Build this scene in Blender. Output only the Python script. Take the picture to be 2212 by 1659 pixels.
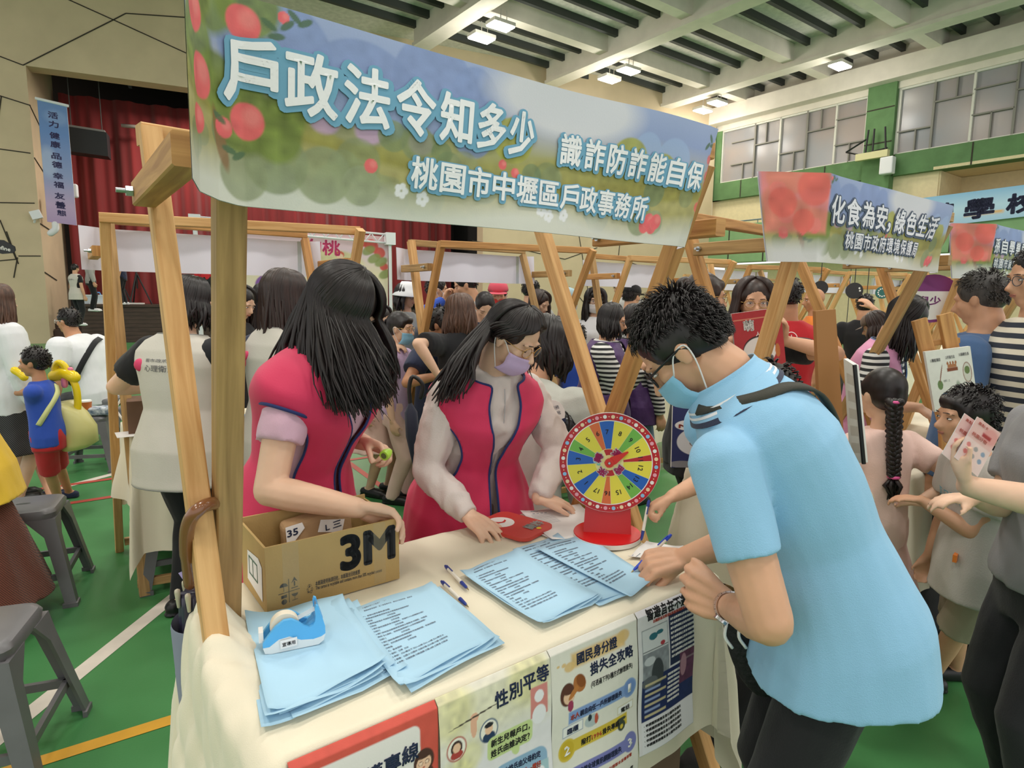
import bpy, bmesh, math, random
import numpy as np
from mathutils import Vector, Matrix, noise

for o in list(bpy.data.objects):
    bpy.data.objects.remove(o)
SC = bpy.context.scene
COL = SC.collection
R = math.radians
rnd = random.Random(7)

# ------------------------------------------------------------------ camera
FPX, PITCH, ROLL, CAMZ = 1335.2, .13595, -.01049, 1.45
cp_, sp_, cr_, sr_ = math.cos(PITCH), math.sin(PITCH), math.cos(ROLL), math.sin(ROLL)
fw_ = Vector((0, cp_, -sp_)); rt0 = Vector((1, 0, 0)); dn0 = Vector((0, -sp_, -cp_))
rt_ = cr_ * rt0 + sr_ * dn0
dn_ = -sr_ * rt0 + cr_ * dn0
cam_data = bpy.data.cameras.new('camera')
cam = bpy.data.objects.new('camera', cam_data)
COL.objects.link(cam)
M = Matrix((rt_, -dn_, -fw_)).transposed().to_4x4()
M.translation = (0, 0, CAMZ)
cam.matrix_world = M
cam_data.sensor_width = 36
cam_data.lens = FPX / 2212 * 36
cam_data.clip_start = .05
cam_data.clip_end = 200
SC.camera = cam

# ------------------------------------------------------------------ light
w = bpy.data.worlds.new('ambient_fill')  # added even fill light, entering through the open unbuilt sides of the hall
SC.world = w
w.use_nodes = True
w.node_tree.nodes['Background'].inputs[0].default_value = (1, .985, .96, 1)
w.node_tree.nodes['Background'].inputs[1].default_value = 1.1
SC.view_settings.view_transform = 'Standard'
SC.view_settings.look = 'None'
SC.view_settings.exposure = 0.0
SC.view_settings.gamma = 1
SC.view_settings.use_curve_mapping = False
SC.cycles.max_bounces = 5
SC.cycles.diffuse_bounces = 3
SC.cycles.glossy_bounces = 2
SC.cycles.transmission_bounces = 4
SC.cycles.transparent_max_bounces = 6
SC.cycles.sample_clamp_indirect = 4

def area_light(name, loc, size, power, col=(1, .96, .9), rot=(0, 0, 0), sy=None):
    l = bpy.data.lights.new(name, 'AREA')
    l.size = size
    if sy:
        l.shape = 'RECTANGLE'; l.size_y = sy
    l.energy = power
    l.color = col
    o = bpy.data.objects.new(name, l)
    o.location = loc
    o.rotation_euler = rot
    COL.objects.link(o)
    return o

# ------------------------------------------------------------------ points of the place
STALL = R(36.8)                              # the stalls run along U, N points away across the stalls
U = Vector((math.cos(STALL), math.sin(STALL), 0))
N = Vector((-math.sin(STALL), math.cos(STALL), 0))
Z = Vector((0, 0, 1))
def P3(u, n, z): return U * u + N * n + Z * z
def sight(x, y): return rt_ * ((x - 1106) / FPX) + dn_ * ((y - 829.5) / FPX) + fw_
def at(x, y, Y):                             # the point seen at x, y that is Y metres away
    d = sight(x, y); p = d * (Y / d.y); p.z += CAMZ; return p
def atz(x, y, z):                            # ... that is z above the floor
    d = sight(x, y); p = d * ((z - CAMZ) / d.z); p.z = z; return p
def atn(x, y, n):                            # ... on an upright plane along the stalls
    d = sight(x, y); p = d * (n / d.dot(N)); p.z += CAMZ; return p
def atu(x, y, u):
    d = sight(x, y); p = d * (u / d.dot(U)); p.z += CAMZ; return p

# ------------------------------------------------------------------ materials
def lin(c):
    if isinstance(c, str):
        c = c.lstrip('#'); c = [int(c[i:i + 2], 16) / 255 for i in (0, 2, 4)]
    return tuple(x / 12.92 if x <= .04045 else ((x + .055) / 1.055) ** 2.4 for x in c)
MATS = {}
def mat(name, col='#888888', rough=.6, metal=0, var=.0, vscale=8, bump=0, bscale=60, stretch=(1, 1, 1), emit=0, alpha=1,
        trans=0, spec=.5, sheen=0, col2=None, wave=None, sss=0, coat=0, attr=None):
    if name in MATS: return MATS[name]
    m = bpy.data.materials.new(name); m.use_nodes = True
    nt = m.node_tree; b = nt.nodes['Principled BSDF']
    c = (*lin(col), 1)
    b.inputs['Base Color'].default_value = c
    b.inputs['Roughness'].default_value = rough
    b.inputs['Metallic'].default_value = metal
    b.inputs['Specular IOR Level'].default_value = spec
    b.inputs['Alpha'].default_value = alpha
    b.inputs['Transmission Weight'].default_value = trans
    b.inputs['Sheen Weight'].default_value = sheen
    b.inputs['Coat Weight'].default_value = coat
    if sss:
        b.inputs['Subsurface Weight'].default_value = sss
        b.inputs['Subsurface Radius'].default_value = (.012, .005, .003)
        b.inputs['Subsurface Scale'].default_value = 1
    if emit:
        b.inputs['Emission Color'].default_value = c
        b.inputs['Emission Strength'].default_value = emit
    tc = None
    def coords():
        nonlocal tc
        if tc is None:
            t = nt.nodes.new('ShaderNodeTexCoord'); mp = nt.nodes.new('ShaderNodeMapping')
            mp.inputs['Scale'].default_value = stretch
            nt.links.new(t.outputs['Object'], mp.inputs['Vector']); tc = mp
        return tc.outputs['Vector']
    src = None
    if attr:
        a = nt.nodes.new('ShaderNodeAttribute'); a.attribute_name = attr; src = a.outputs['Color']
        nt.links.new(src, b.inputs['Base Color'])
    if var or col2:
        n = nt.nodes.new('ShaderNodeTexNoise'); n.inputs['Scale'].default_value = vscale; n.inputs['Detail'].default_value = 4
        nt.links.new(coords(), n.inputs['Vector'])
        mx = nt.nodes.new('ShaderNodeMix'); mx.data_type = 'RGBA'
        rp = nt.nodes.new('ShaderNodeMapRange'); rp.inputs[1].default_value = .35; rp.inputs[2].default_value = .65
        nt.links.new(n.outputs['Fac'], rp.inputs[0]); nt.links.new(rp.outputs[0], mx.inputs['Factor'])
        c2 = lin(col2) if col2 else tuple(x * (1 - var) for x in c[:3])
        c1 = c[:3] if col2 else tuple(min(1, x * (1 + var * .6)) for x in c[:3])
        mx.inputs['A'].default_value = (*c1, 1); mx.inputs['B'].default_value = (*c2, 1)
        nt.links.new(mx.outputs['Result'], b.inputs['Base Color'])
    if wave:                                 # (colour, scale, axis) woven or printed stripes
        wv = nt.nodes.new('ShaderNodeTexWave'); wv.bands_direction = wave[2]; wv.inputs['Scale'].default_value = wave[1]
        wv.inputs['Distortion'].default_value = wave[3] if len(wave) > 3 else 0
        nt.links.new(coords(), wv.inputs['Vector'])
        rp = nt.nodes.new('ShaderNodeMapRange'); rp.inputs[1].default_value = .45; rp.inputs[2].default_value = .55
        nt.links.new(wv.outputs['Fac'], rp.inputs[0])
        mx = nt.nodes.new('ShaderNodeMix'); mx.data_type = 'RGBA'
        mx.inputs['A'].default_value = c; mx.inputs['B'].default_value = (*lin(wave[0]), 1)
        nt.links.new(rp.outputs[0], mx.inputs['Factor']); nt.links.new(mx.outputs['Result'], b.inputs['Base Color'])
    if bump:
        n = nt.nodes.new('ShaderNodeTexNoise'); n.inputs['Scale'].default_value = bscale; n.inputs['Detail'].default_value = 3
        nt.links.new(coords(), n.inputs['Vector'])
        bp = nt.nodes.new('ShaderNodeBump'); bp.inputs['Strength'].default_value = min(1, bump); bp.inputs['Distance'].default_value = .01
        nt.links.new(n.outputs['Fac'], bp.inputs['Height']); nt.links.new(bp.outputs['Normal'], b.inputs['Normal'])
    MATS[name] = m
    return m
def wood(name, c1, c2):
    if name in MATS: return MATS[name]
    m = mat(name, c1, .62)
    nt = m.node_tree; b = nt.nodes['Principled BSDF']
    t = nt.nodes.new('ShaderNodeUVMap'); t.uv_map = 'grain'
    mp = nt.nodes.new('ShaderNodeMapping'); mp.inputs['Scale'].default_value = (1.6, 26, 26)
    nt.links.new(t.outputs[0], mp.inputs['Vector'])
    n = nt.nodes.new('ShaderNodeTexNoise'); n.inputs['Scale'].default_value = 2.2; n.inputs['Detail'].default_value = 6; n.inputs['Distortion'].default_value = .6
    nt.links.new(mp.outputs[0], n.inputs['Vector'])
    rp = nt.nodes.new('ShaderNodeValToRGB'); e = rp.color_ramp.elements
    e[0].position = .3; e[0].color = (*lin(c2), 1); e[1].position = .68; e[1].color = (*lin(c1), 1)
    nt.links.new(n.outputs['Fac'], rp.inputs[0]); nt.links.new(rp.outputs[0], b.inputs['Base Color'])
    bp = nt.nodes.new('ShaderNodeBump'); bp.inputs['Strength'].default_value = .35; bp.inputs['Distance'].default_value = .004
    nt.links.new(n.outputs['Fac'], bp.inputs['Height']); nt.links.new(bp.outputs['Normal'], b.inputs['Normal'])
    return m

# ------------------------------------------------------------------ mesh builder
def frame(d, up=None):
    d = Vector(d).normalized()
    up = Vector(up) if up is not None else (Z if abs(d.z) < .95 else Vector((0, 1, 0)))
    x = d.cross(up)
    if x.length < 1e-6: x = d.cross(Vector((1, .3, 0)))
    x.normalize()
    return x, x.cross(d).normalized()
class MB:
    def __init__(s): s.v = []; s.f = []; s.m = []; s.uv = None; s.c = None
    def add(s, vs, fs, mi=0):
        o = len(s.v); s.v += [tuple(p) for p in vs]
        for f in fs: s.f.append(tuple(i + o for i in f)); s.m.append(mi)
        return o
    def box(s, c, ax, ay, az, mi=0):         # half-axis vectors
        c = Vector(c); ax, ay, az = Vector(ax), Vector(ay), Vector(az)
        vs = [c + ax * i + ay * j + az * k for k in (-1, 1) for j in (-1, 1) for i in (-1, 1)]
        fs = [(0, 2, 3, 1), (4, 5, 7, 6), (0, 1, 5, 4), (2, 6, 7, 3), (0, 4, 6, 2), (1, 3, 7, 5)]
        if ax.cross(ay).dot(az) < 0: fs = [f[::-1] for f in fs]
        s.add(vs, fs, mi); return s
    def cube(s, x0, x1, y0, y1, z0, z1, mi=0):
        return s.box(((x0 + x1) / 2, (y0 + y1) / 2, (z0 + z1) / 2), ((x1 - x0) / 2, 0, 0), (0, (y1 - y0) / 2, 0), (0, 0, (z1 - z0) / 2), mi)
    def bar(s, p0, p1, w, h, up=None, mi=0, ch=.0):  # squared timber, chamfered, with grain running along it
        p0, p1 = Vector(p0), Vector(p1); d = (p1 - p0); L = d.length; x, y = frame(d, up)
        c = ch or min(w, h) * .07
        prof = [(-w / 2 + c, -h / 2), (w / 2 - c, -h / 2), (w / 2, -h / 2 + c), (w / 2, h / 2 - c), (w / 2 - c, h / 2), (-w / 2 + c, h / 2), (-w / 2, h / 2 - c), (-w / 2, -h / 2 + c)]
        vs = [p + x * a + y * b for p in (p0, p1) for a, b in prof]
        fs = [(i, (i + 1) % 8, 8 + (i + 1) % 8, 8 + i) for i in range(8)] + [tuple(range(7, -1, -1)), tuple(range(8, 16))]
        s.add(vs, fs, mi)
        if s.uv is None: s.uv = []
        o = rnd.random() * 50; per = 0; 
        for i in range(8):
            a, b = prof[i], prof[(i + 1) % 8]; e = math.hypot(a[0] - b[0], a[1] - b[1])
            s.uv.append([(o, o + per), (o, o + per + e), (o + L, o + per + e), (o + L, o + per)]); per += e
        for k in range(2): s.uv.append([(o + a * .2, o + b) for a, b in prof])
        return s
    def loft(s, rings, caps=True, mi=0, close=True):
        n = len(rings[0]); vs = [p for r in rings for p in r]
        fs = []
        for k in range(len(rings) - 1):
            for i in range(n if close else n - 1):
                j = (i + 1) % n
                fs.append((k * n + i, k * n + j, (k + 1) * n + j, (k + 1) * n + i))
        if caps: fs += [tuple(range(n - 1, -1, -1)), tuple(range((len(rings) - 1) * n, len(rings) * n))]
        s.add(vs, fs, mi); return s
    def tube(s, pts, rad, seg=8, caps=True, mi=0, flat=1, up=None, rounded=False):
        pts = [Vector(p) for p in pts]; n = len(pts)
        if not hasattr(rad, '__len__'): rad = [rad] * n
        if rounded:
            d0 = (pts[0] - pts[1]).normalized(); d1 = (pts[-1] - pts[-2]).normalized()
            h = lambda p, d, r: [(p + d * r * math.sin(a), r * math.cos(a)) for a in (R(35), R(65), R(84))]
            a = h(pts[0], d0, rad[0])[::-1]; b = h(pts[-1], d1, rad[-1])
            pts = [q for q, _ in a] + pts + [q for q, _ in b]
            rad = [q for _, q in a] + list(rad) + [q for _, q in b]; n = len(pts)
        rings = []; px = None
        for i in range(n):
            d = pts[min(i + 1, n - 1)] - pts[max(i - 1, 0)]
            if d.length < 1e-9: d = Vector((0, 0, 1))
            d.normalize()
            if px is None: x, y = frame(d, up)
            else:
                x = px - d * px.dot(d)
                if x.length < 1e-6: x, y = frame(d, up)
                x.normalize(); y = x.cross(d)
            px = x
            rings.append([pts[i] + x * (rad[i] * math.cos(t)) + y * (rad[i] * flat * math.sin(t)) for t in [2 * math.pi * k / seg for k in range(seg)]])
        return s.loft(rings, caps, mi)
    def ball(s, c, r, fr=None, seg=16, rings=10, mi=0):
        c = Vector(c); r = r if hasattr(r, '__len__') else (r, r, r)
        X, Y, Zv = fr if fr else (Vector((1, 0, 0)), Vector((0, 1, 0)), Vector((0, 0, 1)))
        vs = [c - Zv * r[2]]
        for j in range(1, rings):
            a = -math.pi / 2 + math.pi * j / rings
            for i in range(seg):
                t = 2 * math.pi * i / seg
                vs.append(c + X * (r[0] * math.cos(a) * math.cos(t)) + Y * (r[1] * math.cos(a) * math.sin(t)) + Zv * (r[2] * math.sin(a)))
        vs.append(c + Zv * r[2]); fs = []
        for i in range(seg):
            fs.append((0, 1 + (i + 1) % seg, 1 + i))
            e = 1 + (rings - 2) * seg
            fs.append((e + i, e + (i + 1) % seg, len(vs) - 1))
        for j in range(rings - 2):
            for i in range(seg):
                a = 1 + j * seg; fs.append((a + i, a + (i + 1) % seg, a + seg + (i + 1) % seg, a + seg + i))
        s.add(vs, fs, mi); return s
    def lathe(s, o, prof, seg=24, axis=None, mi=0, caps=True):
        o = Vector(o); ax = Vector(axis).normalized() if axis is not None else Z
        x, y = frame(ax)
        return s.loft([[o + ax * h + x * (r * math.cos(2 * math.pi * k / seg)) - y * (r * math.sin(2 * math.pi * k / seg)) for k in range(seg)] for r, h in prof][::1], caps, mi)
    def prism(s, poly, o, x, y, d, mi=0):    # 2-D outline pushed from o along d
        o, x, y, d = Vector(o), Vector(x), Vector(y), Vector(d); n = len(poly)
        vs = [o + x * a + y * b for a, b in poly] + [o + x * a + y * b + d for a, b in poly]
        fs = [tuple(range(n - 1, -1, -1)), tuple(range(n, 2 * n))] + [(i, (i + 1) % n, n + (i + 1) % n, n + i) for i in range(n)]
        if Vector(x).cross(y).dot(d) < 0: fs = [f[::-1] for f in fs]
        s.add(vs, fs, mi); return s
    def grid(s, fn, nu, nv, mi=0):
        vs = [fn(i / nu, j / nv) for j in range(nv + 1) for i in range(nu + 1)]
        fs = [(j * (nu + 1) + i, j * (nu + 1) + i + 1, (j + 1) * (nu + 1) + i + 1, (j + 1) * (nu + 1) + i) for j in range(nv) for i in range(nu)]
        s.add(vs, fs, mi); return s
    def mesh(s, name):
        me = bpy.data.meshes.new(name)
        me.from_pydata(s.v, [], s.f)
        return me
    def build(s, name, mats, parent=None, smooth=False, origin=None):
        me = s.mesh(name)
        for m in (mats if isinstance(mats, (list, tuple)) else [mats]): me.materials.append(m)
        if any(s.m): me.polygons.foreach_set('material_index', s.m)
        if s.uv is not None and len(s.uv) == len(s.f):
            uvl = me.uv_layers.new(name='grain')
            uvl.data.foreach_set('uv', [x for f in s.uv for p in f for x in p])
        if s.c is not None:
            at_ = me.color_attributes.new('Col', 'FLOAT_COLOR', 'POINT')
            at_.data.foreach_set('color', np.asarray(s.c, dtype=np.float32).ravel())
        if smooth: me.polygons.foreach_set('use_smooth', [True] * len(me.polygons))
        me.update()
        return link(name, me, parent, smooth, origin)
def link(name, me, parent=None, smooth=False, origin=None):
    o = bpy.data.objects.new(name, me)
    COL.objects.link(o)
    if parent is not None:
        o.parent = parent
        me.transform(Matrix.Translation(-world_loc(parent)))
    elif origin is not None:
        me.transform(Matrix.Translation(-Vector(origin))); o.location = origin
    if smooth == 'auto':
        me.set_sharp_from_angle(angle=R(40))
    return o
def world_loc(o):
    p = Vector(o.location)
    while o.parent: o = o.parent; p += Vector(o.location)
    return p
def tag(o, label=None, cat=None, group=None, kind=None):
    if label: o['label'] = label
    if cat: o['category'] = cat
    if group: o['group'] = group
    if kind: o['kind'] = kind
    return o
def thing(name, label, cat, loc=(0, 0, 0), group=None):
    o = bpy.data.objects.new(name, None); COL.objects.link(o); o.location = loc; o.empty_display_size = .1
    return tag(o, label, cat, group)
def struct(o): return tag(o, kind='structure')
# a second, private scene where shapes are fused into one skin
TMP = bpy.data.scenes.new('fusing')
def fuse(mb, vox, smooth=2, fac=.5):
    me = mb.mesh('t'); o = bpy.data.objects.new('t', me); TMP.collection.objects.link(o)
    md = o.modifiers.new('r', 'REMESH'); md.mode = 'VOXEL'; md.voxel_size = vox
    if smooth:
        sm = o.modifiers.new('s', 'SMOOTH'); sm.factor = fac; sm.iterations = smooth
    vl = TMP.view_layers[0]; vl.update()
    out = bpy.data.meshes.new_from_object(o.evaluated_get(vl.depsgraph))
    bpy.data.objects.remove(o); bpy.data.meshes.remove(me)
    return out
def fused(mb, name, m, parent, vox, smooth=2, fold=None, origin=None, fac=.5):
    me = fuse(mb, vox, smooth, fac)
    if fold: wrinkle(me, *fold)
    me.name = name; me.materials.clear(); me.materials.append(m)
    me.polygons.foreach_set('use_smooth', [True] * len(me.polygons))
    return link(name, me, parent, origin=origin)
_G = np.random.default_rng(11).random((32, 32, 32)) * 2 - 1
def vnoise(q):
    i = np.floor(q).astype(int); f = q - i; f = f * f * (3 - 2 * f); r = 0
    for dx in (0, 1):
        for dy in (0, 1):
            for dz in (0, 1):
                wt = (f[:, 0] if dx else 1 - f[:, 0]) * (f[:, 1] if dy else 1 - f[:, 1]) * (f[:, 2] if dz else 1 - f[:, 2])
                r = r + wt * _G[(i[:, 0] + dx) % 32, (i[:, 1] + dy) % 32, (i[:, 2] + dz) % 32]
    return r
def wrinkle(me, amp, scale, axis=(0, 0, 1), stretch=.35, seed=0):
    n = len(me.vertices); co = np.empty(n * 3, np.float32); nr = np.empty(n * 3, np.float32)
    me.vertices.foreach_get('co', co); me.vertices.foreach_get('normal', nr)
    co = co.reshape(-1, 3).astype(float); nr = nr.reshape(-1, 3)
    ax = np.array(Vector(axis).normalized()); q = co - np.outer(co @ ax * (1 - stretch), ax)
    off = np.array([seed * 3.1, seed * 1.7, seed * 5.3])
    h = vnoise(q * scale * 1.6 + off) + .5 * vnoise(q * scale * 3.4 + off + 9)
    h = 1 - 2 * np.abs(h) if amp > .0055 else h
    me.vertices.foreach_set('co', (co + nr * (amp * h)[:, None]).astype(np.float32).ravel()); me.update()
# ------------------------------------------------------------------ lettering
TXT = {}
def glyphs(s, bold=0.0, res=3):
    k = (s, round(bold, 4), res)
    if k in TXT: return TXT[k]
    cu = bpy.data.curves.new('t', 'FONT'); cu.body = s; cu.offset = bold; cu.resolution_u = res; cu.fill_mode = 'FRONT'
    o = bpy.data.objects.new('t', cu); TMP.collection.objects.link(o)
    vl = TMP.view_layers[0]; vl.update()
    me = bpy.data.meshes.new_from_object(o.evaluated_get(vl.depsgraph))
    if res == 2 and len(s) == 1:                        # big single characters follow the drape of the cloth
        bm = bmesh.new(); bm.from_mesh(me); bmesh.ops.triangulate(bm, faces=bm.faces)
        for _ in range(3):
            lg = [e for e in bm.edges if e.calc_length() > .13]
            if lg: bmesh.ops.subdivide_edges(bm, edges=lg, cuts=1); bmesh.ops.triangulate(bm, faces=bm.faces)
        bm.to_mesh(me); bm.free()
    v = [(p.co.x, p.co.y) for p in me.vertices]; f = [tuple(p.vertices) for p in me.polygons]
    bpy.data.objects.remove(o); bpy.data.curves.remove(cu); bpy.data.meshes.remove(me)
    TXT[k] = (v, f); return v, f
def outline(s, res):
    k = ('o', s, res)
    if k not in TXT:
        v, f = glyphs(s, 0, res); e = {}
        for q in f:
            for i in range(len(q)):
                p = (q[i], q[(i + 1) % len(q)]); r = (p[1], p[0])
                if r in e: del e[r]
                else: e[p] = 1
        TXT[k] = list(e)
    return TXT[k]
def text(mb, s, mi, pos, x0, y0, size, width=None, bold=0.0, lift=.0006, res=2, center=False):
    """letters whose lower left corner is x0, y0 on the surface pos(x, y, lift); bold thickens and rounds every stroke"""
    v, f = glyphs(s, 0, res)
    if not v: return
    xs = [p[0] for p in v]; a, b = min(xs), max(xs)
    sx = size if width is None else width / max(1e-6, b - a)
    if center: x0 -= (b - a) * sx / 2
    P = [(x0 + (p[0] - a) * sx, y0 + p[1] * size) for p in v]
    mb.add([pos(x, y, lift) for x, y in P], f, mi)
    w = bold * size
    if w <= 0: return
    vs, fs = [], []; ends = set()
    for i, j in outline(s, res):
        (x1, y1), (x2, y2) = P[i], P[j]; L = math.hypot(x2 - x1, y2 - y1)
        if L < 1e-7: continue
        nx, ny = (y1 - y2) / L * w, (x2 - x1) / L * w; o = len(vs)
        vs += [(x1 - nx, y1 - ny), (x2 - nx, y2 - ny), (x2 + nx, y2 + ny), (x1 + nx, y1 + ny)]; fs.append((o, o + 1, o + 2, o + 3)); ends.add(i)
    if size > .02:
        for i in ends:
            x, y = P[i]; o = len(vs); vs += [(x + w * math.cos(q * .785), y + w * math.sin(q * .785)) for q in range(8)]; fs.append(tuple(range(o, o + 8)))
    mb.add([pos(x, y, lift) for x, y in vs], fs, mi)
def flatpos(o, x, y):
    o, x, y = Vector(o), Vector(x), Vector(y); n = x.cross(y).normalized()
    return lambda a, b, l=0: o + x * a + y * b + n * l
# ------------------------------------------------------------------ printed pictures
PRINT = None
class Art:
    def __init__(s, w, h, n):
        s.w, s.h = w, h; s.nx = n; s.ny = max(2, int(n * h / w))
        s.X, s.Y = np.meshgrid(np.linspace(0, w, s.nx + 1), np.linspace(0, h, s.ny + 1))
        s.C = np.ones((*s.X.shape, 3))
        g = np.random.default_rng(int(w * 1000 + n))
        a = g.random((s.ny // 6 + 4, s.nx // 6 + 4))
        iy = np.arange(s.ny + 1) / 6; ix = np.arange(s.nx + 1) / 6
        y0 = iy.astype(int); x0 = ix.astype(int); fy = (iy - y0)[:, None]; fx = (ix - x0)[None]
        s.nz = (a[y0][:, x0] * (1 - fy) * (1 - fx) + a[y0 + 1][:, x0] * fy * (1 - fx) + a[y0][:, x0 + 1] * (1 - fy) * fx + a[y0 + 1][:, x0 + 1] * fy * fx)
    def put(s, k, col, op=1, mott=.0):
        k = np.clip(k, 0, 1)[..., None] * op
        c = np.array(lin(col)) * (1 + mott * (s.nz[..., None] - .5) * 2)
        s.C = s.C * (1 - k) + c * k
    def fill(s, col, mott=0): s.put(np.ones_like(s.X), col, 1, mott)
    def grad(s, stops):                      # [(y fraction, colour)]
        t = s.Y / s.h; ys = [a for a, _ in stops]
        cs = np.array([lin(c) for _, c in stops])
        s.C = np.stack([np.interp(t, ys, cs[:, i]) for i in range(3)], -1)
    def oval(s, cx, cy, rx, ry, col, op=1, soft=.08, rot=0, mott=0):
        c, n = math.cos(R(rot)), math.sin(R(rot)); dx, dy = s.X - cx, s.Y - cy
        d = np.sqrt(((dx * c + dy * n) / rx) ** 2 + ((-dx * n + dy * c) / ry) ** 2)
        s.put((1 - d) / soft + .5, col, op, mott)
    def rect(s, x0, x1, y0, y1, col, op=1, soft=None, r=0, mott=0):
        soft = soft or s.w / s.nx
        if r:
            qx = np.abs(s.X - (x0 + x1) / 2) - (x1 - x0) / 2 + r; qy = np.abs(s.Y - (y0 + y1) / 2) - (y1 - y0) / 2 + r
            d = np.hypot(np.maximum(qx, 0), np.maximum(qy, 0)) + np.minimum(np.maximum(qx, qy), 0) - r
            s.put(-d / soft + .5, col, op, mott)
        else:
            k = np.minimum(np.minimum(s.X - x0, x1 - s.X), np.minimum(s.Y - y0, y1 - s.Y)) / soft + .5
            s.put(k, col, op, mott)
    def hill(s, fn, col, op=1, soft=.01, mott=0): s.put((fn(s.X) - s.Y) / soft + .5, col, op, mott)
    def sheet(s, mb, pos, mi=0):
        """adds the sheet to mb as a coloured grid"""
        nv = len(mb.v)
        vs = [pos(x, y, 0) for x, y in zip(s.X.ravel(), s.Y.ravel())]
        nu = s.nx
        mb.add(vs, [(j * (nu + 1) + i, j * (nu + 1) + i + 1, (j + 1) * (nu + 1) + i + 1, (j + 1) * (nu + 1) + i) for j in range(s.ny) for i in range(nu)], mi)
        if mb.c is None: mb.c = [(1, 1, 1, 1)] * nv
        cc = np.concatenate([np.clip(s.C, 0, 1).reshape(-1, 3), np.ones((s.C.shape[0] * s.C.shape[1], 1))], 1)
        mb.c = list(map(tuple, mb.c)) + [tuple(c) for c in cc]
def colfill(mb):
    if mb.c is not None and len(mb.c) < len(mb.v): mb.c = list(mb.c) + [(1, 1, 1, 1)] * (len(mb.v) - len(mb.c))
    return mb
def printed(rough=.75, name='printed_sheet'): return mat(name, '#ffffff', rough, attr='Col', bump=.05, bscale=300)
# ================================================================== the hall
E_ = Vector((math.cos(R(25)), math.sin(R(25)), 0)); W_ = Vector((-E_.y, E_.x, 0)); S0 = Vector((-14.1, 18.4, 0))
def PS(t, d, z): return S0 + E_ * t + W_ * d + Z * z      # along, behind and up the stage wall
BEIGE = mat('wall_render_beige', '#D2BE9E', .8, bump=.15, bscale=90, var=.06, vscale=1.2)
GROOVE = mat('dark_joint', '#3b352d', .9)
GREEN = mat('wall_green', '#5F8355', .8, var=.12, vscale=2.5, bump=.1)
GREEN2 = mat('wall_pale_green', '#86AC7C', .8, var=.1, vscale=1.5)
CREAM = mat('wall_cream', '#E6D6AE', .8, var=.04)
CONC = mat('ceiling_beam_paint', '#E4DCD0', .8, var=.06, vscale=2)
DECK = mat('ceiling_deck', '#DDD6D0', .85, var=.12, vscale=6, bump=.2, bscale=20)
STEEL = mat('dark_steel_purlin', '#3E4140', .7)
COURT = mat('court_floor_green', '#44824B', .33, vscale=1.6, bump=.05, bscale=140, spec=.4, col2='#4E8D55')
WLINE = mat('court_line_white', '#E2D8CB', .4, var=.08); RLINE = mat('court_line_red', '#B94A3C', .45); YLINE = mat('court_line_yellow', '#E2A93C', .4, var=.1)

m = MB(); c = P3(12, 8, 0)
m.box(P3(6, 8, -.05), U * 24, N * 16, Z * .05)
def line(a, b, wd, mi, z=.0015):
    a, b = Vector((a.x, a.y, 0)), Vector((b.x, b.y, 0)); s = (b - a).cross(Z).normalized() * wd / 2
    m.add([a - s + Z * z, a + s + Z * z, b + s + Z * z, b - s + Z * z], [(0, 1, 2, 3)], mi)
def ext(p, q, s0, s1): d = (q - p).normalized(); return p - d * s0, p + d * s1
a, b = atz(0, 1592, 0), atz(400, 1270, 0); line(*ext(a, b, 1.2, 2.6), .07, 1)
a, b = atz(150, 1625, 0), atz(372, 1555, 0); line(*ext(a, b, 1.4, 2.5), .055, 3, .002)
a, b = atz(90, 1065, 0), atz(245, 1024, 0); line(*ext(a, b, 3, 2), .07, 1, .0018)
a, b = atz(140, 1089, 0), atz(250, 1072, 0); line(*ext(a, b, 3, 9), .06, 2, .0025)
a, b = atz(175, 1044, 0), atz(245, 1034, 0); line(*ext(a, b, 3, 4), .06, 2, .003)
a, b = atz(130, 895, 0), atz(250, 905, 0); line(*ext(a, b, 2, 3), .06, 1)
a, b = atz(200, 778, 0), atz(330, 771, 0); line(*ext(a, b, 2, 2), .06, 1)
a, b = atz(830, 1055, 0), atz(885, 1095, 0); line(*ext(a, b, 1, 2), .05, 2)
struct(m.build('floor', [COURT, WLINE, RLINE, YLINE]))

# stage wall with its big opening
m = MB(); T = .6
def slab(t0, t1, z0, z1, d0=0, d1=T, mi=0):
    m.box(PS((t0 + t1) / 2, (d0 + d1) / 2, (z0 + z1) / 2), E_ * ((t1 - t0) / 2), W_ * ((d1 - d0) / 2), Z * ((z1 - z0) / 2), mi)
slab(-6, .28, 0, 10.6, 0, 3.2); slab(.28, 14.25, 7.86, 10.6); slab(14.25, 25.6, 0, 10.6)
def groove(*pts):                                           # dark joints between the wall panels
    for (ta, za), (tb, zb) in zip(pts, pts[1:]):
        a, b = PS(ta, -.004, za), PS(tb, -.004, zb); s = (b - a).cross(W_).normalized() * .014
        m.box((a + b) / 2, (b - a) / 2, W_ * .012, s, 1)
def wp(x, y): d = sight(x, y); p = d * ((S0 - Vector((0, 0, CAMZ))).dot(W_) / d.dot(W_)); p.z += CAMZ; return ((p - S0).dot(E_), p.z)
for seg in ([(-40, 205), (-5, 120), (50, 141), (245, 43), (272, 29), (462, 42)], [(145, -2), (245, 43), (440, 132), (470, 148)],
            [(-40, 200), (0, 207), (66, 228)], [(3, 208), (-4, 260), (-20, 330)], [(-40, 320), (0, 322), (66, 331)], [(-40, 437), (75, 439)], [(0, 475), (35, 560), (-30, 566)],
            [(14, 500), (40, 570)], [(40, 553), (88, 553)], [(38, 556), (30, 600)],
            [(1020, 520), (1110, 535), (1220, 560), (1290, 535)], [(1190, 470), (1180, 580)], [(1250, 505), (1275, 660)], [(1250, 640), (1290, 690)], [(1345, 470), (1335, 560), (1440, 590)]):
    groove(*[wp(*q) for q in seg])
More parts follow.
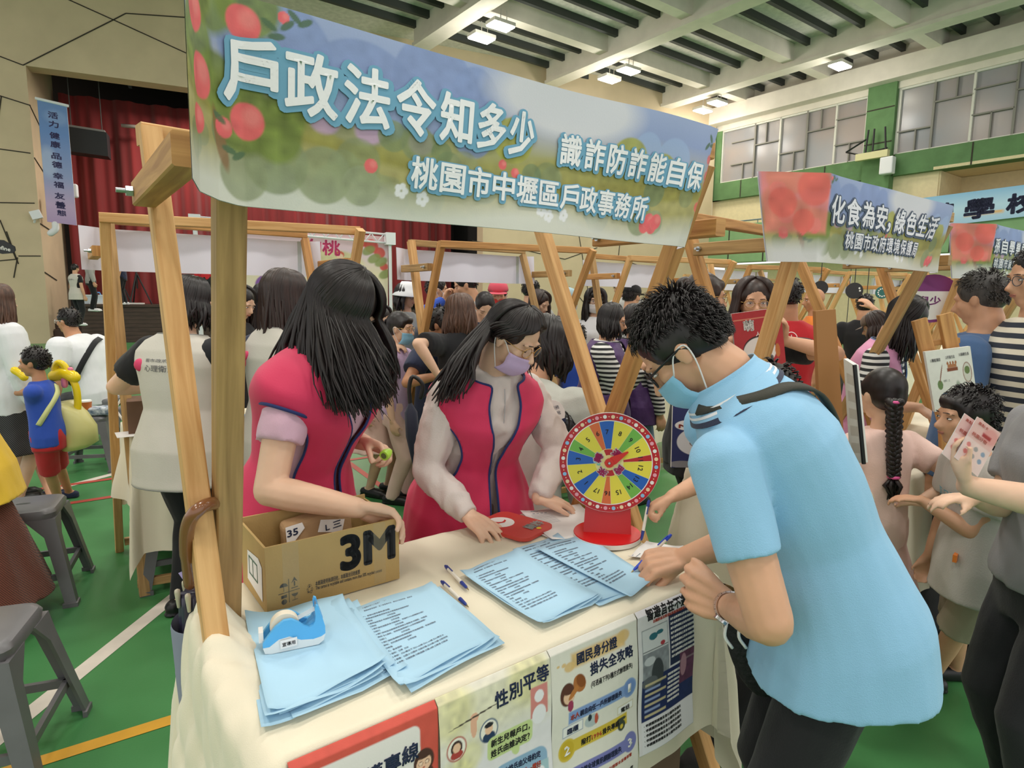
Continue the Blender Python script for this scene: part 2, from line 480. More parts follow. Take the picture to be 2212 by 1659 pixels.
struct(m.build('wall_stage', [BEIGE, GROOVE]))
# joints on the reveal of the left pillar
m = MB()
for z0, z1 in ((6.8, 6.3), (5.35, 5.0), (3.5, 3.4), (2.1, 1.9)):
    a, b = PS(.29, 0, z0), PS(.29, 1.4, z1); m.box((a + b) / 2, (b - a) / 2, E_ * .01, Z * .014)
struct(m.build('trim_1', GROOVE))
# dark stage house: back, sides, ceiling and the lighting bars
DARK = mat('stage_black', '#1d1a19', .9)
m = MB()
m.box(PS(7.2, 5.0, 5), E_ * 8, W_ * .1, Z * 5.4); m.box(PS(7.2, 2.8, 9.2), E_ * 8, W_ * 2.2, Z * .1); m.box(PS(14.9, 2.8, 5), E_ * .1, W_ * 2.2, Z * 5)
for d in (.9, 1.8, 2.6):
    m.box(PS(7.2, d, 8.6), E_ * 7, W_ * .06, Z * .1, 1)
for t in (2.5, 5, 7.5, 10): m.box(PS(t, 1.8, 8.6), E_ * .05, W_ * 1.4, Z * .12, 1)
struct(m.build('wall_stage_house', [DARK, STEEL]))
m = MB(); slab(1.1, 14.25, 0, 1.16, -.1, 5); 
for k in range(9): m.box(PS(1.1 + 6.6, -.105, .1 + k * .12), E_ * 6.57, W_ * .004, Z * .004, 1)
slab(1.05, 14.25, 1.1, 1.17, -.16, -.1)
for k in range(5): slab(.3, 1.1, 0, .2 + .2 * k, .1 + .3 * k, 3 if k == 4 else .4 + .3 * k)
o = m.build('trim_2', [mat('stage_front_brown', '#4A362C', .55, var=.25, vscale=3, stretch=(1, 1, 6)), GROOVE]); struct(o)

# curtain
m = MB(); CURT = mat('stage_curtain_red', '#741517', .85, var=.25, vscale=1.5, stretch=(1, 1, .15), sheen=.3)
def cf(s, v):
    t = .5 + s * 13.4; f = math.sin(t * 7.3 + 1.5 * math.sin(t * 1.3)) * .11 + .05 * math.sin(t * 17)
    return PS(t, 2.75 + f * (1.1 - .3 * v), 1.17 + v * 6.75)
m.grid(cf, 420, 6)
def cf2(s, v):
    t = .5 + s * 2.6; return PS(t, 2.3 + .1 * math.sin(t * 9), 1.17 + v * 6.6)
tag(m.build('stage_curtain', CURT, smooth=True), 'long red pleated stage curtain hung behind the wooden stalls', 'curtain')

# right wall: window strip, green bands, cream gallery
UW = 24.9
m = MB()
def wall(n0, n1, z0, z1, mi, du=0): m.box(P3(UW + .3 + du, (n0 + n1) / 2, (z0 + z1) / 2), U * .3, N * ((n1 - n0) / 2), Z * ((z1 - z0) / 2), mi)
wall(2, 18.2, 6.03, 6.78, 0); wall(10.46, 11.43, 5.2, 9.35, 0, -.12); wall(9.0, 18.2, 4.83, 6.03, 1, .25); wall(2, 9.0, 4.83, 6.03, 1, 2.2)
m.box(P3(UW + 1.5, 9.05, 5.4), U * 1.2, N * .1, Z * .63, 1)
m.box(P3(UW + 1.7, 5.5, 6.09), U * 1.7, N * 3.6, Z * .05, 1); m.box(P3(UW + 1.5, 5.5, 4.8), U * 1.5, N * 3.6, Z * .05, 1); wall(2, 18.2, 3.2, 4.83, 2, -.2); wall(2, 18.2, 0, 3.2, 1, 1.5); wall(17.7, 18.2, 6.03, 9.9, 0); wall(2, 18.2, 9.05, 10.6, 3)
for n in (3.5, 5.6, 8.0, 10.4, 12.9, 14.9, 16.6): 
    m.box(P3(UW - .004, n, 6.4), U * .01, N * .02, Z * .36, 4); m.box(P3(UW - .205, n + .3, 4), U * .01, N * .025, Z * .8, 4)
m.box(P3(UW - .125, 10.95, 8.45), U * .01, N * .47, Z * .02, 4); m.box(P3(UW - .125, 10.95, 7.25), U * .01, N * .47, Z * .02, 4)
struct(m.build('wall_right', [GREEN, CREAM, GREEN2, CONC, GROOVE]))
m = MB()                                                     # gallery handrail
m.tube([P3(UW - .1, 2.5, 4.98), P3(UW - .1, 17.6, 4.98)], .03)
for k in range(16): m.tube([P3(UW - .1, 2.6 + k, 4.8), P3(UW - .1, 2.6 + k, 4.98)], .02)
struct(m.build('trim_3', mat('rail_grey_blue', '#6d7f88', .5)))
GLASS = mat('pane_painted_reflection', '#909197', .25, col2='#A1948F', vscale=.45, spec=.5, emit=.06)  # pinkish patches paint in reflected buildings; faint emission brightens the panes
FRM = mat('window_bar', '#86837C', .6); FRL = mat('window_post', '#D9D7CE', .5)
BLD = mat('building_pink_outside', '#C79C8C', .9, var=.15, vscale=1)
def window(nm, n0, n1, seed):
    rr = random.Random(seed); g = MB(); f = MB()
    g.box(P3(UW + .16, (n0 + n1) / 2, 7.9), U * .01, N * ((n1 - n0) / 2), Z * 1.15)
    def b(na, nb, za, zb, w_, mi=0): f.box(P3(UW + .1, (na + nb) / 2, (za + zb) / 2), U * .05, N * (max(w_, abs(nb - na)) / 2), Z * (max(w_, abs(zb - za)) / 2), mi)
    b(n0, n1, 9.0, 9.05, .09, 1); b(n0, n1, 6.79, 6.79, .06, 1); b(n0, n0, 6.78, 9.05, .1, 1); b(n1, n1, 6.78, 9.05, .1, 1)
    n = n0; k = 0
    while n < n1 - .5:
        e = min(n1, n + 1.15)
        if k: b(n, n, 6.78, 9.05, .07, 1 if k % 2 else 0)
        zm = (7.55, 8.25)[k % 2] + rr.uniform(-.1, .1)
        b(n, e, zm, zm, .05)
        q = n + (e - n) * (.5 + rr.uniform(-.08, .08))
        if k % 2: b(q, q, zm, 9.0, .045)
        else: b(q, q, 6.78, zm, .045); b(n, e, 8.45, 8.45, .045) if k % 4 == 0 else None
        n = e; k += 1
    o = f.build(nm, [FRM, FRL]); struct(o)
    struct(g.build('pane', GLASS, o))
window('window_1', 11.48, 17.7, 3); window('window_2', 2.4, 10.4, 5)

# ceiling: deck, cross beams, joists, dark purlins
m = MB(); m.box(P3(8, 8, 10.55), U * 22, N * 16, Z * .06); struct(m.build('ceiling', DECK))
k = 4
for u in (-6.2, -.6, 5, 10.6, 16.3, 22.0):
    m = MB(); m.box(P3(u, 6, 10.1), U * .22, N * 13.5, Z * .4); m.box(P3(u, 6, 9.76), U * .3, N * 13.5, Z * .06); struct(m.build('trim_%d' % k, CONC)); k += 1
for n in (-1.6, 2, 5.6, 9.2, 12.9, 16.4):
    m = MB(); m.box(P3(9.5, n, 10.2), U * 15.7, N * .2, Z * .28); struct(m.build('trim_%d' % k, CONC)); k += 1
m = MB()
n = -4
while n < 19.5:
    if min(abs(n - q) for q in (-1.6, 2, 5.6, 9.2, 12.9, 16.4)) > .35: m.box(P3(9.5, n, 10.38), U * 15.6, N * .07, Z * .11)
    n += .9
struct(m.build('trim_%d' % k, STEEL))
m = MB(); m.box(P3(UW - .1, 9, 9.62), U * .45, N * 9.5, Z * .34); struct(m.build('trim_%d' % (k + 1), CONC))

# lamps
LMP = mat('lamp_glow', '#FFF6E2', .4, emit=30); HOUS = mat('lamp_housing', '#C9C7C0', .5)
def lamp(u, n, lab, power=0):
    p = P3(u, n, 9.45); t = thing('ceiling_lamp', lab, 'lamp', p, 'floodlights under the roof')
    b = MB(); b.box(p + Z * .07, U * .38, N * .24, Z * .05); b.tube([p + Z * .1, p + Z * .5], .015); b.tube([p + U * .22 + Z * .1, p + U * .22 + Z * .5], .012); b.build('lamp_housing', HOUS, t)
    b = MB(); b.box(p, U * .36, N * .22, Z * .02); b.build('lamp_panel', LMP, t)
    l = bpy.data.lights.new('floodlight', 'POINT'); l.energy = LP * .8; l.shadow_soft_size = .3; l.color = (1, .955, .88)
    o = bpy.data.objects.new('floodlight', l); o.location = p - Z * .9; COL.objects.link(o)
LP = 98
for i, (u, n, lab) in enumerate([(11.4, 17.0, 'lit square floodlight nearest the banner, left of its pair'), (11.36, 15.93, 'lit square floodlight nearest the banner, right of its pair'),
                       (17.1, 17.1, 'lit floodlight of the middle roof pair, lower left one'), (17.0, 16.07, 'lit floodlight of the middle roof pair, upper right one'),
                       (22.9, 17.3, 'lit floodlight of the farthest roof pair, lower left one'), (22.5, 16.3, 'lit floodlight of the farthest roof pair, upper right one'),
                       (22.3, 11.3, 'lone lit floodlight under the beam above the long window')]):
    lamp(u, n, lab)
# floodlights of the same rows, above and behind the camera
for u in (-3.5, 1.2, 5.6, 11.4, 17): 
    for n in (-1.5, 4.5, 10.6): area_light('floodlight', P3(u, n, 9.5), 1.2, LP * 1.6, (1, .955, .89))
area_light('stage_light', PS(4.5, .7, 7.6), .8, 260, (1, .9, .8)); area_light('stage_light', PS(9, .7, 7.6), .8, 200, (1, .9, .8))
# ================================================================== market stalls
WOODS = [wood('stall_wood_light', '#E2B478', '#C08C50'), wood('stall_wood_warm', '#D39E5E', '#A8743E'), wood('stall_wood_grey', '#BF9862', '#957345')]
BOLT = mat('zinc_bolt', '#B9BEC2', .3, metal=1)
CLOTH = mat('cream_tablecloth', '#EFE4CB', .85, bump=.12, bscale=500, sheen=.2)
BACKW = mat('banner_back_white', '#E8E6F2', .8, bump=.05, bscale=200)
PW = .047
def stall(nm_label, du, dn, flip=False, skew=0, wood_i=0, right=(1.42, 1.38)):
    f = (lambda n: 4.87 - n + dn) if flip else (lambda n: n + dn)
    def Q(u, n, z): return P3(u + du, f(n) + skew * (u - .8), z)
    t = thing('market_stall', nm_label, 'market stall', Q(.8, 1.2, 0), 'wooden stalls')
    wa, wb, wc = WOODS[wood_i], WOODS[(wood_i + 1) % 3], WOODS[(wood_i + 2) % 3]
    def bar(nm, a, b, w_=PW, h_=PW, m_=wa, up=None, k=t): return MB().bar(a, b, w_, h_, up).build(nm, m_, k)
    uo, ui = right
    posts = [((.20, .81, 0), (.20, 1.545, 1.79)), ((.25, 1.505, 0), (.25, 1.05, 1.84)), ((uo, .87, 0), (uo, 1.785, 1.80)), ((ui, 1.777, 0), (ui, 1.03, 1.80))]
    for i, (a, b) in enumerate(posts):
        bar('post', Q(*a), Q(*b), PW, PW * .85 if i != 1 else PW, (wa, wc, wa, wb)[i], up=U)
    bar('top_beam', Q(.18, 1.553, 1.785), Q(uo + .02, 1.72, 1.80), PW, PW * .9, wa)
    bar('top_beam', Q(.24, 1.045, 1.83), Q(ui + .01, 1.03, 1.83), PW, PW * .9, wb)
    for u, n0, n1, z0, z1 in ((.170, 1.45, .97 if du == 0 else 1.09, 1.648, 1.648), (uo + .045, 1.50, 1.03, 1.648, 1.648)):
        o = bar('crossbar', Q(u, n0, z0), Q(u, n1, z1), PW * .9, PW, wb)
        b = MB().tube([Q(u - .005, n0 - .03, z0), Q(u - .005, n0 + .035, z0)], .005, 6); 
        b = MB()
        b.tube([Q(u - .05, n0 - .03, z0), Q(u + .03, n0 - .03, z0)], .0045, 8); b.tube([Q(u - .034, n0 - .03, z0), Q(u - .022, n0 - .03, z0)], .010, 6)
        b.build('bolt', BOLT, o)
    bar('foot_rail', Q(.225, .84, .06), Q(uo - .02, .9, .06), .03, .04, wc); bar('foot_rail', Q(.225, 1.48, .06), Q(uo - .02, 1.7, .06), .03, .04, wc)
    m = MB(); m.box(Q((.25 + ui - .1) / 2 , 1.19, .745), U * ((ui - .37) / 2), N * .3, Z * .012); m.build('tabletop', wa, t)
    return Q
Q0 = stall('nearest timber stall with crossed legs framing the survey table', 0, 0)
Q1 = stall('timber stall on the right, beyond the man in the light blue polo', 1.86, .08, wood_i=1)
Q2 = stall('timber stall at the far right behind the man in the denim jacket', 3.62, .12, wood_i=1)
BK = []
for i, (u, dn, lab) in enumerate([(.03, 0, 'timber stall seen from behind at the left, staffed by the two pale vests'), (1.79, .1, 'timber stall seen from behind between the two pink vests, folded umbrella hung on it'),
          (3.56, .16, 'timber stall seen from behind, staffed by the purple vests'), (5.3, .2, 'timber stall seen from behind, its white banner back above the woman with the red box'),
          (7.1, .1, 'timber stall seen from behind, its banner back above the orange shirt'), (8.9, .1, 'timber stall seen from behind, above the row of round black fans'), (10.7, .2, 'farthest timber stall seen from behind at the right of the back row')]):
    BK.append(stall(lab, u, dn, True, .03, (0, 1, 0, 1, 0, 1, 0)[i], (1.30, 1.26)))
for u, dn, lab in [(7.4, 1.3, 'small distant timber stall beyond the orange shirt'), (9.3, 1.4, 'small distant timber stall beyond the round black fans'), (11.3, 1.5, 'small distant timber stall beyond the pink sash')]:
    BK.append(stall(lab, u, 3.6 + dn, False, 0, 1))

# ------------------------------------------------------------------ banners
PRN = printed(.7)
WHITE_INK = mat('ink_white', '#F4F3F6', .7); HALO = mat('ink_blue_halo', '#6FA6C4', .7); HALO2 = mat('ink_slate_halo', '#4C5A70', .7); NAVY = mat('ink_navy', '#1F2A4C', .6); BLACK = mat('ink_black', '#16161a', .6)
def scenery(W_, H_, n, flap=0):
    """the printed picture every stall banner shares: sky, hills, bushes, peaches"""
    a = Art(W_, H_, n); k = H_ / .3
    a.grad([(0, '#D2D2C8'), (.12, '#BDBCA0'), (.3, '#A3A26E'), (.5, '#A4A16C'), (.62, '#B0B0B0'), (.8, '#93A2CC'), (1, '#9FADD2')])
    S = lambda x: x * W_ / 1.25
    for x, y, r in [(.33, .2, .1), (.45, .24, .08), (.2, .23, .09), (.53, .21, .06)]: a.oval(S(x), y * k, r * k, .085 * k, '#8496C4', .85, .06, mott=.1)
    a.oval(S(.75), .27 * k, .2 * k, .07 * k, '#DCDADF', .9, .4)
    for x, y, r in [(.98, .2, .05), (1.07, .2, .06)]: a.oval(S(x), y * k, r * k, .05 * k, '#9FB4DA', .8, .08)
    for x, y, rx, ry, c in [(.62, .175, .05, .045, '#A9A84C'), (.93, .18, .06, .05, '#A6A64A'), (1.04, .17, .05, .04, '#A9A84C'), (.82, .165, .012, .03, '#6F8A5A')]: a.oval(S(x), y * k, rx * k, ry * k, c, .9, .08, mott=.15)
    a.hill(lambda x: (.155 + .03 * np.sin(x / W_ * 9 + 1)) * k, '#9E9850', .8, .02 * k, .15)
    for x, y in [(.27, .145), (.34, .14), (.43, .135)]: a.oval(S(x), y * k, .025 * k, .02 * k, '#C7A2C8', .8, .3)
    a.hill(lambda x: (.12 + .025 * np.cos(x / W_ * 7)) * k, '#928A3E', .65, .02 * k, .2)
    a.hill(lambda x: (.10 + .03 * np.sin(x / W_ * 5 + 2)) * k, '#B3AA72', .8, .012 * k, .12)
    rr = random.Random(3)
    for i in range(26):
        x = rr.uniform(.02, 1.2); y = rr.uniform(.03, .12); r = rr.uniform(.018, .045)
        a.oval(S(x), y * k, r * k, r * k * .95, rr.choice(['#76845A', '#677F60', '#858F66', '#93986E']), .62, .1, mott=.2)
    a.hill(lambda x: (.045 + .012 * np.sin(x / W_ * 14)) * k, '#DFDED8', .85, .06 * k)
    for x, y, r, c in [(.2, .07, .05, '#87926C'), (.27, .06, .048, '#8F9873'), (.15, .045, .04, '#959C78'), (.33, .05, .035, '#99A07E'), (.38, .14, .028, '#7E8C60'), (.425, .135, .034, '#849066'), (.47, .125, .022, '#77875C'), (1.0, .055, .042, '#8C9770'), (1.05, .05, .03, '#969E7B')]: a.oval(S(x), y * k, r * k, r * .95 * k, c, .8, .1, mott=.15)
    # peach tree at the left
    for x, y, r in [(.10, .28, .05), (.16, .29, .05), (.15, .13, .055), (.2, .11, .04), (.11, .17, .04), (.21, .14, .035), (.05, .2, .06), (.06, .28, .05)]: a.oval(S(x), y * k, r * k, r * k, '#75853A', .9, .25, mott=.35)
    a.oval(S(.115), .09 * k, .010 * k, .045 * k, '#8C6440', .8, .3, 15)
    for x, y, r in [(.155, .262, .026), (.158, .125, .027), (.122, .108, .015), (.21, .285, .009), (.05, .24, .03), (.07, .16, .03), (.06, .1, .02), (.345, .085, .012)] + [(.6 + .03 * i, .125 - .012 * i, .01) for i in range(2)] + [(1.02 + .012 * i, .04 + .012 * (i % 2), .018) for i in range(4)]:
        a.oval(S(x), y * k, r * k, r * k, '#E8656A', .95, .12, mott=.12); a.oval(S(x) + r * .3 * k, (y + r * .3) * k, r * .5 * k, r * .5 * k, '#F2908A', .6, .8)
    for x, y, ro in [(.19, .27, 60), (.2, .255, 100), (.215, .275, 130), (.225, .29, 50), (.24, .285, 120), (.13, .078, 80), (.145, .073, 120), (.115, .12, 60), (1.19, .27, 40), (1.2, .255, 100), (1.18, .25, 140)]:
        a.oval(S(x), y * k, .005 * k, .013 * k, '#4F6B4C', .9, .3, ro)
    for x, y in [(1.2, .22), (1.215, .2), (1.205, .18), (1.22, .235), (1.215, .16), (1.19, .1), (1.2, .085), (1.21, .115), (1.2, .06)]: a.oval(S(x), y * k, .012 * k, .012 * k, '#E2665E', .85, .3, mott=.3)
    for x, y in [(.4, .05), (.44, .04), (.7, .045), (.72, .035), (.76, .04)]:
        for q in range(5): a.oval(S(x) + .008 * k * math.cos(q * 1.257), (y + .008 * math.sin(q * 1.257)) * k, .006 * k, .006 * k, '#EFEDF2', .9, .3)
    if flap:
        a.rect(0, flap, .1 * k, .31 * k, '#E9857A', .85, .02 * k, mott=.3)
        for x, y, r in [(.3, .2, .05), (.75, .25, .06), (.6, .14, .04)]: a.oval(flap * x, y * k, r * k, r * k, '#E86B60', .8, .15, mott=.2)
        a.rect(0, flap, -1, .06 * k, '#DEDCDC', .9, .06 * k)
    return a
def banner(Q, label, path_top, path_bot, ztop, zbot, lines, n=420, flap=0, inks=(WHITE_INK, HALO), sag=.0, H_=.3):
    def along(path, s):
        L = [0]
        for a, b in zip(path, path[1:]): L.append(L[-1] + math.dist(a, b))
        d = s * L[-1]; i = 0
        while i < len(path) - 2 and d > L[i + 1]: i += 1
        k = (d - L[i]) / (L[i + 1] - L[i])
        return path[i][0] * (1 - k) + path[i + 1][0] * k, path[i][1] * (1 - k) + path[i + 1][1] * k
    W_ = sum(math.dist(a, b) for a, b in zip(path_top, path_top[1:]))
    def pos(x, y, l=0):
        s, v = min(1, max(0, x / W_)), y / H_
        tu, tn = along(path_top, s); bu, bn = along(path_bot, s)
        z0 = zbot(s); z1 = ztop(s)
        q = .010 * math.sin(s * 9 + v * 2) * (1 - v) + .002 * math.sin(s * 19 - v * 4)
        return Q(bu * (1 - v) + tu * v, bn * (1 - v) + tn * v + q - l - .02 * (1 - (2 * v - 1) ** 2) * sag, z0 + (z1 - z0) * v)
    m = MB(); scenery(W_, H_, n, flap).sheet(m, pos, 0)
    for (s, x, y, size, width, bold) in lines:
        text(m, s, 2, pos, x - .0035, y - .002, size, width + .007, bold + .075, lift=.003, res=2)
        text(m, s, 1, pos, x, y, size, width, bold, lift=.0045, res=2)
    t = colfill(m).build('stall_banner', [PRN, inks[0], inks[1]], None, True)
    tag(t, label, 'banner', 'stall banners')
    # plain white back of the cloth
    b = MB(); b.grid(lambda s, v: pos(W_ * (1 - s), H_ * v, -.005), 220, 14); b.build('banner_back', BACKW, t, True)
    return t
def big(s, x, y, size, width, step=None): return (s, x, y, size, width, .028)
B0 = [(.160, .875), (.184, .94), (.212, .985), (.25, 1.0), (.5, 1.0), (1.36, 1.0), (1.40, 1.005), (1.425, 1.04)]
B0b = [(.158, .885), (.178, .945), (.21, .98), (.25, 1.0), (.5, 1.0), (1.26, 1.0), (1.30, 1.01), (1.335, 1.06)]
ln = []
xs = [.136, .230, .325, .417, .502, .584, .66]
for ch, x in zip('戶政法令知多少', xs): ln.append((ch, x, .158 - .004 * (x - .1), (.100 if x < .5 else .092), .080 if x < .2 else .082 - .05 * (x - .2), .024))
for i, ch in enumerate('識詐防詐能自保'): ln.append((ch, .797 + i * .0705, .152 - .001 * i, .068, .056, .024))
for i, ch in enumerate('桃園市中壢區戶政事務所'): ln.append((ch, .45 + i * .0598, .062 - .0006 * i, .058, .052, .022))
banner(Q0, 'large printed banner on the nearest stall with white and blue Chinese title', B0, B0b, lambda s: 1.872 + .010 * s + .004 * math.sin(s * 9), lambda s: 1.585 + .012 * max(0, 1 - s * 9) , ln, 640)
l2 = []
for i, ch in enumerate('化食為安，綠色生活'): l2.append((ch, .27 + i * .112 - (.04 if i > 4 else 0), .148, .1, .095 if ch != '，' else .03, .022))
for i, ch in enumerate('桃園市政府環境保護局'): l2.append((ch, .39 + i * .07, .062, .064, .058, .018))
B1 = [(.02, 1.11), (.22, .98), (.3, .985), (1.3, .985), (1.36, 1.0), (1.44, 1.12)]
banner(Q1, 'printed banner on the right-hand stall with slanted green-living slogan', B1, [(.09, 1.10), (.22, .99), (.3, .99), (1.22, .99), (1.27, 1.0), (1.3, 1.04)], lambda s: 1.87, lambda s: 1.585, l2, 260, .25, (mat('ink_soft_white', '#E9E8F0', .7), HALO2))
l3 = []
for i, ch in enumerate('孫自學樂愛學習'): l3.append((ch, .27 + i * .11, .155, .085, .08, .022))
for i, ch in enumerate('桃園市家庭教育中心'): l3.append((ch, .3 + i * .07, .07, .058, .055, .018))
banner(Q2, 'printed banner at the right edge, partly hidden behind the bespectacled man', B1, [(.09, 1.10), (.22, .99), (.3, .99), (1.22, .99), (1.27, 1.0), (1.3, 1.04)], lambda s: 1.85, lambda s: 1.58, l3, 200, .25, (MATS['ink_soft_white'], HALO2))
# banners of the back row, seen from behind
for i, (Q, lab) in enumerate(zip(BK[:7], ['blank white back of the leftmost stall banner', 'blank white back of the banner between the two pink vests', 'blank white back of the banner above the purple vests', 'blank white back of the banner above the woman with the red box',
          'blank white back of the banner above the orange shirt', 'blank white back of the banner above the round black fans', 'blank white back of the small banner farthest right'])):
    def pos(x, y, l=0, Q=Q, i=i):
        s = x; q = .012 * math.sin(s * 13 + i) * (1 - y) + .006 * math.sin(s * 29)
        u = .12 + 1.22 * s; nn = .98 - .0 + (.10 * max(0, .1 - s) / .1 + .10 * max(0, s - .92) / .08)
        return Q(u, nn + q - l, 1.575 + .215 * y)
    m = MB(); m.grid(lambda s, v: pos(s, v), 70, 10); 
    t = m.build('stall_banner', BACKW, None, True); tag(t, lab, 'banner', 'stall banners')
    m = MB(); m.grid(lambda s, v: pos(1 - s, v, .004), 30, 5); m.build('banner_front', mat('banner_front_haze', '#B9BFC8', .8, col2='#AEB38A', vscale=3), t, True)

# ------------------------------------------------------------------ tablecloths
def tablecloth(Q, label, u0, u1, n0, n1, zt, ovl, ovr, ovf, ovb, seed=0, flare=.12, amp=.022, hump=None, res=.012, m_=CLOTH, sgn=1):
    A0, A1, B0_, B1_ = u0 - ovl, u1 + ovr, n0 - ovf, n1 + ovb
    nu, nv = int((A1 - A0) / res), int((B1_ - B0_) / res)
    def fn(s, v):
        a, b = A0 + (A1 - A0) * s, B0_ + (B1_ - B0_) * v
        ou = (a - u1) if a > u1 else (a - u0 if a < u0 else 0); on = (b - n1) if b > n1 else (b - n0 if b < n0 else 0)
        cu, cn = min(max(a, u0), u1), min(max(b, n0), n1)
        h = math.hypot(ou, on)
        z = zt; x, y = cu, cn
        if h > 1e-6:
            du, dn = ou / h, on / h
            fl = flare * (1 if dn >= -.2 or abs(du) > .3 else .25) * (1 + .5 * max(0, -du) if hump else 1)
            out = .012 * min(1, h / .02) + fl * h * .8 + (.024 * min(1, h / .05) * max(0, -du) if hump else 0)
            th = (cu * 1.0 + cn * 1.0) * 14 + math.atan2(dn, du) * 4 + seed
            f = amp * (math.sin(th) + .5 * math.sin(th * 2.3 + 1)) * min(1, h / .3) * (1 if abs(du) > .05 or dn > 0 else .25)
            x += du * (out + f); y += dn * (out + f); z -= max(0, h - .008) * .985
        z += .0025 * noise.noise(Vector((a * 9, b * 9, seed))) + .0018 * noise.noise(Vector((a * 23, b * 15, seed + 4)))
        if hump: dz, x2, y2 = hump(a, b, x, y); z += dz; x += x2; y += y2
        return Q(x, y, max(.012, z))
    m = MB(); m.grid(fn, nu, nv)
    o = m.build('tablecloth', m_, None, True)
    return tag(o, label, 'tablecloth', 'cream tablecloths')
def hump0(a, b, x, y):
    k = math.exp(-((a - .20) / .06) ** 2 - ((b - 1.26) / .16) ** 2)
    k2 = math.exp(-((a - .10) / .12) ** 2 - ((b - 1.25) / .26) ** 2)
    f = abs(math.sin(b * 62 + a * 18)) * .5 + .5 * abs(math.sin(b * 35 - a * 30))
    k3 = math.exp(-((a - .17) / .06) ** 2 - ((b - 1.08) / .12) ** 2)
    return .115 * k * (.75 + .45 * f) + .02 * f * k2 + .05 * k3, -.02 * k2 * f - .018 * k3, 0
tablecloth(Q0, 'cream cloth over the survey table, bunched round the post at its left end', .235, 1.30, .88, 1.50, .77, .72, .5, .42, .35, 0, .13, .025, hump0, .0095)
cl = ['cream cloth draped on the left back table by the pale vests', 'cream cloth draped on the stall table between the two pink vests', 'cream cloth on the table behind the purple vests', 'cream cloth on the table below the red box', 'cream cloth on the table below the orange shirt', 'cream cloth on the table below the round fans', 'cream cloth on the farthest back-row table']
for i in range(7):
    tablecloth(BK[i], cl[i], .26, 1.24, .88, 1.50, .77, .35, .38, .5, .55, i * 2.1, .16, .03, None, .03)
tablecloth(Q1, 'cream cloth on the right-hand stall behind the braided girl', .26, 1.36, .88, 1.50, .77, .45, .4, .55, .4, 3, .14, .03, None, .02)
tablecloth(Q2, 'cream cloth on the far right stall behind the boy', .26, 1.36, .88, 1.50, .77, .4, .4, .55, .4, 5, .14, .03, None, .03)
# ================================================================== posters pinned on the front of the cloth
RED_INK = mat('ink_red', '#B5412F', .65); GREY_INK = mat('ink_grey', '#8391A1', .7); PALE = mat('ink_pale', '#F3F1EC', .7); YEL = mat('ink_amber', '#E9C08A', .7)
TZ = .7735
def poster(label, u0, u1, paint, lines, n0=.857, z1=.765, h=.36, inks=(NAVY, RED_INK, PALE, BLACK), dz=0):
    w_ = u1 - u0
    def pos(x, y, l=0):
        z = z1 - h + y + dz; q = .004 * math.sin(x * 25 + u0 * 9) * (1 - y / h) + .002 * math.sin(y * 30 + u0 * 5)
        top = max(0, (y - h + .012) / .012)
        return P3(u0 + x, n0 - .02 * (1 - y / h) + q + .010 * top - l, z - .002 * top)
    a = Art(w_, h, 150); paint(a)
    m = MB(); a.sheet(m, pos)
    for (s, mi, x, y, size, width, bold) in lines: text(m, s, mi, pos, x, y, size, width, bold, lift=.0012, res=1)
    o = colfill(m).build('poster', [PRN, *inks], None, True)
    md = o.modifiers.new('thickness', 'SOLIDIFY'); md.thickness = .0006; md.offset = -1
    return tag(o, label, 'poster', 'posters on the front of the survey table')
def person_icon(a, x, y, w, h, bg): a.rect(x, x + w, y, y + h, bg); a.oval(x + w / 2, y + h * .66, w * .27, h * .2, '#F2EFF4', 1, .08); a.oval(x + w / 2, y + h * .05, w * .4, h * .32, '#F2EFF4', 1, .08)
def girl(a, x, y, s, shirt='#7FA777'):
    a.oval(x, y, s * .9, s * 1.1, '#4E2E27'); a.oval(x, y - s * 1.2, s * .85, s * .9, '#4E2E27'); a.oval(x, y - .15 * s, s * .65, s * .7, '#F2C6A8'); a.oval(x, y + s * .55, s * .72, s * .3, '#4E2E27', 1, .2)
    a.oval(x, y - s * 1.5, s * .7, s * .65, shirt)
    for d in (-.28, .28): a.oval(x + d * s, y - .1 * s, s * .2, s * .2, '#8A5B4A'); a.oval(x + d * s, y - .1 * s, s * .15, s * .15, '#F6D6BE')
    a.oval(x, y - .5 * s, s * .14, s * .05, '#C0483E')
def p1(a):
    a.fill('#D5584A', .06); a.rect(.03, .215, .262, .335, '#EFE9E6', r=.014); a.rect(.03, .05, .24, .32, '#EFE9E6', r=.012); a.rect(.03, .215, .235, .3, '#EFE9E6', r=.01)
    a.rect(.03, .242, -.02, .21, '#EADBD2', r=.014); girl(a, .222, .262, .022)
    a.oval(.022, .235, .014, .014, '#2b2430'); a.oval(.022, .235, .0125, .0125, '#F0B64A')
    for q in range(6): a.oval(.022 + .021 * math.cos(q * .5 + .9), .235 + .021 * math.sin(q * .5 + .9), .0045, .0014, '#2b2430', 1, .3, math.degrees(q * .5 + .9))
poster('red bordered hotline poster, leftmost on the front of the survey table', .237, .487, p1,
       [(c, 1, .082 + i * .033, .267 + .003 * i, .036, .03, .02) for i, c in enumerate('保護專線')] + [('113', 2, .035, .252, .045, .045, .02), ('3', 2, .145, .165, .04, .022, .02), ('種服務', 2, .172, .172, .018, .04, 0), ('24小時全年無休', 1, .05, .12, .022, .16, .0)])
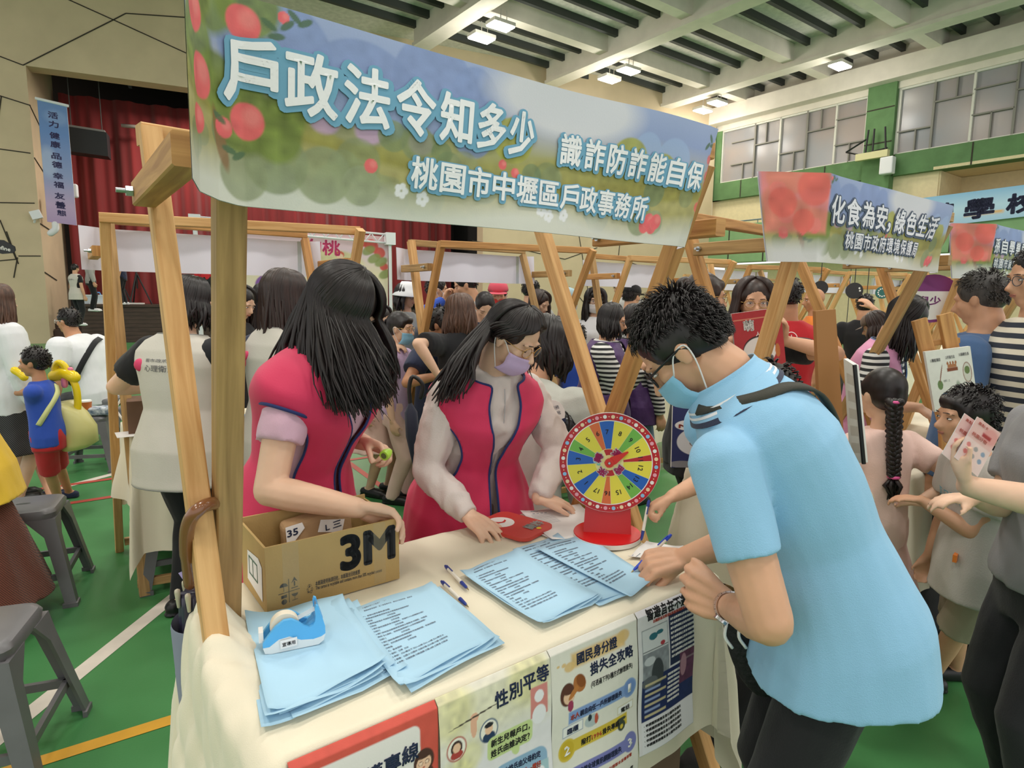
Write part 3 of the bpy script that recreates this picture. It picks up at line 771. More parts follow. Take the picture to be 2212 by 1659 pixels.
def p2(a):
    a.fill('#EAE6EA', .03)
    a.rect(0, .254, .25, .37, '#E4DFC2', .9, .06, mott=.15)
    for x, y, r in [(.03, .2, .04), (.06, .23, .03), (.2, .33, .05), (.02, .33, .05)]: a.oval(x, y, r, r, '#DCD58E', .55, .5, mott=.3)
    for x, c, r in [(.033, '#B5564A', .021), (.103, '#3B587E', .021)]: a.oval(x, .258 if x < .05 else .262, r, r * 1.1, c); a.oval(x, .258 if x < .05 else .262, r * .88, r * .97, '#F2EDE2')
    a.oval(.033, .26, .012, .014, '#3a2020'); a.oval(.033, .247, .013, .008, '#B0403A'); a.oval(.033, .26, .008, .009, '#EEC3A4')
    a.oval(.103, .25, .014, .01, '#23395c'); a.oval(.103, .265, .009, .01, '#EEC3A4'); a.oval(.103, .273, .01, .005, '#22222a')
    a.oval(.07, .285, .007, .022, '#E5B296'); a.oval(.072, .3, .009, .009, '#E5B296'); a.oval(.075, .302, .055, .0016, '#4a4038', 1, .2, 6)
    a.rect(.1, .205, .198, .245, '#CBDB98', r=.012); a.rect(.112, .24, .128, .178, '#8FB2D0', r=.022); a.oval(.14, .128, .012, .018, '#8FB2D0', 1, .1, -20); a.oval(.165, .198, .009, .014, '#CBDB98', 1, .1, 20)
    person_icon(a, .2, .243, .042, .062, '#D98A85'); person_icon(a, .03, .10, .06, .075, '#A5A3CC'); person_icon(a, .2, .085, .042, .062, '#A6C6CF')
    a.rect(.1, .19, .055, .098, '#E4A4B4', r=.012); a.oval(.2, .05, .03, .018, '#B7A8CC')
poster('pale gender equality poster with speech bubbles, second from the left on the table front', .489, .741, p2,
       [(c, 1, .118 + i * .033, .30 + .004 * i, .034, .029, .022) for i, c in enumerate('性別平等')] + [('新生兒報戶口，', 4, .108, .226, .016, .09, .012), ('姓氏由誰決定？', 4, .108, .205, .016, .09, .012), ('子女姓氏由父母約定', 1, .128, .158, .014, .095, .012), ('從父姓或母姓一樣好', 2, .128, .138, .014, .095, .014), ('然後還可以', 4, .112, .074, .015, .07, .01), ('改嗎？', 4, .125, .058, .013, .03, .01)])
def p3(a):
    a.fill('#EBE7DC', .02)
    a.rect(.055, .21, .303, .335, '#E3BE7E', .95, .008, mott=.15); 
    for x, y, r in [(.05, .31, .014), (.035, .318, .006), (.02, .32, .004), (.205, .325, .02)]: a.oval(x, y, r, r * .7, '#E3BE7E', .9, .3)
    a.rect(.045, .215, .188, .215, '#86A3D6'); a.oval(.222, .2025, .022, .022, '#86A3D6'); a.oval(.222, .2025, .018, .018, '#7795CC')
    a.rect(.05, .215, .122, .149, '#D8BC3F'); a.oval(.042, .1335, .024, .024, '#D8BC3F'); a.oval(.042, .1335, .019, .019, '#CDAF2E')
    a.rect(.045, .215, .062, .089, '#7D80BE'); a.oval(.222, .0765, .022, .022, '#7D80BE')
    for x0, x1, y0, y1, c in [(.03, .085, .163, .186, '#4A6AA8'), (.185, .235, .152, .17, '#B9A95C'), (.03, .085, .03, .054, '#5A5C98')]: a.rect(x0, x1, y0, y1, c); a.rect(x0 + .0012, x1 - .0012, y0 + .0012, y1 - .0012, '#F3F2EE')
    a.oval(.042, .255, .02, .024, '#5C3427'); a.oval(.046, .25, .015, .016, '#F0C6A6'); a.oval(.05, .228, .008, .012, '#A2385C'); a.oval(.047, .262, .017, .008, '#5C3427', 1, .2)
    a.oval(.075, .268, .016, .02, '#B4703A', 1, .06, 30); a.oval(.06, .255, .02, .006, '#C07A3C', 1, .1, 40); a.oval(.079, .272, .011, .016, '#8C4F22', 1, .1, 30)
    a.oval(.11, .172, .02, .014, '#B7C3C6'); a.oval(.104, .18, .005, .008, '#22303c'); a.oval(.122, .172, .005, .012, '#C4553F')
    a.oval(.197, .125, .012, .012, '#3E4436'); a.oval(.197, .123, .005, .005, '#D8BC3F'); a.oval(.197, .139, .015, .004, '#3E4436')
    a.oval(.098, .05, .006, .018, '#454a86', 1, .1, -20)
poster('cream identity card loss poster with numbered steps, third from the left on the table front', .743, .993, p3,
       [('國民身分證', 1, .07, .31, .026, .115, .02), ('掛失全攻略', 1, .105, .275, .028, .128, .022), ('(可透過下列3種方式辦理掛失)', 4, .105, .248, .014, .125, 0), ('本人', 2, .05, .196, .014, .024, .015), ('親自向任一戶所辦理掛失', 1, .076, .196, .014, .12, .012), ('1', 3, .217, .194, .026, .008, .03), ('撥打', 4, .08, .129, .014, .027, .012), ('1996', 2, .109, .129, .014, .028, .012), ('掛失專線', 4, .139, .129, .014, .05, .012), ('2', 3, .035, .124, .027, .014, .03), ('至內政部全球資訊網辦理掛失', 1, .052, .07, .014, .14, .012), ('3', 3, .215, .067, .026, .013, .03), ('臨櫃', 1, .042, .168, .014, .03, .01), ('電話', 4, .195, .155, .012, .028, 0), ('網路', 1, .042, .036, .014, .03, .01), ('請將身分證影本妥善保管', 2, .125, .045, .008, .1, 0), ('中壢區戶政事務所 關心您', 4, .11, .012, .009, .12, 0)])
def p4(a):
    a.fill('#E4E0E2', .03); a.rect(.01, .2, .352, .355, '#3d3a44')
    a.rect(.012, .1, .15, .29, '#8E9298', mott=.3); a.rect(.014, .098, .235, .288, '#DADBDC'); a.rect(.014, .098, .238, .24, '#55585e')
    a.rect(.104, .2, .18, .3, '#222B4C', mott=.15); a.rect(.01, .2, .075, .175, '#1E2B5C', mott=.15); a.rect(.14, .2, .12, .2, '#6B3550', .8, mott=.3); a.oval(.155, .165, .012, .028, '#B98A98', .9)
    a.oval(.05, .268, .014, .008, '#2B6A78'); a.oval(.072, .272, .012, .005, '#2B6A78'); a.oval(.08, .245, .008, .005, '#B23A44')
    a.oval(.035, .215, .018, .01, '#C9CCD0'); a.oval(.06, .18, .02, .035, '#3e4247'); a.oval(.035, .165, .025, .014, '#60646a')
    for i in range(7): a.rect(.02, .09 - .02 * (i % 2), .082 + .0125 * i, .088 + .0125 * i, ['#D7C79A', '#9FB0DA'][i % 2], .85)
    a.rect(.01, .2, -.01, .073, '#E7E5E8')
poster('dark blue newspaper-like travel poster at the right end of the table front', .996, 1.192, p4,
       [('智遊自在不違規', 4, .03, .31, .027, .165, .03)] + [('出國旅遊消費須知與重要提醒事項', 2, .05, .299, .008, .12, .0)] + [('海外遊學須知注意事項請詳閱', 3, .108, .287 - .011 * i, .0065, .088, 0) for i in range(9)] + [('防範詐騙守護個資安全', 3, .095, .16 - .011 * i, .0065, .045, 0) for i in range(7)] + [('・申請護照請備妥身分證件及相片', 4, .016, .062 - .0115 * i, .0075, .13, .004) for i in range(5)], h=.335)

# ================================================================== on the table
PAPB = mat('paper_light_blue', '#B4DAF1', .8, bump=.03, bscale=300); PAPW = mat('paper_white', '#F1EDEA', .8)
SURVEY = ['桃園市中壢區戶政事務所性別平等及識詐宣導問卷調查表', '親愛的民眾您好：為了解宣導成效，請協助填寫問卷，謝謝您', '', '一、問卷內容及選填(請勾選)', '1.請問您知道新生兒姓氏由父母書面約定登記嗎？', '   □知道                        □不知道', '2.請問您知道多元性別友善措施嗎？', '   □知道                        □不知道', '3.請問您知道國民身分證遺失，可撥打1996辦理掛失嗎？', '   □知道                        □不知道', '4.請問您知道如接獲假冒機關之電話身分確認，勿輕易', '   提供個人資料，如有疑慮請撥打165反詐騙專線嗎？', '   □知道                        □不知道', '5.請問您知道網路投資保證獲利可能是詐騙，可能拐騙您', '   財物，切勿提供帳號密碼嗎？', '   □知道                        □不知道', '二、基本資料', '1.性別：□男  □女', '2.年齡：□20歲以下 □21-40歲 □41-60歲 □61歲以上', '3.學歷：□國小 □國中 □高中職 □大學/大專 □研究所', '4.行業：□服務業 □製造業 □軍公教 □學生 □其他']
def sheet(c, z, label, group, printed_=True, curl=.006, seed=0, mtl=None, lines=SURVEY, name='survey_sheet', nu=10):
    """one loose sheet: corners c = top-left, top-right, bottom-right, bottom-left as (u, n)"""
    TL, TR, BR, BL = [Vector(q) for q in c]
    def pos(x, y, l=0):                                  # x across, y up the page, both 0..1
        p = (TL * (1 - x) + TR * x) * y + (BL * (1 - x) + BR * x) * (1 - y)
        d = curl * ((abs(x - .5) * 2) ** 6 * (.3 + .7 * abs(math.sin(seed * 2 + y * 2))) + (abs(y - .5) * 2) ** 8 * abs(math.sin(seed + x * 3))) + .0012 * math.sin(x * 7 + seed) * math.sin(y * 5)
        return P3(p.x, p.y, z + max(0, d) + l)
    m = MB(); m.grid(lambda s, v: pos(s, v), nu, nu)
    if printed_:
        y = .955
        for i, s in enumerate(lines):
            if s.strip():
                v, _ = glyphs(s, 0, 1); wd = (max(p[0] for p in v) - min(p[0] for p in v)) * (.019 if i > 2 else .0165)
                text(m, s, 1, lambda a, b, l=0: pos(a, b, l), .1 if i > 2 else .15, y, .0185 if i > 2 else .0165, min(.8, wd * 1.25), 0, lift=.0012, res=1)
            y -= .037
    o = m.build(name, [mtl or PAPB, GREY_INK], None, True)
    md = o.modifiers.new('thickness', 'SOLIDIFY'); md.thickness = .0005; md.offset = -1
    return tag(o, label, 'paper sheet', group)
def jog(c, d, r):
    return [(a + rnd.uniform(-d, d) * .5 + r * (i in (2, 3)), b + rnd.uniform(-d, d) * .5) for i, (a, b) in enumerate(c)]
A4 = [(.467, 1.207), (.675, 1.21), (.663, .933), (.442, .903)]
for i in range(4):
    c = A4 if i == 3 else [(a + (.012, .004, -.006)[i], b + (-.016, -.01, -.006)[i]) for a, b in A4]
    sheet(c, TZ + .0015 + .0022 * i, ['light blue survey page, lowest of the pile right of the tape dispenser', 'light blue survey page, second from below right of the tape dispenser', 'light blue survey page just under the top one right of the tape dispenser', 'printed light blue survey page on top of the pile right of the tape dispenser'][i], 'light blue survey pages', i == 3, .009, i)
B4 = [(.763, 1.226), (.961, 1.252), (.952, .939), (.765, .924)]
for i in range(3):
    c = B4 if i == 2 else [(a + (.008, .003)[i], b + (-.008, -.004)[i]) for a, b in B4]
    sheet(c, TZ + .004 + .0022 * i, ['light blue survey page, lowest of the pile below the red round-cornered fan', 'light blue survey page, middle one of the pile below the red fan', 'printed light blue survey page on top of the pile right of the two pens'][i], 'light blue survey pages', i == 2, .008, i + 7)
C4 = [(.952, 1.27), (1.13, 1.29), (1.05, .925), (.935, .93)]
for i in range(2): sheet([(a + .006 * i, b - .012 * (1 - i)) for a, b in C4], TZ + .0015 + .0016 * i, ['light blue survey page, half hidden lowest of the pile before the wheel', 'printed light blue survey page half covered, left of the page being filled in'][i], 'light blue survey pages', i == 1, .004, i + 3)
sheet([(1.01, 1.238), (1.188, 1.234), (1.126, .925), (1.01, .895)], TZ + .0095, 'printed light blue survey page the man is filling in with his pen', 'light blue survey pages', True, .003, 9)
F4 = [(.285, 1.292), (.475, 1.245), (.447, .962), (.232, .938)]
for i in range(6):
    a_ = [(0, 0), (.03, -.012), (-.012, -.01), (.016, .006), (-.006, -.006), (0, .004)][i]; tw = (.03, -.02, .015, -.01, .008, 0)[i]
    c = [(q[0] + a_[0] + tw * (q[1] - 1.1), q[1] + a_[1]) for q in F4]
    sheet(c, TZ + .0015 + .0028 * i, 'blank light blue page, %s of the pile under the tape dispenser' % ['lowest', 'second from below', 'third from below', 'fourth from below', 'second from the top', 'topmost'][i], 'light blue survey pages', False, .012 if i > 3 else .007, i + 13, nu=14)
ZD = TZ + .0175
# tape dispenser
t = thing('tape_dispenser', 'blue and white desktop tape dispenser standing on the blank blue pages', 'tape dispenser', P3(.33, 1.135, ZD))
dx = (P3(.388, 1.125, 0) - P3(.279, 1.15, 0)).normalized(); dy = Z.cross(dx); O = P3(.279, 1.15, ZD) - dy * .0 
L_ = .112
def prof(a): return [(p[0] * L_, p[1] * L_) for p in a]
low = [(0, .12), (.03, .02), (.12, 0), (.88, 0), (.97, .06), (1, .17), (.93, .13), (.8, .11), (.6, .14), (.42, .24), (.25, .22), (.1, .12)]
up = [(0, .12), (.1, .12), (.25, .22), (.42, .24), (.6, .14), (.8, .11), (.93, .13), (1, .17), (1.0, .3), (.97, .42), (.93, .55), (.9, .68), (.86, .70), (.84, .64), (.85, .52), (.84, .42), (.8, .35), (.74, .33), (.66, .37), (.57, .46), (.46, .53), (.34, .53), (.2, .44), (.08, .3), (0, .2)]
for dd, nm in ((.018, 'side'), (-.0185, 'side')):
    m = MB(); m.prism(prof(up), O + dy * dd - dy * .004, dx, Z, dy * .008, 0); m.build('side_shell', mat('plastic_sky_blue', '#5BB4EE', .35), t, 'auto')
m = MB(); m.prism(prof(low), O - dy * .024, dx, Z, dy * .048); m.build('base_shell', mat('plastic_off_white', '#E4E8E8', .35), t, 'auto')
m = MB(); m.prism(prof([(.02, .12), (.2, .16), (.8, .12), (.99, .2), (.96, .45), (.89, .69), (.86, .6), (.84, .4), (.7, .3), (.3, .2)]), O - dy * .014, dx, Z, dy * .028); m.build('inner_tray', MATS['plastic_sky_blue'], t, 'auto')
m = MB(); oc = O + dx * .36 * L_ + Z * .36 * L_
pr = [(.013, -.009), (.026, -.009), (.0265, 0), (.026, .009), (.013, .009), (.013, -.009)]
m.lathe(oc, pr, 32, dy, caps=False); m.build('tape_roll', mat('tape_roll_cream', '#EFE6D2', .4), t, 'auto')
m = MB(); m.box(O + dx * .72 * L_ + Z * .50 * L_, (dx * .85 + Z * .35) * .018, dy * .0085, Z * .0003); m.build('tape_strip', mat('clear_tape', '#DDE9F2', .2, alpha=.6), t)
m = MB(); m.box(O + dx * .875 * L_ + Z * .6 * L_, dx * .0015, dy * .012, Z * .006); m.build('cutter_blade', BOLT, t)
m = MB(); m.box(O - dx * .002 + Z * .26 * L_, dx * .004, dy * .012, Z * .010); m.build('roll_holder', mat('plastic_white', '#F3EFEA', .4), t)
lp = flatpos(O - dy * .0262 + dx * .27 * L_ + Z * .06 * L_, (dx + Z * .06).normalized(), Z)
m = MB(); m.add([lp(0, 0), lp(.03, 0), lp(.03, .017), lp(0, .017)], [(0, 1, 2, 3)], 0)
text(m, '宣導用', 1, lp, .0035, .0045, .0085, .023, .02, lift=.0004)
m.build('name_sticker', [PAPW, BLACK], t)

# pens lying on the cloth
PENW = mat('pen_barrel_cream', '#EEE7DA', .35); PENB = mat('pen_blue', '#2A3F8E', .35); TIP = mat('pen_tip', '#C8B27A', .3, metal=1)
def pen(tip, tail, label, click=True, parent=None, blue=PENB):
    tip, tail = Vector(tip), Vector(tail); d = (tail - tip); f = lambda s: tip + d * s
    t = thing('ballpoint_pen', label, 'pen', f(.5), 'cream and blue ballpoint pens')
    MB().tube([f(.3), f(.86)], [.0046, .0046], 10).build('barrel', PENW, t, 'auto')
    MB().tube([f(.07), f(.12), f(.3)], [.0022, .0038, .0049], 10).build('grip', blue, t, 'auto')
    MB().tube([f(0), f(.07)], [.0006, .002], 8).build('tip', TIP, t, 'auto')
    MB().tube([f(.85), f(.95), f(1)], [.0049, .0045, .003], 10).build('cap_end', blue, t, 'auto')
    x, y = frame(d); s = y if y.z > 0 else -y
    MB().bar(f(.68) + s * .0055, f(.93) + s * .0055, .003, .0016).build('clip', blue, t)
pz = TZ + .0055
pen(P3(.694, 1.078, pz), P3(.709, 1.222, pz), 'ballpoint pen on the cloth, nearer of the two lying side by side')
pen(P3(.738, 1.145, pz), P3(.761, 1.292, pz), 'ballpoint pen on the cloth, farther of the two lying side by side')
for i in range(5):
    pen(P3(.648 + .004 * i, 1.32 + .012 * i, pz + (.009 if i % 2 else 0)), P3(.64 + .004 * i, 1.45 + .012 * i, pz + .012 + (.009 if i % 2 else 0)),
        'dark blue pen in the small heap right of the cardboard box, %s' % ['nearest', 'second', 'middle', 'fourth', 'farthest'][i])
# cardboard box
CARD = mat('cardboard', '#B99A62', .8, var=.1, vscale=4, bump=.06, bscale=150); CARDI = mat('cardboard_inside', '#B0854A', .85, var=.1, vscale=5); CARDE = mat('cardboard_edge', '#CFAE72', .9)
TAPE = mat('packing_tape', '#D8CBA6', .12, alpha=.16)
b0, b1 = P3(.329, 1.303, TZ), P3(.640, 1.305, TZ)
bx = (b1 - b0); BW = bx.length; bx.normalize(); by = Z.cross(bx)
BH = atn(578, 1183, 1.303).z - TZ; BD = .20
t = thing('cardboard_box', 'open brown cardboard box with a big black logo standing on the table', 'box', b0 + bx * BW / 2 + by * BD / 2)
m = MB(); th = .005
m.box(b0 + bx * BW / 2 + by * th / 2 + Z * BH / 2, bx * BW / 2, by * th / 2, Z * BH / 2)
m.box(b0 + bx * BW / 2 + by * (BD - th / 2) + Z * (BH / 2 + .004), bx * BW / 2, by * th / 2, Z * (BH / 2 + .004))
for s in (th / 2, BW - th / 2): m.box(b0 + bx * s + by * BD / 2 + Z * BH / 2, bx * th / 2, by * (BD / 2 - .0052), Z * (BH / 2 - .002))
m.box(b0 + bx * BW / 2 + by * BD / 2 + Z * .003, bx * (BW / 2 - .006), by * (BD / 2 - .006), Z * .003)
fp = flatpos(b0 - by * .0004, bx, Z)
text(m, '3M', 1, fp, .168, BH * .40, .108, .128, .05, lift=.0003, res=8)
text(m, '本紙箱使用後請回收，本紙箱含回收紙漿', 2, fp, .105, .040, .012, .105, .01, lift=.0002)
text(m, 'This carton is recyclable and contains more than 50% recycled content', 2, fp, .105, .030, .012, .16, .01, lift=.0002)
text(m, '♻', 2, fp, .085, .028, .022, .014, 0, lift=.0002)
def ink(pts): m.add([fp(x, y, .0003) for x, y in pts], [tuple(range(len(pts)))], 2)
def disc(x, y, r, a0=0, a1=360, n=16): ink([(x + r * math.cos(R(a0 + (a1 - a0) * i / n)), y + r * math.sin(R(a0 + (a1 - a0) * i / n))) for i in range(n + (a1 - a0 < 360))])
ink([(.024, .041), (.07, .043), (.07, .0445), (.024, .0425)]); ink([(.046, .018), (.0475, .018), (.0475, .072), (.046, .072)])
disc(.036, .056, .0085, 0, 180); ink([(.0355, .046), (.0365, .046), (.0365, .057), (.0355, .057)])
ink([(.052, .048), (.066, .049), (.066, .051), (.052, .05)]); ink([(.0575, .053), (.0605, .053), (.0605, .064), (.0575, .064)]); ink([(.052, .060), (.059, .066), (.066, .062), (.059, .074)])
disc(.059, .036, .007, 180, 360); ink([(.0585, .021), (.0595, .021), (.0595, .031), (.0585, .031)]); ink([(.053, .020), (.065, .021), (.065, .0225), (.053, .0215)])
ink([(.030, .030), (.042, .031), (.042, .038), (.030, .037)]); disc(.036, .022, .006)
m.build('carton', [CARD, BLACK, mat('ink_carton_grey', '#4b4a48', .8)], t)
for x, w_ in ((.035, .035), (.245, .03)): MB().grid(lambda s, v: fp(x + w_ * s, .004 + (BH - .004) * v, .0006), 1, 1).build('packing_tape', TAPE, t)
sp = flatpos(b0 - bx * .0005 + by * BD, -by, Z)
m = MB(); a = [(.05, .03), (.17, .02), (.175, .1), (.15, BH - .04), (.06, BH - .05)]
m.add([sp(x, y, .0006) for x, y in a], [tuple(range(5))]); [m.add([sp(x, y, .0012), sp(x + w_, y, .0012), sp(x + w_, y + h_, .0012), sp(x, y + h_, .0012)], [(0, 1, 2, 3)], 1) for x, y, w_, h_ in ((.07, .05, .07, .004), (.07, .09, .07, .004), (.07, .05, .004, .044), (.1, .05, .004, .04), (.136, .05, .004, .044))]; m.build('torn_label', [PAPW, mat('ink_label_green', '#5f7a68', .8)], t)
t2 = thing('kraft_parcel', 'crumpled kraft paper parcel with white stickers inside the cardboard box', 'parcel', b0 + bx * .15 + by * .12 + Z * .01)
m = MB(); pc = b0 + bx * .165 + by * .148 + Z * (BH * .56)
m.box(pc, bx * .085 + Z * .01, by * .02 + Z * .004, Z * (BH * .42) + by * .012); o = m.build('wrapping', mat('kraft_paper', '#B08D66', .8, bump=.5, bscale=25), t2)
bv = o.modifiers.new('b', 'BEVEL'); bv.width = .012; bv.segments = 3
pp = flatpos(pc - (by * .02 + Z * .004) - (bx * .085 + Z * .01) - (Z * (BH * .42) + by * .012), (bx * .085 + Z * .01).normalized(), (Z * (BH * .42) + by * .012).normalized())
m = MB(); m.add([pp(.005, .075, .003), pp(.05, .115, .003), pp(.045, .13, .003), pp(.005, .13, .003)], [(0, 1, 2, 3)]); text(m, '35', 1, pp, .008, .106, .022, .025, .03, lift=.004); m.build('sticker', [PAPW, NAVY], t2)
m = MB(); m.add([pp(.08, .095, .003), pp(.14, .075, .003), pp(.15, .105, .003), pp(.09, .122, .003)], [(0, 1, 2, 3)]); text(m, 'L 三', 1, pp, .1, .092, .02, .04, .02, lift=.004); m.build('sticker', [PAPW, NAVY], t2)
# folded red fan with white roundel
m = MB(); fc = P3(1.07, 1.415, TZ + .006); fx = (P3(1.135, 1.35, 0) - P3(.995, 1.31, 0)).normalized(); fy = Z.cross(fx)
def rrect(w, h, r, n=6): return [(sx * (w / 2 - r) + r * math.cos(a), sy * (h / 2 - r) + r * math.sin(a)) for sx, sy, q in ((1, 1, 0), (-1, 1, 1), (-1, -1, 2), (1, -1, 3)) for a in [math.pi / 2 * (q + i / n) for i in range(n + 1)]]
t = thing('red_fan_board', 'red round-cornered hand fan board with white roundel lying by her left hand', 'fan', fc - Z * .005)
m.prism(rrect(.155, .2, .03), fc - Z * .005, fx, fy, Z * .010)
m.build('board', mat('board_red', '#D2483F', .45), t)
m = MB(); fpz = flatpos(fc + Z * .005, fx, fy); cir = lambda x, y, r, l, n=28: m.add([fpz(x + r * math.cos(2 * math.pi * i / n), y + r * math.sin(2 * math.pi * i / n), l) for i in range(n)], [tuple(range(n))], 0)
cir(-.012, .04, .042, .0006); text(m, '識詐', 0, fpz, -.005, -.068, .04, .07, .03, lift=.002)
m.add([fpz(-.012 + x, .04 + y, .0014) for x, y in [(-.02, .012), (-.012, -.004), (.004, -.012), (.02, -.006), (.024, .004), (.012, -.002), (.002, -.003), (-.006, .004), (-.01, .014)]], [tuple(range(9))], 1); m.add([fpz(-.03 + .005 * math.cos(i * .7), .064 + .005 * math.sin(i * .7), .0014) for i in range(9)], [tuple(range(9))], 1); m.add([fpz(.02 + .008 * math.cos(i * .6), -.078 + .008 * math.sin(i * .6), .001) for i in range(10)], [tuple(range(10))], 2)
m.build('board_print', [PALE, MATS['board_red'], mat('ink_yellow', '#F0CE3A', .6)], t)
# white forms under her right hand
FORM = ['活動領取名冊', '', '編號    姓名    電話    簽名'] + ['＿＿＿＿＿＿＿＿＿＿＿＿＿＿'] * 9
sheet([(1.10, 1.47), (1.29, 1.49), (1.30, 1.23), (1.10, 1.22)], TZ + .001, 'white form lying behind the spinning wheel, lower one under her right hand', 'white forms', False, .003, 4, PAPW, FORM, 'paper_form')
sheet([(1.16, 1.50), (1.36, 1.44), (1.28, 1.2), (1.09, 1.26)], TZ + .004, 'white lined form under the fingers of her right hand', 'white forms', True, .004, 5, PAPW, FORM, 'paper_form')
sheet([(1.18, 1.06), (1.30, 1.10), (1.36, 1.02), (1.26, .98)], TZ + .002, 'small white slip with handwriting behind the writing hand', 'white forms', True, .006, 6, PAPW, ['領獎券', '', '', '完成問卷即可參加轉盤'], 'paper_form')

# spinning wheel
wc = atz(1311, 1160, TZ); t = thing('prize_wheel', 'tabletop spinning prize wheel with numbered coloured wedges on red stand', 'prize wheel', wc)
wx = Vector((.985, -.14, 0)).normalized(); wn = Vector((wx.y, -wx.x, 0)); wy = (Z * .995 - wn * .09).normalized()
wf = wx.cross(wy).normalized()
if wf.dot(wn) < 0: wf = -wf
m = MB(); m.lathe(wc, [(.0, 0), (.096, 0), (.097, .013), (.0, .0131)], 48); m.build('base_rim', mat('foam_white', '#EDE9E4', .6), t, 'auto')
m = MB(); m.lathe(wc + Z * .0131, [(.0, 0), (.0965, 0), (.0955, .003), (.0, .0032)], 48); m.build('base_disc', mat('wheel_red', '#D31418', .4), t, 'auto')
ctr = wc + Z * .218 + wn * -.01
m = MB(); q0 = wc + Z * .016 + wn * .012
m.prism([(-.068, 0), (.068, 0), (.062, .12), (-.062, .12)], q0 + wn * .0, wx, (Z * .995 - wn * .22).normalized(), -wf * .03); m.build('stand', mat('stand_red', '#C11418', .35), t)
m = MB(); WR = .143
m.lathe(ctr - wf * .012, [(0, 0), (WR, 0), (WR, .012), (0, .0121)], 72, wf, 0)
wp_ = lambda x, y, l=0: ctr + wx * x + wy * y + wf * (l + .0004)
def arc(r0, r1, a0, a1, mi, l):
    n = max(2, int((a1 - a0) / 4)); an = [R(a0 + (a1 - a0) * i / n) for i in range(n + 1)]
    vs = [wp_(r * math.sin(a), r * math.cos(a), l) for a in an for r in (r0, r1)]
    m.add(vs, [(2 * i, 2 * i + 1, 2 * i + 3, 2 * i + 2) for i in range(n)], mi)
arc(0.121, WR - .001, 0, 360, 1, .0004); arc(.119, .1215, 0, 360, 2, .0008)
edges = [344, 365, 392, 409.7, 436, 445, 470, 489, 507, 535.6, 549, 576, 595.8, 623.5, 645, 661.7, 689, 704]
cols = [4, 3, 5, 3, 1, 3, 4, 5, 3, 6, 3, 4, 3, 4, 5, 3, 6]
for i, (a, b) in enumerate(zip(edges, edges[1:])):
    arc(.036, .1195, a, b, cols[i], .0006)
    k = (6 + i) % 17 + 1; am = R((a + b) / 2); ca, sa = math.cos(am), math.sin(am)
    rp = lambda x, y, l=0, ca=ca, sa=sa: wp_(x * ca + (.088 + y) * sa, -x * sa + (.088 + y) * ca, l)
    text(m, str(k), 7, rp, 0, -.006, .019, None, .015, lift=.0012, center=True)
    m.add([wp_(.036 * math.sin(R(a)), .036 * math.cos(R(a)), .0009), wp_(.12 * math.sin(R(a)), .12 * math.cos(R(a)), .0009), wp_(.12 * math.sin(R(a + .45)), .12 * math.cos(R(a + .45)), .0009), wp_(.036 * math.sin(R(a + 1)), .036 * math.cos(R(a + 1)), .0009)], [(0, 1, 2, 3)], 8)
arc(0, .04, 0, 360, 9, .001); arc(.022, .0385, -25, 25, 1, .0014); arc(.022, .0385, 155, 205, 1, .0014)
for ch, a in (('運', 38), ('時', 125), ('來', 215), ('轉', 292)):
    am = R(a); ca, sa = math.cos(am), math.sin(am)
    rp = lambda x, y, l=0, ca=ca, sa=sa: wp_(x * ca + (.036 + y) * sa, -x * sa + (.036 + y) * ca, l)
    text(m, ch, 2, rp, 0, -.012, .025, .027, .09, lift=.002, center=True); text(m, ch, 10, rp, 0, -.011, .023, .024, .035, lift=.0032, center=True)
for a, c in [((-.036, .006), 4), ((-.03, -.006), 11), ((-.04, 0), 12), ((-.033, .012), 6)]: m.add([wp_(a[0] + .006 * math.cos(i * 1.26), a[1] + .004 * math.sin(i * 1.26), .0018) for i in range(5)], [tuple(range(5))], c)
for i in range(36):
    a = R(i * 10 + 3); m.add([wp_(.1315 * math.sin(a) + .0056 * math.cos(q * .628), .1315 * math.cos(a) + .0056 * math.sin(q * .628), .001) for q in range(10)], [tuple(range(10))], (13, 12, 14, 2)[i % 4])
    a = R(i * 10 + 8); m.add([wp_(.1315 * math.sin(a) + .0018 * math.cos(q * .9), .1315 * math.cos(a) + .0018 * math.sin(q * .9), .001) for q in range(7)], [tuple(range(7))], 13)
m.build('dial', [mat('foam_white', '#EDE9E4'), mat('dial_red', '#BE1E28', .4), PALE, mat('dial_yellow', '#EDE04A', .4), mat('dial_blue', '#1E62BE', .4), mat('dial_green', '#74BA4C', .4), mat('dial_orange', '#E2703A', .4), BLACK, mat('dial_line', '#E8E0B0', .5), mat('dial_cream', '#F2E7A0', .5), mat('dial_magenta', '#C0186A', .4), mat('dial_teal', '#7FC8B0', .4), mat('dial_sky', '#8FC6EA', .4), mat('dial_bulb', '#F3D9B0', .4), mat('dial_pink', '#EDA6B4', .4)], t)
m = MB(); am = R(57); pd = wx * math.sin(am) + wy * math.cos(am); pn = wf.cross(pd)
m.prism([(-.012, -.008), (.015, -.012), (.062, -.002), (.062, .002), (.015, .012), (-.012, .008)], ctr + wf * .005, pd, pn, wf * .004); m.lathe(ctr + wf * .004, [(0, 0), (.013, 0), (.013, .008), (0, .0081)], 20, wf); m.build('pointer', mat('pointer_red', '#D8281E', .35), t, 'auto')
m = MB(); m.lathe(ctr + wf * .012, [(0, 0), (.005, 0), (.003, .004), (0, .0041)], 14, wf); m.build('axle', BOLT, t, 'auto')
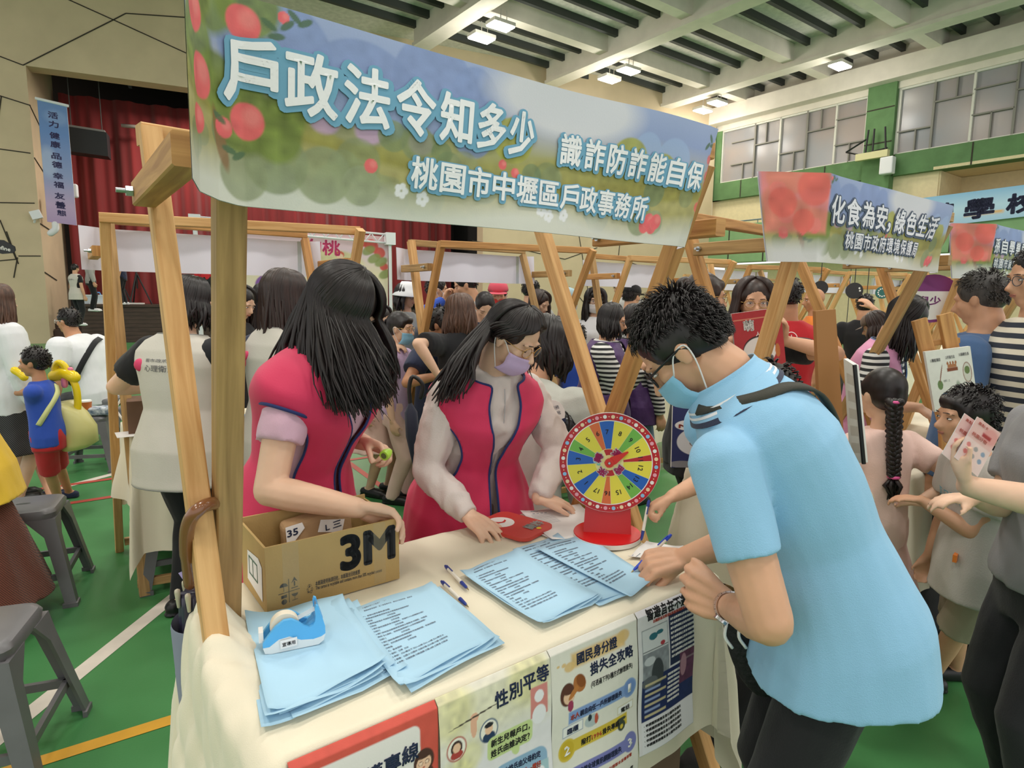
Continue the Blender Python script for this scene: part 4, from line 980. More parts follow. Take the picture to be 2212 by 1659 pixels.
# ================================================================== people
SKINS = [mat('skin_light', '#E9BFA2', .5, sss=.12, var=.06, vscale=12), mat('skin_warm', '#D9A685', .5, sss=.12, var=.08, vscale=12), mat('skin_tan', '#C58D69', .5, sss=.1, var=.08, vscale=12)]
HAIRB = mat('hair_black', '#231C1C', .4, spec=.5, var=.4, vscale=60, stretch=(1, 1, .08)); HAIRD = mat('hair_dark_brown', '#35241F', .42, var=.4, vscale=60, stretch=(1, 1, .08)); HAIRN = mat('hair_brown', '#5E4234', .45, var=.4, vscale=60, stretch=(1, 1, .08)); HAIRG = mat('hair_greying', '#4A4644', .5, var=.4, vscale=60, stretch=(1, 1, .08))
EYE = mat('eye_dark', '#1a1211', .2); EYEW = mat('eye_white', '#EDE8E4', .3); LIP = mat('lips', '#B97A6A', .5); GOLD = mat('spectacle_gold', '#C8A26A', .25, metal=1); BLK = mat('black_plastic', '#18181a', .4)
def fab(name, c, rough=.85, **k): return mat('cloth_' + name, c, rough, bump=k.pop('bump', .12), bscale=k.pop('bscale', 220), sheen=k.pop('sheen', .12), **k)
NAVYTRIM = fab('navy_piping', '#22306A')
def rotax(v, ax, a): return Matrix.Rotation(a, 3, Vector(ax).normalized()) @ Vector(v)
def catmull(pts, n):
    P = [Vector(p) for p in pts]; P = [P[0] * 2 - P[1]] + P + [P[-1] * 2 - P[-2]]; out = []
    for i in range(1, len(P) - 2):
        for k in range(n):
            t = k / n; a, b, c, d = P[i - 1:i + 3]
            out.append(.5 * ((2 * b) + (-a + c) * t + (2 * a - 5 * b + 4 * c - d) * t * t + (-a + 3 * b - 3 * c + d) * t ** 3))
    out.append(P[-2]); return out
class Rig: pass
BODY = {'f': dict(sh=.098, ring=[(-.075, .090, .070), (.0, .098, .074), (.06, .088, .064), (.11, .078, .058), (.17, .086, .066), (.235, .093, .070), (.275, .094, .060), (.305, .078, .046), (.322, .048, .038), (.338, .033, .033)], head=.133, arm=1.0),
        'm': dict(sh=.114, ring=[(-.075, .090, .070), (.0, .095, .072), (.06, .090, .067), (.11, .088, .066), (.17, .098, .072), (.235, .108, .075), (.275, .110, .064), (.305, .090, .050), (.322, .054, .042), (.338, .037, .037)], head=.131, arm=1.08),
        'c': dict(sh=.098, ring=[(-.075, .088, .072), (.0, .094, .078), (.06, .088, .074), (.11, .085, .070), (.17, .086, .068), (.235, .092, .068), (.275, .093, .058), (.305, .078, .046), (.322, .046, .038), (.338, .034, .034)], head=.165, arm=1.0)}
def rig(head, yaw, sex='f', lean=0, pitch=5, look=0, roll=0, H=None, side=0, twist=0, hipz=None, wide=1.0, neckf=0, neckl=0, shf=0):
    r = Rig(); r.shf = shf; r.B = BODY[sex]; r.sex = sex; r.wide = wide
    F = Vector((math.cos(R(yaw)), math.sin(R(yaw)), 0)); L = Z.cross(F); r.F, r.L = F, L
    lz = lambda a: (Z * math.cos(R(a)) + F * math.sin(R(a)) + L * math.sin(R(side))).normalized()
    def spine(t):                                       # metres per unit height, measured from the hip
        k = min(1, max(0, t / .30)); a = lean * (.55 + .6 * k)
        if t < 0: a *= max(.25, 1 + t * 9)
        n = 12; p = Vector((0, 0, 0)); 
        for i in range(n): p = p + lz(lean * (.55 + .6 * min(1, max(0, (t * (i + .5) / n) / .30))) if t > 0 else lean * .1) * (t / n)
        d = lz(a); tw = R(twist * k); lat = L * math.cos(tw) + F * math.sin(tw); lat = (lat - d * lat.dot(d)).normalized()
        return p, d, lat, lat.cross(d).normalized()
    r.spine = spine
    ha = R(yaw + look); HFl = Vector((math.cos(ha), math.sin(ha), 0)); HL = Z.cross(HFl)
    HF = HFl * math.cos(R(pitch)) - Z * math.sin(R(pitch)); HU = HL.cross(HF) * -1
    HU = HF.cross(HL)
    if HU.z < 0 and abs(pitch) < 90: HU = -HU
    if roll: HU = rotax(HU, HF, R(roll)); HL = rotax(HL, HF, R(roll))
    r.HF, r.HL, r.HU = HF, HL, HU
    pn, dn_s, _, _ = spine(.325)
    hh = r.B['head']
    r.hk = pn + (HU * .55 + dn_s * .45).normalized() * (.035 + hh * .46 + neckl) + HF * .012 + F * neckf
    hd = Vector(head)
    if H is None: H = hd.z / (.52 + r.hk.z) if hipz is None else (hd.z - hipz) / r.hk.z
    r.H = H; r.hip = hd - r.hk * H; r.head = hd; r.hh = hh * H
    return r
def torso_rings(r, grow=0, t0=-.075, t1=.338, n=26, flare=0, fac=1.0, nseg=32, belly=0, cap=0):
    out = []; T = [q[0] for q in r.B['ring']]
    for i in range(n + 1):
        t = t0 + (t1 - t0) * i / n
        a = np.interp(t, T, [q[1] for q in r.B['ring']]); b = np.interp(t, T, [q[2] for q in r.B['ring']])
        k = max(0, (.12 - t) / .2); a = a * fac * r.wide + grow / r.H + flare * k + cap * math.exp(-((t - .262) / .052) ** 2); b = b * fac * (r.wide * .6 + .4) + grow / r.H + flare * k + belly * math.exp(-((t - .06) / .07) ** 2)
        p, d, lat, fr = r.spine(t)
        bust = .010 * math.exp(-((t - .215) / .035) ** 2) if r.sex == 'f' else 0
        ring = []
        for s in range(nseg):
            th = 2 * math.pi * s / nseg; c, sn = math.cos(th), math.sin(th)
            x = abs(sn) ** .85 * math.copysign(1, sn) * a; y = abs(c) ** .85 * math.copysign(1, c) * b + (bust if c > 0 else 0) * abs(c)
            ring.append(r.hip + (p + lat * x + fr * y) * r.H)
        out.append(ring)
    return out
def joint(r, side): 
    p, d, lat, fr = r.spine(.272); return r.hip + (p + lat * (r.B['sh'] * r.wide * side) + fr * r.shf) * r.H
def ik(a, b, l1, l2, hint):
    v = b - a; D = v.length
    if D > (l1 + l2) * .999: k = D / ((l1 + l2) * .999); l1 *= k; l2 *= k
    d = v.normalized(); x = (l1 * l1 - l2 * l2 + D * D) / (2 * D); h = math.sqrt(max(0, l1 * l1 - x * x))
    q = Vector(hint) - d * Vector(hint).dot(d)
    if q.length < 1e-5: q = d.orthogonal()
    return a + d * x + q.normalized() * h
def arm(r, side, wrist=None, hint=None, sc=1):
    """side +1 left, -1 right; returns shoulder, elbow, wrist"""
    s = joint(r, side); H = r.H
    if wrist is None: wrist = s + (r.L * side * .045 + r.F * .03 - Z * .315) * H
    hint = hint if hint is not None else (-r.F * .6 + r.L * side * .5 - Z * .3)
    return s, ik(s, Vector(wrist), .172 * H * sc, .150 * H * sc, hint), Vector(wrist)
def add_hand(m, w, d, n, s, side, curl=(25, 30, 20), thumb=None, spread=.0, fingers=None, rw=None):
    """one hand with palm, four jointed fingers and a thumb; d points along the hand, n out of the palm"""
    d = Vector(d).normalized(); n = Vector(n); n = (n - d * n.dot(d)).normalized(); t = d.cross(n) * (-side)
    kn = [(.50, .21), (.53, .07), (.505, -.075), (.455, -.20)]; ln = [.39, .44, .41, .32]
    rr = s * .056
    for i, (a, b) in enumerate(kn):
        k = w + d * (a * s) + t * (b * s) - n * (.0 if i in (1, 2) else -.01) * s
        m.tube([w + t * (b * .62 * s) + d * .02 * s, w + d * (a * .55 * s) + t * (b * .9 * s), k], [s * .075, s * .082, rr * 1.12], 8, rounded=True)
        c = fingers[i] if fingers else curl
        ang = 0; p = k; pts = [k]; sd = d + t * (b * spread)
        for j, (f, cc) in enumerate(zip((.46, .30, .24), c)):
            ang += R(cc); p = p + (sd.normalized() * math.cos(ang) + n * math.sin(ang)) * (ln[i] * s * f); pts.append(p)
        m.tube(pts, [rr * 1.02, rr * .96, rr * .88, rr * .70], 8, rounded=True)
    m.tube([w + t * .05 * s + d * .05 * s + n * .03 * s, w + t * .14 * s + d * .28 * s + n * .05 * s], [s * .09, s * .08], 8, rounded=True)
    th = thumb or (.75, .55, .25, 20)
    b0 = w + d * .14 * s + t * .14 * s + n * .04 * s
    dr = (d * th[0] + t * th[1] + n * th[2]).normalized(); p1_ = b0 + dr * .22 * s
    d2 = (dr + n * math.sin(R(th[3])) * .7 + d * .3).normalized(); p2_ = p1_ + d2 * .18 * s; d3 = (d2 + n * math.sin(R(th[3])) * .5 - t * .25).normalized(); p3_ = p2_ + d3 * .13 * s
    m.tube([b0, p1_, p2_, p3_], [s * .078, s * .066, s * .06, s * .045], 8, rounded=True)
def head_mesh(m, r, detail=True):
    h = r.hh; f = lambda x, y, z: r.head + (r.HL * x + r.HF * y + r.HU * z) * h; fr = (r.HL, r.HF, r.HU)
    b = lambda c, q: m.ball(f(*c), [x * h for x in q], fr, 20, 14)
    b((0, -.065, .11), (.335, .41, .385)); b((0, .08, -.13), (.27, .285, .34)); b((0, .215, -.385), (.125, .11, .095)); b((0, .05, -.3), (.24, .22, .14))
    for s in (-1, 1):
        b((s * .15, .235, -.1), (.11, .10, .12)); b((s * .335, -.02, -.06), (.03, .075, .12)); b((s * .355, -.045, -.02), (.022, .06, .07)); b((s * .125, .325, .085), (.11, .05, .035)); b((s * .045, .425, -.155), (.035, .035, .03))
    m.tube([f(0, .345, .03), f(0, .40, -.06), f(0, .455, -.14)], [h * .032, h * .04, h * .052], 10, rounded=True)
    b((0, .345, -.245), (.09, .05, .03)); b((0, .335, -.285), (.075, .05, .028))
    p, d, lat, frr = r.spine(.30); nb = r.hip + p * r.H
    rn = .034 * r.H * (1.12 if r.sex == 'm' else 1)
    m.tube([nb, f(0, -.10, -.42), f(0, -.06, -.2)], [rn * 1.15, rn, rn], 16)
def face_parts(r, t, eyes='open', lips=True, skin=None, hair=HAIRB):
    h = r.hh; f = lambda x, y, z: r.head + (r.HL * x + r.HF * y + r.HU * z) * h; fr = (r.HL, r.HF, r.HU)
    for s in (-1, 1):
        m = MB()
        if eyes == 'open': m.ball(f(s * .145, .327, .0), (h * .055, h * .03, h * .016), fr, 12, 8, 0); m.ball(f(s * .14, .343, .001), (h * .022, h * .018, h * .0175), fr, 10, 6, 1); m.tube([f(s * .205, .30, .002), f(s * .145, .352, .018), f(s * .088, .335, .004)], [h * .003, h * .008, h * .004], 6, mi=1)
        else: m.tube([f(s * .21, .30, -.01), f(s * .145, .352, -.022), f(s * .085, .335, -.012)], [h * .004, h * .009, h * .004], 6, mi=1)
        m.build('eye', [EYEW, EYE], t, True)
        m = MB().tube([f(s * .225, .29, .072), f(s * .15, .365, .104), f(s * .065, .38, .098)], [h * .006, h * .014, h * .012], 6, flat=.6); m.build('eyebrow', hair, t, True)
    if lips: m = MB(); m.ball(f(0, .375, -.25), (h * .085, h * .03, h * .018), fr, 12, 8); m.ball(f(0, .37, -.275), (h * .07, h * .03, h * .018), fr, 12, 8); m.build('lips', LIP, t, True)
def mask(r, t, m_, loops=True, sag=0):
    h = r.hh; f = lambda x, y, z: r.head + (r.HL * x + r.HF * y + r.HU * z) * h
    def g(s, v):
        x = (s - .5) * 2; z = -.12 - .37 * v; wd = .30 - .03 * v; 
        y = .43 * math.sqrt(max(0, 1 - (abs(x) * .88) ** 2.2)) - .10 * max(0, v - .6) / .4 + .055 * math.exp(-(x * 3) ** 2) * (1 - abs(v - .35) * 1.2) - .02
        return f(x * wd, y + .004 * math.sin(v * 18), z - .02 * (1 - abs(x)) * v + sag)
    m = MB(); m.grid(lambda s, v: g(1 - s, v), 18, 12); o = m.build('face_mask', m_, t, True)
    md = o.modifiers.new('thickness', 'SOLIDIFY'); md.thickness = .002; md.offset = 1
    if loops:
        for s in (0, 1):
            q = 1 if s else -1; q = -1 if s == 0 else 1
            m = MB().tube(catmull([g(s, .04), f(q * .35, .05, .0), f(q * .375, -.09, -.0), f(q * .345, -.06, -.17), g(s, .95)], 5), h * .008, 6); m.build('ear_loop', mat('ear_loop_white', '#E9E6E6', .7), o, True)
    return o
def glasses(r, t, m_=GOLD, big=1, y=.0, thick=.007):
    h = r.hh; f = lambda x, y_, z: r.head + (r.HL * x + r.HF * y_ + r.HU * z) * h; m = MB()
    for s in (-1, 1):
        pts = [f(s * .155 + .105 * big * math.cos(a), .40 - .03 * abs(math.cos(a)) * (1 if math.cos(a) * s > 0 else 0), y - .01 + .085 * big * math.sin(a)) for a in [2 * math.pi * i / 18 for i in range(19)]]
        m.tube(pts, h * thick, 6)
        m.tube([f(s * (.155 + .1 * big), .37, y + .02), f(s * .335, .28, y + .02), f(s * .365, -.03, y + .01), f(s * .36, -.1, y - .05)], h * thick, 6)
    m.tube([f(-.05, .40, y), f(0, .42, y + .015), f(.05, .40, y)], h * thick, 6)
    o = m.build('spectacle_frame', m_, t, True)
    for s in (-1, 1):
        g = MB(); g.add([f(s * .155 + .1 * big * math.cos(2 * math.pi * i / 18), .398, y - .01 + .08 * big * math.sin(2 * math.pi * i / 18)) for i in range(18)], [tuple(range(18))]); g.build('lens', mat('lens_clear', '#F2F4F6', .05, alpha=.13), o)
    return o
# ---------------------------------------------------------------- hair
def hair_cap(r, m_, t, low=-.26, front=.2, puff=1.0, bangs=False, vox=.009, name='hair'):
    h = r.hh; f = lambda x, y, z: r.head + (r.HL * x + r.HF * y + r.HU * z) * h; fr = (r.HL, r.HF, r.HU); m = MB()
    m.ball(f(0, -.095, .14), (h * .37 * puff, h * .425 * puff, h * .40 * puff), fr, 24, 18)
    m.ball(f(0, -.20, -.02), (h * .335 * puff, h * .30 * puff, h * .30), fr, 20, 14)
    for s in (-1, 1): m.ball(f(s * .30, .02, .13), (h * .07 * puff, h * .20, h * .17), fr, 14, 10)
    if bangs: m.ball(f(0, .20, .27), (h * .27, h * .17, h * .14), fr, 16, 10)
    return fused(m, name, m_, t, vox, 2)
def locks(r, m_, t, guides, n=110, seed=1, rad=.011, fall=None, name='hair_strands', top=(0, -.05), puff=1.04, part=0, jitter=.012, seg=6, flat=.55):
    """loose strands: guides = [(azimuth degrees, end offset in head heights or world point, how far down the skull)]"""
    h = r.hh; rr = random.Random(seed); m = MB(); g = sorted(guides, key=lambda q: q[0])
    az = [q[0] for q in g]
    ends = [(r.head + (r.HL * q[1][0] + r.HF * q[1][1]) * h + Z * (q[1][2] * h)) if not isinstance(q[1], Vector) else q[1] for q in g]
    for i in range(n):
        a = az[0] + (az[-1] - az[0]) * (i + rr.random()) / n
        k = max(0, min(len(az) - 2, sum(1 for q in az if q <= a) - 1)); u = (a - az[k]) / max(1e-6, az[k + 1] - az[k])
        end = ends[k].lerp(ends[k + 1], u) + Vector((rr.gauss(0, 1), rr.gauss(0, 1), rr.gauss(0, .8))) * jitter
        dip = g[k][2] * (1 - u) + g[k + 1][2] * u
        ar = R(a); ex, ey = math.sin(ar), math.cos(ar)
        pts = []; lay = puff * (1 + .05 * rr.random())
        p0 = part * h
        for j in range(6):
            e = R(4 + (dip - 4) * j / 5)
            x = ex * math.sin(e) * .385; y = ey * math.sin(e) * .45 - .05; z = math.cos(e) * .42 + .105
            pts.append(r.head + (r.HL * (x * lay + part * (1 - j / 5)) + r.HF * (y * lay) + r.HU * (z * lay)) * h)
        q0 = pts[-1]
        for j in range(1, 6):
            s = j / 5; mid = q0.lerp(end, s); mid += (q0 - r.head).normalized() * (.10 * h * math.sin(s * math.pi)) * .6
            pts.append(mid + Vector((rr.gauss(0, 1), rr.gauss(0, 1), 0)) * jitter * .35 * s)
        pts = catmull(pts, 2)
        w_ = rad * (.75 + .5 * rr.random()); L = len(pts)
        m.tube(pts, [w_ * (.35 + .65 * min(1, 5 * k_ / L)) * (1 if k_ < L * .75 else max(.12, (L - k_) / (L * .25))) for k_ in range(L)], seg, flat=flat, up=r.HF)
    return m.build(name, m_, t, True)
def spikes(r, m_, t, n=260, ln=.13, seed=2, rad=.006, name='hair_strands', low=112):
    """short cropped strands all over the scalp, combed forwards"""
    h = r.hh; rr = random.Random(seed); m = MB()
    for i in range(n):
        a = rr.uniform(0, 2 * math.pi); e = R(low) * math.sqrt(rr.random()); sx, sy, sz = math.sin(a) * math.sin(e), math.cos(a) * math.sin(e), math.cos(e)
        if sy > .55 and e > R(58): continue
        if abs(math.sin(a)) > .5 and sy > -.25 and e > R(84): continue
        nv = (r.HL * sx + r.HF * sy + r.HU * sz).normalized()
        p = r.head + (r.HL * (sx * .372) + r.HF * (sy * (.425 if sz > 0 else .40) - (.095 if sz > 0 else .13)) + r.HU * (sz * .40 + .14 if sz > 0 else sz * .62 + .14)) * h + nv * (.02 * h if e > R(72) else 0)
        fl = r.HF * (.8 if e < R(75) else -.15) - r.HU * (.25 + .75 * math.sin(e)); fl = fl - nv * fl.dot(nv)
        dr = (nv * (.24 if e < R(75) else .12) + fl + Vector((rr.gauss(0, .18), rr.gauss(0, .18), rr.gauss(0, .18)))).normalized(); L = ln * h * rr.uniform(.6, 1.15) * (1 if e < R(70) else .6)
        q = p + dr * L
        m.tube([p - nv * .02 * h, p.lerp(q, .5) + nv * .03 * h, q], [rad, rad * .9, rad * .12], 5, flat=.55)
    for i in range(n // 3):
        a = rr.uniform(R(70), R(290)); e = rr.uniform(R(55), R(125)); nv = (r.HL * (math.sin(a) * math.sin(e)) + r.HF * (math.cos(a) * math.sin(e)) + r.HU * math.cos(e)).normalized()
        if math.cos(a) > -.15 and e > R(80): continue
        p = r.head + (r.HL * (math.sin(a) * math.sin(e) * .335) + r.HF * (math.cos(a) * math.sin(e) * .30 - .20) + r.HU * (math.cos(e) * .30 - .02)) * h
        dr = (nv * .15 - r.HU + r.HF * -.1 + Vector((rr.gauss(0, .15), rr.gauss(0, .15), rr.gauss(0, .15)))).normalized(); q = p + dr * ln * h * .6
        m.tube([p - nv * .01 * h, p.lerp(q, .5) + nv * .02 * h, q], [rad, rad * .9, rad * .12], 5, flat=.55)
    return m.build(name, m_, t, True)
# ---------------------------------------------------------------- whole person
def person(label, head, yaw, sex='f', skin=0, hair=HAIRB, group=None, vox=.0085, **k):
    r = rig(head, yaw, sex, **{q: k[q] for q in ('lean', 'pitch', 'look', 'roll', 'H', 'side', 'twist', 'hipz', 'wide', 'neckf', 'neckl', 'shf') if q in k})
    H = r.H; g0 = k.get('ground', 0)
    t = thing('person', label, 'person', (r.hip.x, r.hip.y, g0)); r.t = t
    if group: t['group'] = group
    sk = SKINS[skin]
    # legs
    feet = k.get('feet'); stand = Vector((r.hip.x, r.hip.y, g0))
    legs = []
    for s in (1, -1):
        hj = r.hip + (r.L * s * .050 - Z * .02) * H
        if feet: ft = Vector(feet[0 if s > 0 else 1])
        else: ft = Vector((r.hip.x, r.hip.y, g0)) + (r.L * s * .055 + r.F * (.02 * s)) * H
        an = ft + Z * (.042 * H)
        kn = ik(hj, an, .245 * H, .235 * H, k.get('knee', r.F + r.L * .15 * s)); legs.append((hj, kn, an, ft))
    # arms
    al, ar = k.get('armL', (None, None)), k.get('armR', (None, None))
    arms = [arm(r, 1, *al[:2], k.get('arml', 1)), arm(r, -1, *ar[:2], k.get('arml', 1))]; r.arms = arms
    aw = r.B['arm'] * (.5 + .5 * r.wide); A_ = lambda v: v * H * aw
    m = MB(); m.loft(torso_rings(r, -.012)); head_mesh(m, r)
    for (s, e, w_), sd, spec in zip(arms, (1, -1), (al, ar)):
        m.tube([s, s.lerp(e, .3), s.lerp(e, .7), e], [A_(.030), A_(.029), A_(.026), A_(.0245)], 12, rounded=True)
        m.tube([e, e.lerp(w_, .25), e.lerp(w_, .65), w_], [A_(.0245), A_(.0255), A_(.021), A_(.0158)], 12, rounded=True)
        hs = spec[2] if len(spec) > 2 else {}
        d = hs.get('d', (w_ - e).normalized()); n = hs.get('n', -r.L * sd + r.F * .3)
        add_hand(m, w_, d, n, H * .104 * r.B['arm'] ** .5, sd, hs.get('curl', (22, 28, 18)), hs.get('thumb'), hs.get('spread', .3), hs.get('fingers'))
    for hj, kn, an, ft in legs:
        m.tube([hj, hj.lerp(kn, .5), kn, kn.lerp(an, .3), an], [.050 * H, .044 * H, .033 * H, .032 * H, .021 * H], 12, rounded=True)
        m.tube([an - r.F * .03 * H - Z * .015 * H, ft + r.F * .05 * H + Z * .02 * H, ft + r.F * .095 * H + Z * .016 * H], [.022 * H, .022 * H, .017 * H], 10, rounded=True)
    fused(m, 'body', sk, t, vox, 2)
    # clothes
    fo = lambda n_, d_: (d_[0], d_[1], (0, 0, 1), d_[2] if len(d_) > 2 else .4, len(label) + n_)
    if k.get('bottom'):
        kind, bm_ = k['bottom'][:2]; m = MB()
        m.loft(torso_rings(r, .008, -.085, .05, 8))
        if kind in ('trousers', 'shorts', 'jeans'):
            lo = .62 if kind == 'shorts' else 2
            for hj, kn, an, ft in legs:
                q = [hj, hj.lerp(kn, .5), kn, kn.lerp(an, .35), kn.lerp(an, .75), an - Z * .012 * H]; rad = [.060, .055, .045, .042, .037, .036]
                wd = k.get('legw', 1.0); rad = [x * wd for x in rad]
                if kind == 'shorts': q = [hj, hj.lerp(kn, .5), hj.lerp(kn, .93)]; rad = [.060, .060, .058]
                m.tube(q, [x * H for x in rad], 14)
        else:                                             # skirt
            ln_ = k.get('skirt', .25); p0 = r.hip
            rings = []
            for i in range(9):
                s = i / 8; z = -.02 - ln_ * s; wv = .095 + k.get('flarew', .07) * s
                rings.append([p0 + (r.L * math.sin(a) * wv + r.F * math.cos(a) * wv * .85 + Z * z) * H + (r.L * math.sin(a) + r.F * math.cos(a)) * .012 * s * math.sin(a * 9 + 1) for a in [2 * math.pi * i2 / 48 for i2 in range(48)]][::-1])
            m.loft(rings)
        fused(m, {'trousers': 'trousers', 'jeans': 'jeans', 'shorts': 'shorts', 'skirt': 'skirt'}[kind], bm_, t, max(vox, .009), 2, fo(1, k.get('bfold', (.004, 9, .5))))
    if k.get('top'):
        kind, tm = k['top'][:2]; o = k['top'][2] if len(k['top']) > 2 else {}
        gr = o.get('grow', .010); m = MB()
        m.loft(torso_rings(r, gr, o.get('hem', -.06), o.get('neck', .328), 26, o.get('flare', 0), belly=o.get('belly', 0)))
        sl = o.get('sleeve', .55); sr = o.get('srad', 1.0)
        for (s, e, w_) in arms:
            if kind == 'sleeveless': m.tube([s, s.lerp(e, .06)], [A_(.038), A_(.034)], 12, rounded=True); continue
            if kind == 'short':
                bl = o.get('ball', .041 * sr)
                m.tube([s - (e - s) * .05, s.lerp(e, .3), s.lerp(e, sl * .75), s.lerp(e, sl)], [A_(bl), A_((bl + .042 * sr) / 2), A_(.042 * sr), A_(.040 * sr)], 16)
                m.ball(s, A_(bl))
            else:
                m.tube([s, s.lerp(e, .4), e], [A_(.039) * sr, A_(.039) * sr, A_(.034) * sr], 14, rounded=True)
                m.tube([e, e.lerp(w_, .4), e.lerp(w_, o.get('cuff', .95))], [A_(.034) * sr, A_(.032) * sr, A_(.024) * (.5 + .5 * sr)], 14, rounded=False); m.ball(e, A_(.0345) * sr)
        fused(m, o.get('name', 'shirt'), tm, t, o.get('vox', max(vox, .008)), o.get('smooth', 3), fo(2, o.get('fold', (.0035, 11, .4))))
    # shoes
    if k.get('shoes') is not None:
        for hj, kn, an, ft in legs:
            m = MB(); hl = ft - r.F * .035 * H
            m.tube([hl + Z * .024 * H, ft + r.F * .04 * H + Z * .022 * H, ft + r.F * .085 * H + Z * .017 * H, ft + r.F * .105 * H + Z * .014 * H], [.024 * H, .028 * H, .027 * H, .017 * H], 12, rounded=True)
            m.tube([hl + Z * .005 * H, ft + r.F * .1 * H + Z * .005 * H], [.027 * H, .027 * H], 12, flat=.2, rounded=True, up=Z)
            fused(m, 'shoe', k['shoes'], t, .008, 2)
    r.legs = legs
    # face and hair
    if k.get('face', True): face_parts(r, t, k.get('eyes', 'open'), 'mask' not in k, sk, hair)
    if 'mask' in k: mask(r, t, k['mask'])
    if 'specs' in k: glasses(r, t, k['specs'] if not isinstance(k['specs'], bool) else GOLD)
    hs = k.get('style', 'short'); sd = len(label) * 3 + int(abs(head[0]) * 100)
    fine = k.get('fine', .6)
    nb = lambda n_: int(n_ * fine)
    def hang(l, back=-.3, w=.42, fr_=.12): return [(-205, (.0 * w, back - .1, -l), 98), (-150, (-w * .6, back, -l), 100), (-100, (-w, back * .5, -l), 100), (-62, (-w * .95, fr_, -l * .95), 98)], [(62, (w * .95, fr_, -l * .95), 98), (100, (w, back * .5, -l), 100), (150, (w * .6, back, -l), 100), (205, (0, back - .1, -l), 98)]
    if hs == 'short': hair_cap(r, hair, t, vox=max(vox, .009), bangs=k.get('bangs', False)); spikes(r, hair, t, nb(340), k.get('hl', .12), sd, (.0085 if fine > 3 else .012 if fine > 1 else .022) * r.hh)
    elif hs in ('long', 'bob'):
        hair_cap(r, hair, t, vox=max(vox, .009), bangs=k.get('bangs', False)); l = k.get('hl', 1.5 if hs == 'long' else .62)
        for gg in hang(l, -.35 if hs == 'long' else -.25): locks(r, hair, t, gg, nb(75), sd, .075 * r.hh * (1 if fine > .8 else 1.3), jitter=.07 * r.hh, seg=5)
    elif hs in ('pony', 'braid', 'bun'):
        hair_cap(r, hair, t, puff=.985, vox=max(vox, .009), bangs=k.get('bangs', False)); h = r.hh
        f = lambda x, y, z: r.head + (r.HL * x + r.HF * y + r.HU * z) * h
        if hs == 'pony':
            b = f(0, -.52, k.get('tailz', .12)); e = b - Z * (k.get('hl', .9) * h) - r.HF * .15 * h; m = MB(); rr = random.Random(sd)
            for i in range(nb(60)):
                o = Vector((rr.gauss(0, 1), rr.gauss(0, 1), rr.gauss(0, 1))) * .045 * h
                m.tube(catmull([f(rr.uniform(-.1, .1), -.42, k.get('tailz', .12)), b + o * .6 + Z * .03 * h, b.lerp(e, .5) - r.HF * .06 * h + o * 1.5, e + o * 1.7], 3), [.03 * h, .035 * h, .036 * h, .036 * h, .035 * h, .034 * h, .03 * h, .025 * h, .015 * h, .004 * h], 5)
            m.build('ponytail', hair, t, True)
        elif hs == 'bun': fused(MB().ball(f(0, -.48, .2), h * .2), 'hair_bun', hair, t, .009)
    return r
